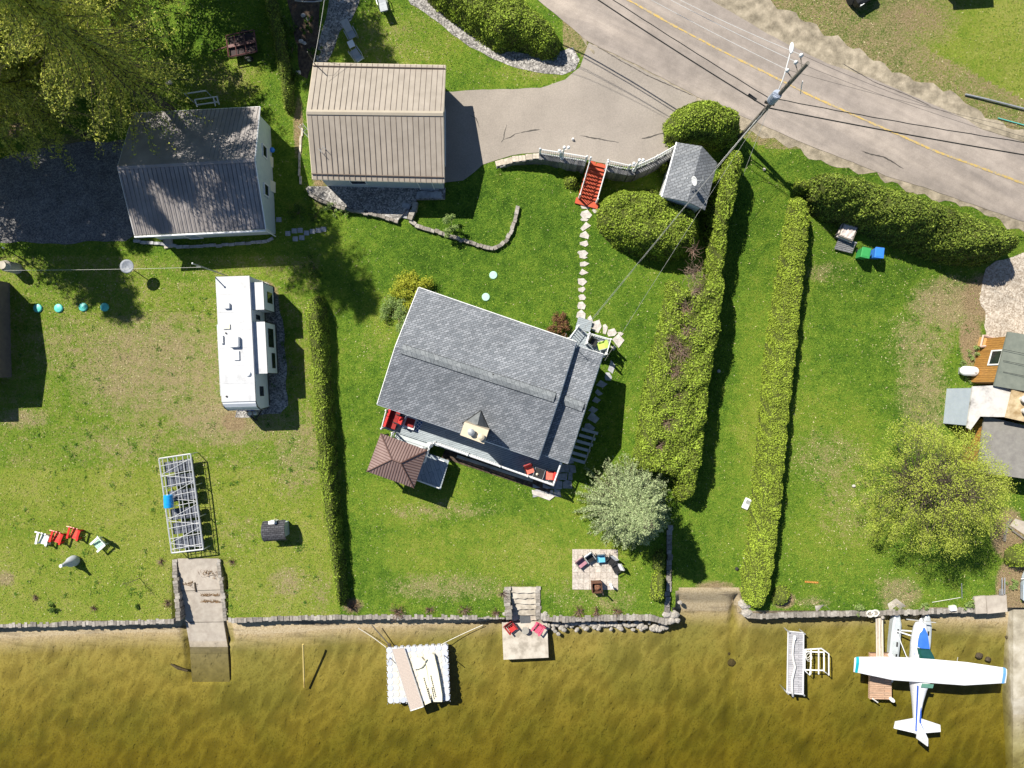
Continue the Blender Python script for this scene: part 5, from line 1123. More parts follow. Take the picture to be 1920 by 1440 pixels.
# sea wall
def sw(label, px, width=.34, z=.02, drop=1.35, mat=STONE, **k): return block_wall('sea_wall', label, [Wp(a, b, z) for a, b in px], width, drop, mat, bl=.22, stag=.05, jit=.04, group='sea wall sections', **k)
sw('sea wall section left of the boat ramp', [(-140,1177),(0,1173),(120,1170),(230,1168),(326,1164)])
sw('sea wall section between the boat ramp and the stone steps', [(428,1163),(520,1160),(640,1158),(760,1157),(850,1157),(946,1156)])
sw('sea wall section between the stone steps and the corner under the spruce', [(1012,1156),(1060,1161),(1120,1159),(1180,1158),(1215,1158),(1240,1164),(1258,1166)], .45)
sw('sea wall section below the right-hand lawn', [(1395,1152),(1430,1155),(1500,1153),(1580,1151),(1640,1150),(1740,1147),(1830,1143),(1886,1141)], .38)
sw('side wall on the left of the boat ramp', [(327,1049),(330,1100),(334,1164)], .34, drop=1.4); sw('side wall on the right of the boat ramp', [(409,1049),(416,1100),(422,1164)], .26, drop=1.4)
sw('left side wall of the lower stone steps', [(951,1101),(952,1130),(955,1162)], .48, .1, 1.4); sw('right side wall of the lower stone steps', [(1009,1100),(1010,1130),(1009,1162)], .32, .1, 1.4)
o = block_wall('garden_wall', 'blue-grey stone wall below the blue spruce, beside the little beach', [Wp(a, b, .25) for a, b in [(1257,985),(1256,1040),(1254,1100),(1250,1148)]], .34, 1.5, STONE, bl=.35)
for (a, b, r_, lb) in [(1250,1150,.42,'flat pale boulder on the corner of the sea wall'),(1264,1152,.4,'tallest pale boulder at the outer corner of the sea wall'),(1258,1163,.34,'boulder below the tallest one at the wall corner'),(1270,1163,.25,'small boulder nearest the little beach'),(1396,1132,.5,'large pale rock at the lower end of the long narrow hedge'),(1400,1148,.42,'rock beneath the large pale one, by the narrow hedge'),(1275,1130,.2,'small round rock on the sand beside the blue-grey wall'),(1022,1150,.3,'boulder at the right foot of the stone steps'),(946,1150,.3,'boulder at the left foot of the stone steps'),(1655,1158,.15,'small rock at the gangway')]:
    o = MB().ell(Wp(a, b, -.1), (r_, r_*.8, r_*.6), 9, 6, jit=.14).build('boulder', STONE); tag(o, lb, 'boulder')
def scree(label, spots, seed):
    rnd = random.Random(seed)
    for a, b in spots:
        p = Wp(a+rnd.uniform(-2.5,2.5), b+rnd.uniform(-2,2), -1.0); r_ = rnd.uniform(.13,.24)
        M = Matrix.Rotation(rnd.uniform(0,3), 3, 'Z'); o = MB().ell(p, (r_*1.15, r_*.85, r_*.7), 8, 5, M, jit=.12).build('rock', STONE, smooth=False); tag(o, label, 'rock', 'rocks along the foot of the sea wall')
scree('pale grey rock in the heap at the foot of the sea wall', [(1022+i*7.2, 1171+(i%3)*4.5-i*.05) for i in range(33)]+[(1030+i*6, 1170) for i in range(30)]+[(1040,1183),(1047,1187),(1225,1180),(1206,1177)], 4)
scree('pale grey rock in the heap at the foot of the sea wall', [(1196+i*8, 1174+(i%2)*5) for i in range(7)], 6)
# boat ramp
rp0 = thing('boat_ramp', 'concrete boat ramp running from the left lawn down into the lake', 'ramp', tuple(Wp(372,1060,-.1))); mb = MB()
rows = [(1047,333,410,.02),(1110,340,415,-.48),(1166,348,419,-.93),(1213,356,427,-1.22)]
for i in range(3):
    a, b = rows[i], rows[i+1]; mb.slab([Wp(a[1], a[0]+.4, a[3]), Wp(a[2], a[0]+.4, a[3]), Wp(b[2], b[0], b[3]), Wp(b[1], b[0], b[3])], .3)
mb.build('ramp_slab', CONC, rp0)
mb = MB(); mb.slab([Wp(356,1213.3,-1.23), Wp(427,1213.3,-1.23), Wp(427.5,1226,-1.5), Wp(356.5,1226,-1.5)], .3); mb.slab([Wp(356.5,1226.3,-1.5), Wp(427.5,1226.3,-1.5), Wp(431,1279,-1.95), Wp(360,1279,-1.95)], .3); mb.build('submerged_slab', nm('algae_concrete', [(.17,.145,.085),(.26,.22,.13)], 2, .9, .3, 20), rp0)
for a, b in (((349,1167),(420,1166)),((342,1108),(415,1106)),((357,1228),(428,1228))):
    z = -.93 if a[1] > 1160 else -.45
    if a[1] > 1200: continue
    MB().tube([Wp(*a, z+.005), Wp(*b, z+.005)], .02, 4).build('joint', CRACK, rp0)
for a, b, r_, mt in ((390,1072,.34,RUST),(395,1076,.25,RUST),(360,1090,.2,RUST)): pass
for a, b, k_, lb in ((392,1073,26,'tangle of brown reeds near the top of the boat ramp'),(398,1117,26,'upper line of brown debris across the boat ramp'),(400,1129,26,'lower line of brown debris across the boat ramp'),(357,1093,14,'small arc of brown reeds on the left of the boat ramp')):
    b_ = MB(); long = 'line' in lb
    zb = -(b-1047)*.0079+.03
    for _ in range(k_*3):
        x_, y_ = (random.uniform(-20,14), random.uniform(-1.6,1.6)) if long else (random.gauss(0,9), random.gauss(0,6)); p = Wp(a+x_, b+y_, zb); an = random.uniform(0,3.14); L = random.uniform(.1,.3); b_.tube([p, p+Vector((math.cos(an)*L, math.sin(an)*L, .03))], .012, 3)
    tag(b_.build('reed_debris', isl('reed_litter', [(.12,.07,.03),(.25,.15,.07)], .9) if 'reed_litter' not in MATS else MATS['reed_litter']), lb, 'debris')
b_ = MB(); b_.tube([Wp(365,1092,-.33), Wp(367,1109,-.42)], .07, 6); tag(b_.build('log', BARK), 'short dark log lying on the boat ramp', 'log')
b_ = MB(); b_.tube([Wp(320,1245,-1.5), Wp(335,1253,-1.52), Wp(352,1258,-1.56)], [.06,.12,.08], 7); tag(b_.build('sunken_log', BARK), 'dark sunken log in the shallows left of the boat ramp', 'log')
for a, b, r_ in ((1372,1241,.45),(1365,1224,.25)): tag(MB().ell(Wp(a, b, -2.05), (r_, r_*.8, .2), 9, 5, jit=.12).build('sunken_rock', BARK), 'dark weedy rock under the water off the little beach, the %s one' % ('larger' if r_ > .3 else 'smaller'), 'rock')
for a, b, r_, w_ in ((1890,1195,.22,'upper'),(1836,1229,.3,'middle'),(1853,1236,.25,'lower')): tag(MB().ell(Wp(a, b, -1.35), (r_, r_*.8, .14), 9, 5, jit=.12).build('sunken_rock', BARK), f'dark rock in the shallows by the seaplane wing, the {w_} of three', 'rock')
# lower stone steps + concrete pad
ls = thing('stone_steps', 'weathered wide stone steps from the lawn to the concrete lakeside pad', 'steps', tuple(Wp(982,1125,-.3)))
for i in range(6):
    b_ = MB(); zz = -.03-.165*i; y0_ = 1101+10.3*i; L_ = Wp(959, y0_, zz); R_ = Wp(1006, y0_, zz); rnd = random.Random(i); pts = []
    for j in range(9): q_ = L_.lerp(R_, j/8); pts.append((q_.x, q_.y+rnd.uniform(-.03,.03)))
    for j in range(9): q_ = R_.lerp(L_, j/8); pts.append((q_.x, q_.y-.44+rnd.uniform(-.05,.05)))
    b_.prism(pts, zz-.2, zz); b_.build('step', STONE if False else CONCD, ls)
pd = [Wp(941,1167,-.86), Wp(1026,1165,-.86), Wp(1028.5,1233,-.86), Wp(944,1237,-.86)]; o = MB().slab(pd, .9).build('concrete_pad', CONCD); tag(o, 'square concrete pad standing in the water below the stone steps', 'pad')
o = MB().slab([Wp(972,1149,-.845)+Vector((0,0,.0)), Wp(994,1147,-.845), Wp(995,1168,-.845), Wp(976,1169,-.845)], .02).build('mat', nm('dark_mat', [(.07,.075,.08),(.1,.105,.11)], 6, .9)); tag(o, 'dark grey mat at the foot of the stone steps', 'mat')
def adirondack(label, loc, rz, m_, seatm=None, group=None, sc=1.0):
    t = thing('adirondack_chair', label, 'chair', tuple(loc), rz, group); b_ = MB()
    for i in range(5):
        a = (i-2)*.085; top = 1.0-.035*(i-2)**2; x0 = (i-2)*.095; p0 = Vector((x0, .24, .27)); p1 = Vector((x0+a*.75, .24+(top-.27)*.45, top)); d_ = Vector((.042,0,0)); nn = Vector((0,.022,-.01))
        b_.add([p0-d_-nn, p0+d_-nn, p0+d_+nn, p0-d_+nn, p1-d_*1.3-nn, p1+d_*1.3-nn, p1+d_*1.3+nn, p1-d_*1.3+nn], [(3,2,1,0),(4,5,6,7),(0,1,5,4),(1,2,6,5),(2,3,7,6),(3,0,4,7)])
    b_.box((0,.42,.62), (.52,.03,.06)); b_.build('backrest', m_, t, world=False)
    b_ = MB()
    for i in range(6): y = -.30+i*.105; b_.box((0, y, .37-.10*(i/5)), (.56,.09,.025), 0, ('X', -.18))
    b_.build('seat', seatm or m_, t, world=False)
    for s_ in (-1, 1):
        q = MB(); q.box((s_*.33,-.02,.56), (.13,.72,.03)); q.build('armrest', m_, t, world=False)
        q = MB(); q.box((s_*.29,-.32,.28), (.04,.10,.56)); q.build('leg', m_, t, world=False); q = MB(); q.box((s_*.29,.28,.27), (.04,.10,.55), 0, ('X',-.25)); q.build('leg', m_, t, world=False)
    t.scale = (sc,)*3; return t
gch = 'adirondack chairs on the left lawn'
adirondack('white plastic garden chair, leftmost of the four on the left lawn', S(89,1008), R(-12), WHITEP, None, gch, 1.12)
adirondack('red garden chair next to the leftmost white one on the left lawn', S(115,1005), R(-16), REDP, None, gch, 1.12)
adirondack('red garden chair standing slightly apart, third from the left', S(147,998), R(-14), REDP, None, gch, 1.12)
adirondack('white garden chair with a green seat at the right of the group', S(193,1017), R(-48), WHITEP, PALEG, gch, 1.12)
fc = thing('fire_pit_chimney', 'grey covered cone-shaped garden fireplace in front of the garden chairs', 'chiminea', tuple(S(142,1050))); b_ = MB()
b_.lathe((0,0,0), [(.36,0),(.42,.25),(.38,.6),(.20,1.0),(.12,1.45),(.10,1.62)], 16); b_.build('cover', CONE, fc, world=False, smooth=True); b_ = MB(); b_.lathe((0,0,1.6), [(.10,0),(.13,.04),(.12,.12),(0,.15)], 12); b_.build('cap', WHITE, fc, world=False)
for i, (a, b, lb) in enumerate([(72,578,'turquoise lid half in house shade, leftmost of four'),(111,578,'turquoise lid, second of four from the left'),(157,576,'turquoise lid in tree shade, third of four from the left'),(197,576,'turquoise lid in tree shade, rightmost of four')]):
    MBx = MB().lathe(S(a, b), [(.31,-.05),(.32,.1),(.28,.14),(.1,.18),(0,.19)], 22).build('septic_lid', TEAL); tag(MBx, lb, 'lid', 'turquoise lids on the left lawn')
for a, b, lb in [(925,516,'pale green round lid on the lawn, the upper one'),(911,557,'pale green round lid on the lawn, nearer the house roof')]: tag(MB().lathe(S(a, b), [(.29,-.05),(.30,.05),(.27,.08),(0,.09)], 22).build('septic_lid', PALEG), lb, 'lid', 'pale green lids above the house')
# clothesline
cp = thing('clothesline_pole', 'tall thin metal clothesline pole behind the camper', 'pole', tuple(S(425,517))); pt = Wp(361,494,5.4); pb = S(425,517); b_ = MB(); b_.tube([pb, pt], .045, 6); b_.ell(pt, (.08,.08,.06), 8, 4); b_.tube([pb.lerp(pt,.7)+Vector((0,0,0)), pb.lerp(pt,.7)+Vector((-.5,.05,0))], .02, 4); b_.build('pole_shaft', GALV, cp)
cl = thing('clothesline', 'pale line strung across the left lawn from the pole to the house', 'line', tuple(Wp(200,504,3.5))); b_ = MB()
A_ = Wp(378,501,4.2); B_ = Wp(8,507,4.2); pts = [A_.lerp(B_, i/12)+Vector((0,0,-.25*math.sin(math.pi*i/12))) for i in range(13)]; b_.tube(pts, .009, 4); b_.build('rope', ROPE, cl)
ds = thing('mesh_dish', 'round pale metal dish on a short pole under the clothesline', 'dish', tuple(S(250,506))); b_ = MB(); c_ = Wp(240,500,1.5)
b_.lathe(c_, [(0,0),(.2,.02),(.38,.07),(.50,.14),(.51,.155),(.38,.09),(.2,.035),(0,.015)], 24); b_.build('dish_bowl', nm('dull_mesh', [(.16,.18,.21),(.24,.26,.30)], 6, .6), ds, smooth=True); b_ = MB(); b_.tube([S(250,506), c_], .035, 6)
b_.ell(c_+Vector((0,0,.3)), (.04,.04,.05), 6, 4)
for a in (0, 2.1, 4.2): b_.tube([c_+Vector((.42*math.cos(a), .42*math.sin(a), .1)), c_+Vector((0,0,.3))], .008, 3)
b_.build('dish_mount', GALV, ds)
ep = thing('utility_stand', 'white pole and pale chimney pot at the corner of the cut-off left house', 'chimney', tuple(Wp(6,490,0))); b_ = MB(); b_.tube([Wp(8,466,0), Wp(5,464,2.6)], .05, 6); b_.build('pole_shaft', WHITE, ep); q = Wp(4,497,1.5); b_ = MB(); b_.lathe((q.x, q.y, 0), [(.42,0),(.42,1.2),(.3,1.4),(.3,1.55),(0,1.55)], 12); b_.build('chimney_stack', CONCD, ep)
# ---------------- camper ----------------
RZ = 3.3; rv = thing('camper', 'long white travel trailer with two slide-outs parked beside the ragged hedge', 'camper', tuple(Wp(452,640,0)))
rq = [Wp(405,519.6,RZ), Wp(467,517.8,RZ), Wp(481,752,RZ), Wp(416.7,753,RZ)]; vx = (rq[1]-rq[0]).normalized(); vy = (rq[0]-rq[3]).normalized(); LW = (rq[1]-rq[0]).length; LL = (rq[0]-rq[3]).length; O_ = rq[3]
def rvp(x, y, z): return Vector((O_.x, O_.y, 0))+vx*x+vy*y+Vector((0,0,z))
prof = [(LL,.6),(LL,RZ-.05),(LL-.05,RZ),(0,RZ),(-.18,RZ-.06),(-.42,RZ-.3),(-.62,RZ-.75),(-.70,2.0),(-.60,1.1),(-.45,.6)]
mb = MB(); n_ = len(prof); vs = [rvp(0,y,z) for y, z in prof]+[rvp(LW,y,z) for y, z in prof]; mb.add(vs, [tuple(range(n_)), tuple(range(2*n_-1, n_-1, -1))]+[(i+n_, (i+1)%n_+n_, (i+1)%n_, i) for i in range(n_)])
body = mb.build('body', RVWALL, rv)
MB().slab([rvp(-.03,LL+.02,RZ+.03), rvp(LW+.03,LL+.02,RZ+.03), rvp(LW+.03,-.02,RZ+.03), rvp(-.03,-.02,RZ+.03)], .05).build('roof', RVROOF, rv)
mb = MB(); mb.slab([rvp(.03,-.03,RZ-.0), rvp(LW-.03,-.03,RZ-.0), rvp(LW-.03,-.60,RZ-.70), rvp(.03,-.60,RZ-.70)], .03, (0,-.5,.8)); mb.build('front_cap', nm('grey_cap', [(.30,.33,.38),(.36,.39,.44)], 2, .4), rv)
mb = MB()
for s_ in (0, LW): mb.tube([rvp(s_,LL,RZ-.02), rvp(s_,0,RZ-.02), rvp(s_,-.42,RZ-.3), rvp(s_,-.66,RZ-.9), rvp(s_,-.55,.7)], .045, 5)
mb.tube([rvp(0,LL+.02,RZ-.04), rvp(LW,LL+.02,RZ-.04)], .03, 4); mb.tube([rvp(-.03,LL,.65), rvp(-.03,-.4,.65)], .05, 4); mb.tube([rvp(LW+.02,LL,.65), rvp(LW+.02,-.4,.65)], .05, 4); mb.build('black_trim', BLACK, rv)
b_ = MB(); [b_.tube([rvp(.02,LL*k/7,RZ+.032), rvp(LW-.02,LL*k/7,RZ+.032)], .008, 4) for k in range(1,7)]; b_.build('roof_seams', GALV, rv)
MB().tube([rvp(-.10,LL*.62,RZ-.12), rvp(-.10,.4,RZ-.12)], .07, 6).build('awning_roller', GALV, rv)
def slide(y0, y1, dx, zt, wins):
    mb = MB(); mb.slab([rvp(LW-.02,y1,zt), rvp(LW+dx,y1,zt), rvp(LW+dx,y0,zt), rvp(LW-.02,y0,zt)], zt-.75); s = mb.build('slide_out', RVWALL, rv)
    MB().slab([rvp(LW+.02,y1+.03,zt+.035), rvp(LW+dx+.03,y1+.03,zt+.03), rvp(LW+dx+.03,y0-.03,zt+.03), rvp(LW+.02,y0-.03,zt+.035)], .03).build('slide_roof', RVROOF, s)
    b_ = MB(); b_.tube([rvp(LW+dx+.02,y1+.02,zt), rvp(LW+dx+.02,y0-.02,zt), rvp(LW,y0-.02,zt)], .03, 4); b_.tube([rvp(LW+dx+.02,y1,.8), rvp(LW+dx+.02,y0,.8)], .07, 4); b_.tube([rvp(LW+dx,y1+.02,.8), rvp(LW+dx,y1+.02,zt)], .03, 4); b_.tube([rvp(LW+dx,y0-.02,.8), rvp(LW+dx,y0-.02,zt)], .03, 4); b_.build('slide_trim', BLACK, s)
    for a, b, z0, z1 in wins: MB().slab([rvp(LW+dx+.015,b,z1), rvp(LW+dx+.03,b,z1), rvp(LW+dx+.03,a,z1), rvp(LW+dx+.015,a,z1)], z1-z0).build('window', GLASS, s)
slide(LL-2.30, LL-.42, .80, 2.95, [(LL-1.75,LL-.95,1.2,2.2)]); slide(LL-6.82, LL-3.22, .80, 2.95, [(LL-4.95,LL-3.6,1.35,2.4),(LL-6.45,LL-5.35,1.2,1.9)])
for y0, y1 in ((.3,1.0),(LL-2.95,LL-2.6)): MB().slab([rvp(LW+.01,y1,2.4), rvp(LW+.03,y1,2.4), rvp(LW+.03,y0,2.4), rvp(LW+.01,y0,2.4)], .75).build('window', GLASS, rv)
def rvbox(name, x, y, sx, sy, sz, m_, rnd_=0):
    p = rvp(x, y, RZ+.03+sz/2); mb = MB(); mb.box(p, (sx, sy, sz), math.atan2(vx.y, vx.x)); o = mb.build(name, m_, rv)
    md = o.modifiers.new('bevel', 'BEVEL'); md.width = min(sx, sy, sz)*.3; md.segments = 3; return o
rvbox('air_conditioner', 1.15, 4.15, .68, .78, .32, WHITE); rvbox('roof_vent', .72, LL-2.05, .42, .42, .22, WHITE); rvbox('skylight', .60, LL-3.5, .50, .34, .10, CREAM); rvbox('skylight', 1.22, LL-5.55, .38, .66, .10, nm('grey_vent', [(.5,.52,.55),(.56,.58,.6)], 2, .4)); rvbox('refrigerator_vent', .25, LL-4.4, .18, .60, .16, WHITE)
MB().lathe(rvp(1.95,LL-6.85,RZ+.03), [(.20,0),(.20,.05),(.14,.14),(0,.17)], 16).build('antenna_dome', WHITE, rv); MB().lathe(rvp(.52,LL-3.95,RZ+.03), [(.05,0),(.05,.1),(0,.12)], 8).build('plumbing_vent', BLACK, rv); MB().lathe(rvp(.35,.35,RZ+.03), [(.07,0),(.07,.06),(0,.07)], 8).build('plumbing_vent', BLACK, rv)
for s_ in (.1, LW-.1):
    for y_ in (3.3, 4.2): M = Matrix.Rotation(R(90), 3, 'Y'); w_ = MB(); w_.lathe(rvp(s_,y_,.36), [(.2,-.12),(.34,-.1),(.36,0),(.34,.1),(.2,.12)], 18, M=M).build('wheel', RUB, rv)
b_ = MB(); b_.tube([rvp(.4,-.5,.5), rvp(LW/2,-1.5,.5), rvp(LW-.4,-.5,.5)], .06, 5); b_.tube([rvp(LW/2,-1.5,.5), rvp(LW/2,-1.5,0)], .05, 6); b_.build('hitch', BLACK, rv)
for s_ in (-.2,.2): MB().lathe(rvp(LW/2+s_,-.95,.5), [(.15,0),(.16,.1),(.16,.45),(.06,.55),(0,.56)], 12).build('gas_bottle', GALV, rv)
tx = bpy.data.curves.new('lettering', 'FONT'); tx.body = 'JAYCO'; tx.size = .34; tx.extrude = .012; tx.align_x = 'CENTER'; tx.space_character = 1.25
to = bpy.data.objects.new('lettering', tx); COL.objects.link(to); dg_ = bpy.context.evaluated_depsgraph_get(); me_ = bpy.data.meshes.new_from_object(to.evaluated_get(dg_)); bpy.data.objects.remove(to)
lo = bpy.data.objects.new('lettering', me_); COL.objects.link(lo); lo.parent = rv; me_.materials.clear(); me_.materials.append(NAVY)
pr = rvp(LW/2,-.715,1.98); lo.location = pr-rv.location; lo.rotation_euler = (R(83), 0, math.atan2(vx.y, vx.x))
# ---------------- aluminium dock stack + drum ----------------
dk2 = thing('dock_frame_stack', 'stack of folded aluminium dock frames on the lawn above the boat ramp', 'dock frames', tuple(S(343,955))); q = [Wp(298,860,1.15), Wp(357,851,1.15), Wp(381,1030,1.15), Wp(322,1037,1.15)]
def bil(u_, v_, dz=0): return q[0].lerp(q[1], u_).lerp(q[3].lerp(q[2], u_), v_)+Vector((0,0,dz))
b_ = MB()
for a, b in ((0,1),(1,2),(2,3),(3,0)): b_.tube([q[a], q[b]], .055, 4)
for u_ in (.10,.26,.44,.55,.74,.90): b_.tube([bil(u_,0,-.02), bil(u_,1,-.02)], .03, 4)
b_.build('main_rails', ALU, dk2); b_ = MB()
for i in range(9): v_ = .06+i*.11; b_.tube([bil(0.02,v_+.02,.03), bil(.98,v_,.03)], .022, 4)
for i in range(4): v_ = .03+i*.24; b_.tube([bil(.03,v_+.14,.05), bil(.97,v_+.02,.05)], .02, 4); b_.tube([bil(.03,v_+.15,.05), bil(.97,v_+.22,.05)], .02, 4)
b_.build('braces', ALU, dk2)
for u0, u1, m_ in ((.06,.28,RUB),(.30,.48,BLACK),(.52,.70,BLACK),(.74,.94,RUB)):
    for v0 in (.05,.20,.36,.55,.70,.86):
        b_ = MB(); b_.slab([bil(u0,v0,-.35), bil(u1,v0,-.35), bil(u1,v0+.115,-.35), bil(u0,v0+.115,-.35)], .25); b_.build('float_panel', nm('dark_blue_grey_panel', [(.075,.085,.11),(.10,.11,.14)], 3, .6) if 'dark_blue_grey_panel' not in MATS else MATS['dark_blue_grey_panel'], dk2)
for u_ in (.0,1.0):
    for v_ in (.0,.33,.66,1.0): p = bil(u_,v_); b_ = MB(); b_.tube([(p.x,p.y,0), (p.x,p.y,1.12)], .035, 5); b_.build('leg', ALU, dk2)
br = thing('drum', 'blue plastic drum lying on the aluminium dock frames', 'barrel', tuple(Wp(315.5,940,1.5)), R(2)); M = Matrix.Rotation(R(90), 3, 'X'); b_ = MB()
b_.lathe((0,0,0), [(0,-.47),(.28,-.47),(.31,-.44),(.31,-.2),(.33,-.18),(.31,-.16),(.31,.16),(.33,.18),(.31,.2),(.31,.44),(.28,.47),(0,.47)], 20, M=M); b_.build('drum_body', BARREL, br, world=False)
b_ = MB(); b_.lathe((0,.49,.1), [(.05,-.03),(.05,.02),(0,.02)], 8, M=M); b_.build('bung', WHITE, br, world=False)
# small wooden shed-like box on the lawn
ws = thing('well_house', 'tiny dark-shingled shed on the lawn beside the ragged hedge', 'shed', tuple(S(524,990)), R(4)); b_ = MB(); b_.box((0,0,.55), (1.45,1.0,1.1)); b_.build('wall', nm('blue_grey_boards', [(.36,.42,.50),(.44,.50,.58)], 4, .7), ws, world=False); b_ = MB()
arc = [(-.75,.95),(-.6,1.25),(-.3,1.42),(.05,1.48),(.35,1.40),(.62,1.2),(.75,.95)]
for i in range(6): (y0,z0),(y1,z1) = arc[i], arc[i+1]; b_.slab([(-.85,y1,z1),(.85,y1,z1),(.85,y0,z0),(-.85,y0,z0)], .07)
b_.build('roof', mat_shingle('dark_shingle', 0, [(.055,.055,.06),(.10,.10,.11),(.025,.025,.03)], .3, .14), ws, world=False); b_ = MB(); b_.box((-.05,.62,1.0), (.6,.3,.5)); b_.lathe((.1,.75,1.2), [(.13,0),(.13,.35),(0,.4)], 10); b_.build('vent_hood', WHITE, ws, world=False)
# ---------------- patio ----------------
pat = thing('paved_patio', 'square patio of pale concrete pavers on the lake lawn', 'patio', tuple(S(1116,1068))); A_ = S(1073,1029.5); B_ = S(1158.5,1030); C_ = S(1159,1106); D_ = S(1073,1105); b_ = MB()
for i in range(8):
    for j in range(7):
        f = lambda a, b: A_.lerp(B_, a).lerp(D_.lerp(C_, a), b)+Vector((0,0,.05))
        e = .004; b_.slab([f(i/8+e,j/7+e), f((i+1)/8-e,j/7+e), f((i+1)/8-e,(j+1)/7-e), f(i/8+e,(j+1)/7-e)], .08)
b_.build('pavers', PAVER, pat); MB().slab([p+Vector((0,0,.025)) for p in (A_,B_,C_,D_)], .1).build('paver_joints', GRAVT, pat)
up = Vector((0,0,.05))
lawn_chair('garden_chair', 'wide garden chair with mauve cushions and wooden frame at the left of the patio', S(1089,1052)+up, R(38), MAUVE, MAUVE, WOODP, .72)
lawn_chair('garden_chair', 'folding chair with white back and black seat beside the mauve one', S(1105,1043)+up, R(35), BLACK, WHITE, GALV, .62)
lawn_chair('garden_chair', 'blue-seated garden chair at the middle of the patio arc', S(1125,1044)+up, R(4), BLUEP if False else nm('sky_cushion', [(.10,.40,.60),(.16,.48,.68)], 4, .8), GALV, BLACK, .66)
lawn_chair('garden_chair', 'white-backed black folding chair right of the blue one', S(1144,1048)+up, R(-38), BLACK, WHITE, BLACK, .62)
lawn_chair('garden_chair', 'white-backed folding chair at the patio edge, lowest of the arc', S(1154,1062)+up, R(-62), BLACK, WHITE, BLACK, .62)
fp = thing('fire_pit', 'square rusty steel fire box with a tall spark screen on the patio', 'fire pit', tuple(S(1117,1096)+up), R(3)); b_ = MB()
for dx, dy, sx, sy in ((0,.36,.75,.03),(0,-.36,.75,.03),(.36,0,.03,.69),(-.36,0,.03,.69)): b_.box((dx,dy,.5), (sx,sy,.7))
b_.build('fire_box', RUST, fp, world=False); b_ = MB(); b_.ell((0,0,.45), (.30,.28,.12), 9, 5, jit=.2); b_.build('ashes', nm('embers', [(.06,.04,.03),(.30,.13,.07)], 9, .9), fp, world=False)
for s_ in (-1,1):
    for k_ in (-1,1): b_ = MB(); b_.box((s_*.33,k_*.33,.08), (.05,.05,.2)); b_.build('leg', RUST, fp, world=False)
b_ = MB(); b_.lathe((.36,-.35,.1), [(.06,0),(.06,1.3),(0,1.32)], 8); b_.build('corner_post', BLACK, fp, world=False)
o = MB().lathe(S(1145,1096)+up, [(.12,0),(.12,.03),(.05,.06),(.05,.5),(.10,.55),(.08,.72),(0,.74)], 12).build('patio_torch', WHITE); tag(o, 'short white post light on the patio right of the fire box', 'light')
adirondack('red-cushioned black frame chair at the left of the concrete pad', Wp(958,1173,-.86), R(38), DRED, REDD, 'chairs on the concrete pad', 1.0)
adirondack('pink-cushioned chair at the right of the concrete pad', Wp(1008,1175,-.86), R(-35), PINK, PINK, 'chairs on the concrete pad', 1.0)
t = thing('side_table', 'small grey metal table between the two chairs on the concrete pad', 'table', tuple(Wp(985,1179,-.86)), 0); b_ = MB(); b_.lathe((0,0,.42), [(.27,0),(.27,.02),(0,.02)], 14); b_.build('table_top', nm('mesh_top', [(.25,.235,.20),(.33,.31,.27)], 9, .6), t, world=False)
for a in (.5,2.6,4.7): b_ = MB(); b_.tube([(.22*math.cos(a),.22*math.sin(a),0),(.2*math.cos(a),.2*math.sin(a),.42)], .014, 5); b_.build('leg', GALV, t, world=False)
# ---------------- yard bits at the top ----------------
tr_ = thing('trailer', 'flat maroon steel utility trailer with cross bars parked in tree shade', 'trailer', tuple(S(454,84))); z_ = .75; tq = [Wp(424,67,z_), Wp(476,56,z_), Wp(482,96,z_), Wp(429,107,z_)]
def tb_(u_, v_, dz=0): return tq[0].lerp(tq[1], u_).lerp(tq[3].lerp(tq[2], u_), v_)+Vector((0,0,dz))
b_ = MB(); [b_.tube([tq[i], tq[(i+1)%4]], .05, 4) for i in range(4)]; b_.slab([tb_(0,.44), tb_(1,.44), tb_(1,.58), tb_(0,.58)], .05); [b_.tube([tb_(u_,0), tb_(u_,1)], .03, 4) for u_ in (.28,.62)]; b_.tube([tb_(0,.5), Wp(400,96,.6)], .045, 5); b_.build('frame', MAROON, tr_)
MB().slab([tb_(.02,.02,-.18), tb_(.98,.02,-.18), tb_(.98,.98,-.18), tb_(.02,.98,-.18)], .04).build('bed', nm('dark_bed', [(.03,.02,.022),(.05,.03,.03)], 5, .8), tr_)
for v_, in ((-.12,),(1.12,)): p = tb_(.62,v_,-.45); M = Matrix.Rotation(R(90), 3, 'X'); w_ = MB(); w_.lathe(p, [(.12,-.1),(.3,-.09),(.3,.09),(.12,.1)], 16, M=M); ww = w_.build('wheel', RUB, tr_); MB().lathe(p, [(.14,-.11),(.14,.11),(0,.11)], 10, M=M).build('rim', WHITE, ww)
mf = thing('metal_frame', 'white tubular frame bench standing behind the grey-roofed garage', 'frame', tuple(S(383,188))); b_ = MB()
for a, b in (((346,176,.9),(386,170,.9)),((365,187,.5),(408,181,.5)),((368,197,.5),(410,191,.5)),((365,187,.5),(370,200,.5)),((400,182,.5),(404,199,.5)),((406,180,.9),(411,196,.5))): b_.tube([Wp(*a), Wp(*b)], .05, 5)
b_.build('white_bars', WHITE, mf); b_ = MB()
for a, b in (((346,176,.9),(368,196,.1)),((386,170,.9),(410,195,.1)),((365,187,.5),(369,193,0)),((408,181,.5),(410,190,0))): b_.tube([Wp(*a), Wp(*b)], .03, 5)
b_.build('legs', GALV, mf)
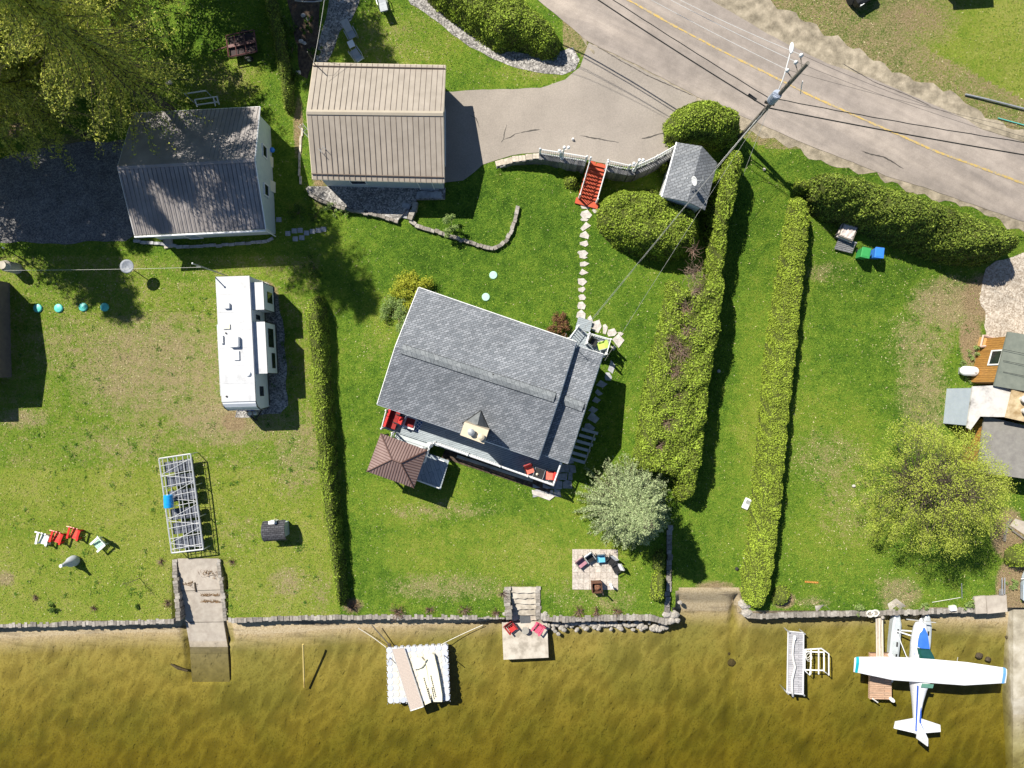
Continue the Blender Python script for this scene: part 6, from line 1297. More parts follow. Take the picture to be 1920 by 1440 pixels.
def recliner(label, px, rz, z=0, L=1.0):
    t = thing('garden_chair', label, 'chair', tuple(S(*px)), rz); b_ = MB(); b_.box((0,-.05,.38), (.58,.62,.07)); b_.build('seat', GREYF, t, world=False); b_ = MB(); b_.box((0,.55,.62), (.56,.85*L,.07), 0, ('X',.5)); b_.build('backrest', GREYF, t, world=False)
    for s_ in (-1,1): b_ = MB(); b_.tube([(s_*.36,-.4,.1),(s_*.37,-.36,.58),(s_*.37,.3,.62),(s_*.34,.5,.1)], .035, 5); b_.build('armrest', GALV, t, world=False)
    b_ = MB()
    for s_ in (-1,1):
        for y_ in (-.3,.3): b_.tube([(s_*.27,y_,0),(s_*.27,y_,.36)], .025, 5)
    b_.build('legs', GALV, t, world=False); return t
recliner('grey lounge chair above the small table near the beige garage', (660,68), R(28)); recliner('grey garden chair with a dark cushion right above the beige garage roof', (669,106), R(215), L=.6); recliner('tall-backed grey recliner at the top edge of the photo', (718,8), R(195), L=1.3)
t = thing('side_table', 'small square pale table between the two grey garden chairs', 'table', tuple(S(661,88)), R(25)); b_ = MB(); b_.box((0,0,.45), (.46,.52,.04)); b_.build('table_top', WHITE, t, world=False)
for sx in (-1,1):
    for sy in (-1,1): b_ = MB(); b_.tube([(sx*.18,sy*.2,0),(sx*.18,sy*.2,.44)], .02, 5); b_.build('leg', WHITE, t, world=False)
t = thing('hammock_frame', 'curved blue-grey bar of furniture at the top edge beside the planting bed', 'frame', tuple(S(578,2))); b_ = MB(); b_.tube([Wp(553,1,.6), Wp(570,3,.65), Wp(590,3,.65), Wp(604,1,.6)], .05, 6); b_.build('bar', GALV, t); b_ = MB(); b_.tube([Wp(555,1,.6), Wp(555,-2,0)], .04, 5); b_.tube([Wp(602,1,.6), Wp(602,-2,0)], .04, 5); b_.build('legs', GALV, t)
for i, (x_, y_, r_) in enumerate([(577,37,.16),(569,30,.2),(565,78,.2),(571,82,.17),(560,137,.22),(1095,255,.1),(318,155,.25),(1600,911,.14),(1302,255,.12)]):
    lb = ['pale stone in the planting bed, the upper right one','pale stone near the top of the planting bed','pinkish stone in the planting bed','second pinkish stone beside the first','pale stone beside the thin low hedge near the garage','tiny pale stone by the driveway crack','white bucket-like stone behind the grey-roofed garage','small white stone on the right-hand lawn','tiny stone beside the rounded cedar'][i]
    if i in (5, 8): continue
    tag(MB().ell(S(x_, y_)+Vector((0,0,.08)), (r_,r_*.8,r_*.6), 8, 5, jit=.12).build('pale_stone', FLAG), lb, 'stone')
o = MB().lathe(S(1074,262), [(.09,0),(.10,.12),(.05,.3),(0,.31)], 12).build('traffic_bollard', WHITE); tag(o, 'tiny white object standing on the driveway above the railing', 'marker')
bb = thing('ball', 'blue ball beside the grey-roofed garage wall', 'ball', tuple(S(512,283))); b_ = MB(); b_.ell((0,0,.2), (.2,.2,.2), 14, 9); b_.build('ball_shell', BLUEP, bb, world=False, smooth=True)
for a, b, sx, sy, lb in ((508,305,.35,.75,'leaning pale board on the grey-roofed garage, the upper one'),(512,352,.4,.8,'leaning pale board on the grey-roofed garage, the lower one')): o = MB().box(S(a,b)+Vector((.05,0,.4)), (sx*.25,sy,.8), 0, ('Y',-.25)).build('board', CREAM); tag(o, lb, 'board')
hs = MB(); [hs.tube([S(505,284)+Vector((-.15,0,1.1))+Vector((0,.4*math.cos(t_),.35*math.sin(t_))) for t_ in [i*.52+k*.02 for i in range(13)]], .025, 4) for k in range(2)]; tag(hs.build('hose', RUB), 'black hose coil hung on the grey-roofed garage wall', 'hose')
hs = MB(); [hs.tube([S(508,410)+Vector((-.12,0,.9))+Vector((0,.3*math.cos(t_),.3*math.sin(t_))) for t_ in [i*.52+k*.02 for i in range(13)]], .03, 4) for k in range(2)]; tag(hs.build('hose', nm('green_hose', [(.01,.10,.05),(.02,.14,.07)], 3, .5)), 'dark green hose reel on the lower end of the grey-roofed garage wall', 'hose')
sb = thing('storage_lid', 'white oblong lid lying by the long narrow golden hedge', 'lid', tuple(S(1399,944)), R(-24)); b_ = MB(); b_.box((0,0,.10), (.5,.85,.2)); o = b_.build('lid_shell', WHITE, sb, world=False); md = o.modifiers.new('bevel','BEVEL'); md.width = .08; md.segments = 3; b_ = MB(); b_.box((0,.15,.21), (.3,.3,.03)); b_.build('recess', GALV, sb, world=False)
for a, b, lb, r_ in ((1432,318,'pink-grey post stub in the grass below the utility pole',.12),(1347,696,'pale scrap in the shade of the broad tall hedge',.14),(1395,1046,'small white stone by the narrow hedge near the lake',.1),(1381,1066,'small dark box in the grass near the little beach',.14)): tag(MB().ell(S(a,b)+Vector((0,0,.08)), (r_,r_,r_*.8), 8, 5, jit=.1).build('small_object', RUB if 'dark' in lb else FLAG), lb, 'object')
o = MB().box(S(1521,1091)+Vector((0,0,.06)), (1.0,.12,.06), R(-4)).build('plank', ORDECK); tag(o, 'short orange plank lying on the lawn near the lake', 'plank')
# bins
def bin_(label, px, rz, m_):
    t = thing('wheelie_bin', label, 'bin', tuple(S(*px)), rz); b_ = MB(); rg = [[Vector((sx*(.24+.06*k), sy*(.28+.07*k), .08+.92*k)) for sx, sy in ((-1,-1),(1,-1),(1,1),(-1,1))] for k in (0, 1)]; b_.loft(rg); b_.build('body', m_, t, world=False)
    b_ = MB(); b_.box((0,0,1.04), (.66,.78,.07)); o = b_.build('lid', m_, t, world=False); md = o.modifiers.new('bevel','BEVEL'); md.width = .03; b_ = MB(); b_.box((0,0,1.085), (.48,.56,.02)); b_.build('lid_panel', m_, o, world=False)
    b_ = MB(); b_.tube([(-.28,.42,1.0),(.28,.42,1.0)], .025, 6); b_.build('handle', BLACK, t, world=False)
    M = Matrix.Rotation(R(90), 3, 'Y')
    for s_ in (-1,1): b_ = MB(); b_.lathe((s_*.28,.28,.12), [(0,-.03),(.12,-.03),(.12,.03),(0,.03)], 12, M=M); b_.build('wheel', BLACK, t, world=False)
bin_('green wheeled bin in front of the road hedge', (1610,479), R(-12), GREENP); bin_('blue wheeled bin beside the green one', (1635,479), R(-6), BLUEP)
cv = thing('covered_crate', 'square crate under a crumpled blue-grey tarpaulin in the road hedge shade', 'crate', tuple(S(1582,438)), R(-22)); b_ = MB(); b_.box((0,0,.35), (1.1,1.1,.7)); b_.build('crate_box', WOODP, cv, world=False)
g_ = [[Vector((x*.6/4-.0, y*.62/4, .74+random.uniform(-.03,.05)-(.25 if max(abs(x),abs(y)) == 4 else 0))) for x in range(-4,5)] for y in range(-4,5)]; b_ = MB(); vs = [p for r_ in g_ for p in r_]; b_.add(vs, [(y*9+x, y*9+x+1, (y+1)*9+x+1, (y+1)*9+x) for y in range(8) for x in range(8)]); b_.build('tarpaulin', TARP, cv, world=False)
gp = thing('slatted_screen', 'dark slatted panel leaning beside the covered crate', 'panel', tuple(S(1581,463)), R(-14)); b_ = MB(); b_.box((0,0,.28), (1.35,.75,.05), 0, ('X',.35)); b_.build('panel_sheet', GRAVD, gp, world=False); b_ = MB()
for i in range(6): b_.box((0,-.3+i*.12,.31+(-.3+i*.12)*.36), (1.3,.03,.03), 0)
b_.box((0,.38,.46), (1.4,.08,.08)); b_.build('slats', GALV, gp, world=False)
# ---------------- vehicles cut by the top edge ----------------
def car(label, px, rz, m_, z=None):
    t = thing('parked_car', label, 'car', tuple(S(*px)), rz); secs = []
    for y, hw, z0, z1 in ((-2.2,.75,.35,.75),(-2.0,.88,.3,.9),(-1.0,.92,.28,1.0),(1.2,.92,.28,1.05),(2.1,.86,.3,.95),(2.25,.75,.4,.8)): secs.append([Vector((-hw,y,z0)), Vector((hw,y,z0)), Vector((hw,y,z1-.1)), Vector((hw-.1,y,z1)), Vector((-hw+.1,y,z1)), Vector((-hw,y,z1-.1))])
    MB().loft(secs).build('body', m_, t, world=False); s2 = [[Vector((-w_,y,1.0)), Vector((w_,y,1.0)), Vector((w_-.12,y2,zz)), Vector((-w_+.12,y2,zz))] for y, y2, w_, zz in ((-.9,-.5,.82,1.02),(-.5,-.3,.82,1.5),(1.3,1.1,.82,1.5),(1.8,1.6,.8,1.02))]; MB().loft(s2).build('cabin_glass', GLASS, t, world=False); MB().box((0,.4,1.53), (1.35,1.6,.05)).build('roof', m_, t, world=False)
    M = Matrix.Rotation(R(90), 3, 'Y')
    for sx in (-1,1):
        for y in (-1.4,1.4): w_ = MB(); w_.lathe((sx*.85,y,.33), [(.18,-.1),(.33,-.1),(.33,.1),(.18,.1)], 16, M=M).build('wheel', RUB, t, world=False)
    for sx in (-1,1): MB().box((sx*.6,-2.2,.68), (.3,.08,.14)).build('headlight', WHITE, t, world=False)
    return t
car('dark car with a dark windscreen cut off by the top edge, above the road', (1590,-38), R(32), BLACK)
b_ = MB(); t = thing('dark_shed', 'dark structure cut off by the top right edge, on the dandelion lawn', 'shed', tuple(S(1800,-25))); b_.box(S(1790,-45)+Vector((0,0,1.0)), (2.6,1.8,2.0), R(4)); b_.build('wall', nm('dark_boards', [(.03,.03,.035),(.05,.05,.055)], 4, .8), t); b_ = MB(); b_.box(S(1790,-45)+Vector((0,0,2.05)), (2.9,2.1,.1), R(4)); b_.build('roof', GRYROOF, t)
o = MB().tube([S(1808,178)+Vector((0,0,.12)), S(1850,188)+Vector((0,0,.15)), S(1920,206)+Vector((0,0,.15)), S(1990,225)+Vector((0,0,.15))], .07, 6).build('guard_pipe', GALV); tag(o, 'upper grey pipe lying on the bank at the upper right', 'pipe')
o = MB().tube([S(1870,222)+Vector((0,0,.08)), S(1925,237)+Vector((0,0,.08)), S(1990,252)+Vector((0,0,.08))], .035, 6).build('guard_pipe', TEAL); tag(o, 'thin greenish pipe below the grey one at the upper right', 'pipe')
# ---------------- utility pole, lamp, wires ----------------
up_ = thing('utility_pole', 'wooden utility pole with street lamp, transformer and insulators at the road', 'pole', tuple(S(1387,258))); PB = S(1387,258); PT = Wp(1515,118,12.8)
MB().tube([PB+Vector((0,0,-.1)), PT], .17, 12, .11).build('pole_shaft', WOODP, up_)
def pz(z): return PB.lerp(PT, (z-PB.z)/(PT.z-PB.z))
LH = Wp(1483,95,10.2); ab = pz(8.2); am = pz(8.2).lerp(LH, .5)+Vector((0,0,.35)); MB().tube([ab, ab.lerp(am,.6)+Vector((0,0,.15)), am, LH], .035, 6).build('lamp_arm', WHITE, up_)
d_ = (LH-am).normalized(); an = math.atan2(d_.y, d_.x); M = Matrix.Rotation(an, 3, 'Z'); b_ = MB(); b_.ell(LH+d_*.15, (.36,.14,.09), 12, 7, M); lh = b_.build('lamp_head', WHITE, up_, smooth=True); b_ = MB(); b_.ell(LH+d_*.22+Vector((0,0,-.07)), (.16,.10,.07), 10, 5, M); b_.build('lens', GALV, lh)
tc_ = Wp(1458,176,9.0); b_ = MB(); b_.lathe(tc_+Vector((0,0,-1.0)), [(.0,0),(.28,0),(.30,.1),(.30,.95),(.26,1.02),(0,1.05)], 18); b_.build('transformer', nm('blue_grey_tank', [(.30,.34,.42),(.36,.40,.48)], 4, .5), up_); b_ = MB(); b_.tube([pz(8.6), tc_+Vector((0,0,-.4))], .05, 5); b_.build('bracket', GALV, up_)
INS = [(1503,103,12.4),(1493,116,11.9),(1477,131,11.2)]
for a, b, z in INS:
    p = Wp(a, b, z); q_ = MB(); q_.lathe(p+Vector((0,0,-.15)), [(.05,0),(.12,.04),(.06,.09),(.12,.14),(.05,.19),(.04,.25),(0,.26)], 12); q_.build('insulator', WHITE, up_, smooth=True); MB().tube([p+Vector((0,0,-.15)), pz(z-.35)], .03, 5).build('crossarm', WOODP, up_)
MB().tube([Wp(1505,152,11.0), Wp(1503,160,10.6), Wp(1501,176,9.2)], .03, 5).build('fuse_holder', WHITE, up_)
WSRV = nm('grey_wire', [(.22,.22,.21),(.34,.34,.32)], 3, .6)
def wire(label, A, B, sag, r=.02, m_=WIRED, wob=0, group='overhead wires'):
    A, B = Vector(A), Vector(B); n_ = 26; pts = [A.lerp(B, i/n_)+Vector((0, 0, -4*sag*(i/n_)*(1-i/n_)+(wob*math.sin(i*2.1) if wob else 0))) for i in range(n_+1)]
    o = MB().tube(pts, r, 4).build('wire', m_); return tag(o, label, 'wire', group)
def ext(a, b, z, k): A = Wp(a[0], a[1], z); B = Wp(b[0], b[1], z); return A+(B-A)*k
for i, ((a, b, z), far) in enumerate(zip(INS, [(1430,62),(1401,62),(1380,73)])):
    nm_w = ['uppermost','middle','lowest'][i]
    wire(f'{nm_w} of three thin bright power lines over the road, left of the pole', Wp(a, b, z), ext((a,b), far, z, 9), 1.2, .014, WIREL)
    wire(f'{nm_w} of three thin power lines running right from the pole', Wp(a, b, z), ext((a,b), [(1560,123),(1560,138),(1560,150)][i], z, 9), .6, .009, WIRED)
TP = pz(7.2); tpx = Wp(1412,200,7.2)
wire('thick black cable above the road left of the utility pole', pz(7.0), ext((1405,188),(1125,0),7.4,1.6), .3, .045); wire('thick black cable crossing the road right of the utility pole', pz(7.0), ext((1428,190),(1925,285),7.4,1.4), .3, .045)
wire('wavy thinner cable over the road left of the utility pole', pz(8.0), ext((1435,172),(1160,0),8.2,1.6), .2, .03, WIRED, .02); wire('wavy thinner cable over the road right of the utility pole', pz(8.3), ext((1470,178),(1922,262),8.2,1.3), .3, .03, WIRED, .03)
for a, b in (((1403,177),(1418,188)),((1434,191),(1452,196))): o = MB().tube([Wp(*a,7.25), Wp(*b,7.25)], .10, 8).build('splice_case', BLACK); tag(o, 'black splice case on the thick cable %s of the utility pole' % ('left' if a[0] < 1410 else 'right'), 'cable box')
wire('service wire from the utility pole to the lower right corner of the house roof', pz(6.6), Wp(1134,676,3.7), .5, .009, WSRV)
wire('twisted service wire from the utility pole over the kidney-shaped cedar to the house', pz(6.9), Wp(1071,645,5.4), .6, .011, WSRV); wire('second thin wire over the kidney-shaped cedar to the house', pz(7.1), Wp(1078,640,5.0), .45, .008, WSRV)
wire('short wire from the utility pole to the shed roof', pz(6.2), Wp(1344,312,3.9), .15, .014, ROPE); wire('guy wire from the utility pole down to the grass strip', pz(7.5), S(1392,330)+Vector((0,0,.1)), .02, .014, ROPE)
wire('pale wire from the mast of the beige garage to the top of the photo', Wp(588,118,4.7), Wp(612,-30,6.5), .15, .016, ROPE)
# ---------------- lake things ----------------
WL = -1.15
fd = thing('floating_dock', 'square floating dock of grey and cream plastic cubes', 'floating dock', tuple(Wp(785,1265,WL))); z_ = -.78; fq = [Wp(724,1214.5,z_), Wp(840,1208.5,z_), Wp(844,1314.5,z_), Wp(727,1320,z_)]
gb, cb = MB(), MB(); lugs = gb
for i in range(10):
    for j in range(9):
        c = fq[0].lerp(fq[1], (i+.5)/10).lerp(fq[3].lerp(fq[2], (i+.5)/10), (j+.5)/9); edge = i in (0,9) or j in (0,8); m_ = gb if edge else cb; s_ = .238; an = R(3)
        ring = lambda k, z: [c+Vector((k*math.cos(an+a), k*math.sin(an+a), z)) for a in [math.pi/4*q+math.pi/8 for q in range(8)]]
        m_.loft([ring(s_*1.04,-.35), ring(s_*1.045,-.03), ring(s_*.93,.0)])
for k in range(11):
    for a, b in ((fq[0],fq[1]),(fq[3],fq[2])): p = a.lerp(b, k/10); lugs.ell(p, (.04,.04,.04), 6, 4)
for k in range(10):
    for a, b in ((fq[0],fq[3]),(fq[1],fq[2])): p = a.lerp(b, k/9); lugs.ell(p, (.04,.04,.04), 6, 4)
fc_ = (fq[0]+fq[2])/2; cb.slab([p.lerp(fc_, .03)+Vector((0,0,-.035)) for p in fq], .2); gb.build('border_floats', FLOATG, fd); cb.build('inner_floats', FLOATC, fd)
b_ = MB(); b_.tube([Wp(731,1233,z_), Wp(727,1243,.2)], .035, 6); b_.tube([Wp(832,1228,z_), Wp(836,1241,.2)], .035, 6); b_.build('mooring_posts', GALV, fd)
rm = thing('gangway', 'tan ribbed gangway laid diagonally on the floating dock', 'gangway', tuple(Wp(770,1275,-.6))); gq2 = [Wp(735,1218,-.60), Wp(758,1216,-.60), Wp(794,1325,-.60), Wp(770,1333,-.60)]; MB().slab(gq2, .1).build('gangway_deck', RAMPT, rm); b_ = MB()
for k in range(46): a = gq2[0].lerp(gq2[3], (k+.5)/46); c = gq2[1].lerp(gq2[2], (k+.5)/46); b_.tube([a+Vector((0,0,.005)), c+Vector((0,0,.005))], .012, 4)
b_.build('tread_ribs', RAMPT, rm); b_ = MB(); b_.tube([gq2[1]+Vector((0,0,-.02)), gq2[2]+Vector((0,0,-.02))], .04, 4); b_.tube([gq2[3], gq2[2]], .035, 4); b_.tube([gq2[0], gq2[3]], .025, 4); b_.build('gangway_edge', ALU, rm)
pwc = thing('watercraft_cradle', 'cream plastic jet-ski cradle lying on the floating dock', 'cradle', tuple(Wp(810,1265,-.7))); zc = -.42
L1 = [(775,1237),(783,1233),(790,1233),(797,1242),(799,1250),(808,1300),(808,1317),(797,1322),(790,1290),(786,1254),(775,1255)]; L2 = [(799,1229),(810,1226),(814,1228),(822,1262),(829,1304),(829,1316),(813,1316),(808,1300),(800,1250),(797,1240)]
MB().slab([Wp(a,b,zc-.08) for a,b in L1], .2).build('left_half', CREAM, pwc); MB().slab([Wp(a,b,zc) for a,b in L2], .3).build('right_half', CREAM, pwc)
b_ = MB()
for (x0,y0),(x1,y1),k in (((795,1272),(806,1310),12),((808,1268),(817,1306),12),((803,1292),(808,1314),7),((810,1290),(814,1310),7)):
    for i in range(k): f = i/(k-1); zz = zc+.02 if x0 > 806 else zc-.06; b_.ell(Wp(x0+(x1-x0)*f, y0+(y1-y0)*f, zz), (.045,.07,.03), 6, 4)
b_.build('rollers', BLACK, pwc); b_ = MB(); b_.tube([Wp(782,1254,zc+.05), Wp(790,1251,zc+.1), Wp(797,1240,zc+.15), Wp(798,1236,zc+.2)], .05, 5); b_.tube([Wp(808,1247,zc+.03), Wp(816,1248,zc+.03)], .03, 5)
b_.build('bow_stop', CREAM, pwc)
for a, b, lb in (((724,1214,-.8),(672,1178,-.7),'pale mooring rope from the left corner of the floating dock'),((826,1209,-.8),(905,1172,-.9),'pale mooring rope from the right corner of the floating dock')): A_, B_ = Wp(*a), Wp(*b); o = MB().tube([A_.lerp(B_, i/10)+Vector((0,0,-.12*math.sin(math.pi*i/10))) for i in range(11)], .022, 5).build('mooring_rope', ROPE); tag(o, lb, 'rope')
o = MB().tube([Wp(697,1172,-.2), Wp(729,1208,-1.0)], .045, 6).build('pipe', WOODP); tag(o, 'dark pipe sloping from the sea wall to the floating dock', 'pipe'); o = MB().ell(Wp(730,1209,-.95), (.16,.16,.1), 8, 5, jit=.1).build('pipe_anchor', BARK); tag(o, 'dark weight at the lower end of the sloping pipe', 'weight')
pp = thing('mooring_pole', 'thin yellow wooden pole standing slantwise in the shallows', 'pole', tuple(Wp(571,1285,-1.6))); MB().tube([Wp(570.5,1289,-1.5), Wp(568,1208,.35)], .07, 6).build('pole_shaft', POLYW, pp)
gd2 = thing('dock', 'narrow grey plank dock with a bent pale pipe lying on it', 'dock', tuple(Wp(1493,1245,WL))); gq3 = [Wp(1478,1184,-.72), Wp(1507,1187,-.72), Wp(1506,1302,-.72), Wp(1476,1299,-.72)]; MB().slab(gq3, .14).build('dock_deck', mat_planks('grey_cross_planks', [(.33,.33,.35),(.44,.43,.45),(.15,.15,.16)], .14, 0), gd2); b_ = MB(); [b_.tube([gq3[i], gq3[(i+1)%4]], .06, 4) for i in range(4)]; b_.build('dock_edge', nm('grey_timber', [(.46,.46,.48),(.55,.55,.57)], 6, .8), gd2); b_ = MB()
for p in gq3: b_.tube([(p.x,p.y,-3), (p.x,p.y,-.5)], .06, 6)
b_.build('dock_posts', GALV, gd2)
o = MB().tube([Wp(a,b,-.58) for a,b in ((1489,1198),(1487,1212),(1486,1226),(1488,1240),(1491,1250),(1488,1262),(1485,1275),(1485,1292),(1487,1306))], .09, 8).build('bent_pipe', nm('pale_pipe', [(.50,.49,.47),(.60,.58,.56)], 4, .6), smooth=True); tag(o, 'bent pale pipe lying along the grey plank dock', 'pipe')
o = MB().ell(Wp(1490,1196,-.5), (.13,.22,.1), 9, 5, jit=.05).build('float_ball', WHITE); tag(o, 'white cap at the upper end of the bent pipe', 'cap')
lf = thing('boat_lift', 'white tubular boat lift frame standing in the water beside the grey dock', 'boat lift', tuple(Wp(1532,1242,WL))); b_ = MB(); zl = -.55
for pts in ([(1509,1218),(1540,1216),(1554,1226),(1554,1266),(1543,1257),(1508,1256)],[(1509,1218),(1509,1256)],[(1521,1216),(1520,1264)],[(1535,1216),(1535,1264)],[(1545,1222),(1545,1258)],[(1509,1222),(1545,1223)],[(1508,1256),(1518,1266),(1520,1250)]): b_.tube([Wp(a,b,zl) for a,b in pts], .05, 6)
b_.build('frame', WHITE, lf); b_ = MB()
for a, b in ((1509,1218),(1554,1226),(1554,1266),(1509,1256)): p = Wp(a,b,zl); b_.tube([p, (p.x,p.y,-3.2)], .045, 6)
b_.build('legs', GALV, lf); b_ = MB(); [b_.tube([Wp(1514,1226,-.5)+Vector((.22*math.cos(t_)+k*.05,.3*math.sin(t_)-k*.12,.03*k)) for t_ in [i*.6 for i in range(12)]], .02, 4) for k in range(3)]; b_.build('rope_coil', ROPE, lf)
gw = thing('gangway', 'narrow weathered plank gangway from the sea wall to the cedar dock', 'gangway', tuple(Wp(1649,1195,-.6))); MB().slab([Wp(1643,1159,-.35), Wp(1654.5,1159,-.35), Wp(1655.5,1232,-.55), Wp(1644,1232,-.55)], .1).build('gangway_deck', GANG, gw); b_ = MB(); [b_.tube([Wp(a,1159,-.33), Wp(a+1,1232,-.53)], .03, 4) for a in (1643,1649,1655)]; b_.build('gangway_rails', nm('pale_timber', [(.55,.51,.45),(.62,.58,.52)], 6, .8), gw)
for k_, (a, b) in enumerate(((1632,1152),(1641,1151))): hs = MB(); [hs.tube([Wp(a,b,.12)+Vector((.25*math.cos(t_)*(1+.1*k),.22*math.sin(t_)+k*.05,.02*k)) for t_ in [i*.6+k for i in range(12)]], .025, 4) for k in range(3)]; tag(hs.build('rope_coil', ROPE), f'coil of pale rope on the sea wall above the gangway, the {["left","right"][k_]} one', 'rope')
cdk = thing('dock', 'orange-brown cedar dock under the left wing of the seaplane', 'dock', tuple(Wp(1652,1268,WL))); cq = [Wp(1632,1225,-.66), Wp(1671,1225,-.66), Wp(1672,1312,-.66), Wp(1631,1311,-.66)]; MB().slab(cq, .25).build('dock_deck', DOCKW, cdk)
for a, b in ((1668,1228),(1670,1310)): MB().lathe(Wp(a,b,-.66), [(.14,0),(.15,.3),(.1,.42),(0,.44)], 12).build('bumper', WHITE, cdk)
b_ = MB(); b_.tube([Wp(1636,1310,-.62), Wp(1646,1317,-.75)], .05, 5); b_.build('cleat_pole', ROPE, cdk)
# seaplane: local x right, y to the nose, z up from the water
sp_ = thing('seaplane', 'white high-wing seaplane with blue trim moored at the cedar dock', 'seaplane', tuple(Wp(1742,1256,2.0)), R(-4.2)); sp_.location.z = WL; c2 = Wp(1742,1257,1.9); sp_.location.x = c2.x; sp_.location.y = c2.y
def ring(y, hw, z0, z1, n_=14, x=0): return [Vector((x+hw*math.cos(a)*(abs(math.cos(a))**-.25 if abs(math.cos(a)) > .05 else 1), y, (z0+z1)/2+(z1-z0)/2*math.sin(a))) for a in [2*math.pi*i/n_ for i in range(n_)]]
b_ = MB(); b_.loft([ring(*s_) for s_ in ((3.05,.12,1.55,1.85),(2.95,.34,1.35,2.05),(2.6,.44,1.2,2.15),(1.9,.50,1.1,2.25),(1.35,.55,1.05,2.35),(.95,.58,1.05,2.75),(.3,.60,1.05,3.0),(-1.0,.56,1.1,2.95),(-1.7,.46,1.2,2.65),(-2.6,.32,1.42,2.45),(-3.6,.21,1.6,2.32),(-4.6,.12,1.75,2.25),(-5.1,.06,1.85,2.15))]); b_.build('fuselage', PLANEW, sp_, world=False, smooth=True)
b_ = MB(); b_.slab([(-.55,-1.3,2.72),(-.47,-1.3,2.74),(-.10,-4.8,2.30),(-.16,-4.8,2.27)], .05); b_.slab([(-.56,.9,2.2),(-.585,-1.2,2.2),(-.55,-1.2,2.2),(-.52,.9,2.2)], .06); b_.build('side_stripe', PLANEB, sp_, world=False)
def wingpoly(s_): 
    return [Vector((0,.82,0)), Vector((s_*2.6,.84,.03)), Vector((s_*5.0,.66,.09)), Vector((s_*5.45,.45,.08)), Vector((s_*5.5,-.40,.07)), Vector((s_*5.0,-.48,.07)), Vector((s_*2.6,-.86,.02)), Vector((0,-.90,0))]
b_ = MB(); zt = 3.08
st_ = [(-5.5,.55,-.46,.07),(-5.3,.64,-.48,.1),(-2.6,.82,-.86,.17),(0,.84,-.88,.19),(2.6,.82,-.86,.17),(5.3,.64,-.48,.1),(5.5,.55,-.46,.07)]
def foil(x, y0, y1, th, dz): 
    c = y0-y1; pr_ = [(0,0),(.05,.45),(.15,.8),(.35,1),(.65,.65),(1,.05),(.65,-.2),(.3,-.3),(.06,-.25)]; return [Vector((x, y0-c*a, zt+dz+th*b*.8)) for a, b in pr_]
b_.loft([foil(x, y0, y1, th, abs(x)*.016) for x, y0, y1, th in st_]); wg_ = b_.build('wing', PLANEW, sp_, world=False)
for s_ in (-1, 1):
    b_ = MB(); b_.tube([(s_*.6,-.42,zt+.10), (s_*2.6,-.42,zt+.10), (s_*5.1,-.16,zt+.12)], .008, 4); b_.tube([(s_*2.7,-.42,zt+.09), (s_*2.72,-.85,zt+.05)], .008, 4); b_.build('control_surface_gap', GALV, wg_, world=False)
for s_, m_, nm__ in ((-1,TEALP,'wingtip_band'),(1,nm('aircraft_pale_blue', [(.12,.30,.60),(.16,.36,.66)], 1, .3),'wingtip_band')):
    b_ = MB(); b_.loft([foil(x*s_, y0+.01, y1-.01, th+.03, x*.016) for x, y0, y1, th in ((5.2,.65,-.50,.12),(5.4,.61,-.48,.1))] if s_ > 0 else [foil(x*s_, y0+.01, y1-.01, th+.03, x*.016) for x, y0, y1, th in ((5.4,.61,-.48,.1),(5.2,.65,-.50,.12))]); b_.build(nm__, m_, sp_, world=False)
b_ = MB(); b_.loft([[Vector((x, y, z)) for x, z in ((-w_,z0),(-w_*.8,z1),(w_*.8,z1),(w_,z0))] for y, w_, z0, z1 in ((1.30,.47,2.2,2.42),(.95,.54,2.5,2.80),(.60,.56,2.85,3.12))]); b_.build('windscreen', SCREEN, sp_, world=False)
b_ = MB(); b_.loft([[Vector((x, y, z)) for x, z in ((-w_,z0),(-w_*.7,z1),(w_*.7,z1),(w_,z0))] for y, w_, z0, z1 in ((2.75,.05,2.05,2.17),(2.3,.31,2.05,2.28),(1.35,.44,2.2,2.48))]); b_.build('engine_cover', nm('bright_blue_paint', [(.03,.12,.52),(.05,.17,.62)], 1, .4), sp_, world=False)
b_ = MB(); b_.box((0,-1.15,2.98), (.85,.32,.03), 0, ('X',.3)); b_.build('rear_window', nm('green_tint', [(.10,.25,.18),(.16,.33,.25)], 2, .15), sp_, world=False)
b_ = MB(); b_.lathe((0,3.05,1.7), [(.14,0),(.1,.18),(0,.28)], 12, M=Matrix.Rotation(R(-90), 3, 'X')); sn = b_.build('spinner', PLANEW, sp_, world=False, smooth=True)
b_ = MB(); b_.box((.5,3.12,1.78), (1.0,.04,.13), 0, ('Y',-.15)); b_.box((-.5,3.12,1.62), (1.0,.04,.13), 0, ('Y',-.15)); b_.build('propeller', nm('propeller_grey', [(.35,.35,.35),(.5,.5,.5)], 4, .4), sp_, world=False)
for s_ in (-1, 1):
    b_ = MB(); b_.slab([Vector((s_*.08,-3.85,2.22)), Vector((s_*1.65,-4.25,2.22)), Vector((s_*1.72,-4.75,2.22)), Vector((s_*.1,-5.0,2.22))] , .07); b_.build('tailplane', PLANEW, sp_, world=False)
b_ = MB(); vs = [(-4.0,2.25),(-4.75,3.45),(-5.25,3.5),(-5.35,2.2)]; b_.add([Vector((sx*.04,y,z)) for sx in (-1,1) for y,z in vs], [(0,1,2,3),(7,6,5,4),(0,4,5,1),(1,5,6,2),(2,6,7,3),(3,7,4,0)]); fn = b_.build('fin', PLANEW, sp_, world=False); b_ = MB(); b_.slab([(.02,-3.0,2.42),(.05,-3.0,2.42),(.06,-4.1,2.50),(-.02,-4.1,2.50)], .1); b_.tube([(.05,-4.0,2.3),(.05,-4.78,3.4)], .03, 4); b_.build('fin_stripe', PLANEB, fn, world=False)
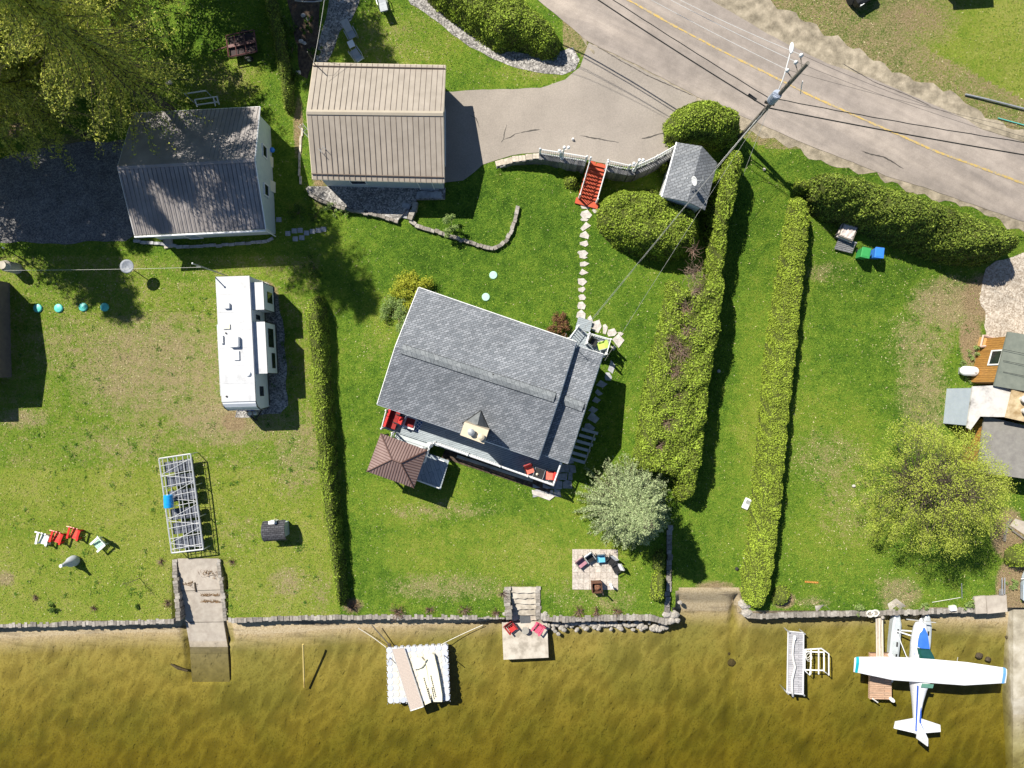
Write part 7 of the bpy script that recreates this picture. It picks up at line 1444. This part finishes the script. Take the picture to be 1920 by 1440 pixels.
for s_ in (-1, 1):
    b_ = MB(); x = s_*1.15; b_.loft([[Vector((x+a*w_, y, z)) for a, z in ((-1,zt_-.05),(-.6,zt_),(.6,zt_),(1,zt_-.05),(.85,.15),(0,zb),(-.85,.15))] for y, w_, zt_, zb in ((3.35,.06,.62,.45),(3.1,.2,.68,.2),(2.4,.34,.72,-.05),(1.2,.38,.70,-.2),(-.3,.36,.62,-.22),(-1.3,.28,.52,-.02),(-2.1,.16,.45,.15))]); fl = b_.build('float', nm('float_silver', [(.50,.54,.56),(.62,.66,.68)], 1.5, .35, metal=.3) if 'float_silver' not in MATS else MATS['float_silver'], sp_, world=False, smooth=False)
    b_ = MB(); b_.loft([[Vector((x+a*w_, y, z)) for a, z in ((-1,zt_),(1,zt_),(1,zt_-.3),(-1,zt_-.3))] for y, w_, zt_ in ((-1.0,.31,.60),(-1.75,.22,.53))]); b_.build('float_band', PLANEB, fl, world=False)
    for y in (1.9,.9,0,-.8): b_ = MB(); b_.box((x+.1,y,.715-.0*y), (.12,.35,.012)); b_.build('walk_strip', BLACK, fl, world=False)
    b_ = MB(); b_.tube([(x,-2.1,.35),(x,-2.4,.25)], .05, 6); b_.box((x,-2.45,.15), (.04,.22,.3)); b_.build('water_rudder', WHITE, fl, world=False)
    b_ = MB()
    for y, x2 in ((1.9,.35),(-.2,.35)): b_.tube([(x,y,.65),(s_*x2,y-.1,1.2)], .055, 6)
    b_.tube([(x,1.9,.65),(s_*.4,-.1,1.15)], .03, 5); b_.tube([(s_*.5,.2,1.25),(s_*2.8,.25,3.12)], .05, 6); b_.build('struts', PLANEW, sp_, world=False)
b_ = MB(); b_.tube([(-1.15,1.95,.6),(1.15,1.95,.6)], .06, 6); b_.tube([(-1.15,-.3,.55),(1.15,-.3,.55)], .06, 6); b_.build('spreader_bars', PLANEW, sp_, world=False)
for x, L in ((-.9,.35),(1.9,.35)): b_ = MB(); b_.tube([(x,.8,3.15),(x-.1,.85+L,3.35)], .014, 4); b_.build('pitot_rod', WHITE, sp_, world=False)
# things by the right-hand shore
for q_, lb in (([(1827,1119),(1848,1117),(1850,1150),(1830,1151)],'smaller of two pale grey slabs hanging over the sea wall'),([(1849,1118),(1887,1115),(1889,1147),(1852,1151)],'larger of two pale grey slabs hanging over the sea wall')):
    t = thing('slab_platform', lb, 'slab', tuple(Wp(1860,1135,.2))); MB().slab([Wp(a,b,.32) for a,b in q_], .14).build('slab_top', CONC, t); b_ = MB(); [b_.tube([(Wp(a,b,.2).x*.9995, Wp(a,b,.2).y+.15*(1 if b > 1130 else -1), -1.2), (Wp(a,b,.2).x*.9995, Wp(a,b,.2).y+.15*(1 if b > 1130 else -1), .2)], .05, 5) for a,b in q_]; b_.build('slab_posts', GALV, t)
cr = [Wp(1900,1142,-.5), Wp(2100,1142,-.5), Wp(2100,1310,-.9), Wp(1900,1310,-.9)]; mb = MB(); mb.slab(cr, 1.2); mb.slab([Wp(1900,1310.3,-.9), Wp(2100,1310.3,-.9), Wp(2100,1470,-2.3), Wp(1899,1470,-2.3)], 1.2); o = mb.build('concrete_ramp', nm('patched_concrete', [(.22,.19,.14),(.38,.34,.26),(.52,.48,.40)], .9, .9, .5, 20, detail=8)); tag(o, 'cracked pale concrete ramp along the right edge of the lake', 'ramp')
t = thing('white_boat', 'pale hull of a small boat cut by the right edge above the concrete ramp', 'boat', tuple(Wp(1922,1100,.1))); b_ = MB(); b_.loft([[Vector((Wp(1922,y,.2).x+a*w_, Wp(1922,y,.2).y, z)) for a, z in ((-1,.7),(1,.7),(.7,.2),(-.7,.2))] for y, w_ in ((1070,.1),(1080,.35),(1095,.5),(1122,.5))]); b_.build('hull', nm('pale_hull', [(.45,.52,.6),(.52,.6,.68)], 3, .4), t); b_ = MB(); b_.tube([Wp(1915,1085,.75), Wp(1930,1085,.75)], .04, 5); b_.build('thwart', WHITE, t)
b_ = MB(); t = thing('handrail', 'grey ladder-like handrail above the two grey slabs', 'ladder', tuple(Wp(1882,1100,0)))
for a in (1879,1884): b_.tube([Wp(a,1083,.5), Wp(a,1114,.5)], .035, 5)
for y in range(6): b_.tube([Wp(1873,1105+2*y,.45), Wp(1882,1105+2*y,.45)], .02, 4)
b_.build('rails', GALV, t)
block_wall('garden_edging', 'dark timber edging beside the golden rounded shrub at the right edge', [Wp(a,b,.15) for a,b in ((1885,1015),(1888,985),(1897,972))], .12, .3, WOODP, 'edging', bl=.6)
block_wall('garden_edging', 'dark timber edging slanting to the right edge above the golden shrub', [Wp(a,b,.15) for a,b in ((1888,985),(1925,1012),(1950,1030))], .12, .3, WOODP, 'edging', bl=.6)
drape('paved_path', [(1893,985),(1903,972),(1930,980),(1960,1005),(1960,1025),(1925,1005)], CONC, .03, .03)
drape('shore_slab', [(1680,1122),(1664,1132),(1668,1145),(1690,1146),(1700,1134)], CONCD, .03, .1); drape('shore_slab', [(1528,1137),(1545,1134),(1556,1142),(1545,1149),(1530,1148)], CONCD, .03, .06)
o = MB().tube([Wp(1803,1094,.9), Wp(1804,1122,.0)], .03, 5).build('post', GALV); tag(o, 'thin grey post on the lawn left of the two slabs', 'post')
o = MB().tube([S(1747,1129)+Vector((0,0,.05)), S(1800,1120)+Vector((0,0,.05))], .02, 4).build('hose', ROPE); tag(o, 'thin pale line lying on the grass above the seaplane', 'rope')
o = MB().box(S(1784,1139)+Vector((0,0,.12)), (.45,.35,.25), R(8)).build('small_box', WHITE); tag(o, 'small white box on the sea wall above the right wing', 'box')
sp2 = thing('sapling', 'thin bare sapling on the left lawn casting a forked shadow', 'tree', tuple(S(262,1084))); b_ = MB(); b_.tube([(0,0,0),(-.1,0,1.0),(-.2,.1,1.9)], .03, 5, .01)
for k in range(12): a = k*2.4; z0_ = .5+k*.11; b_.tube([(-.1,0,z0_),(-.1+.3*math.cos(a),.3*math.sin(a),z0_+.3)], .012, 4, .004)
b_.build('trunk', TWIG, sp2, world=False); V, f_ = leafquads(RNG.normal(0,.22,(90,3))+[-.15,.05,1.5], RNG.normal(0,1,(90,3)), .08); npmesh('crown', V, f_, L_GRN, sp2)
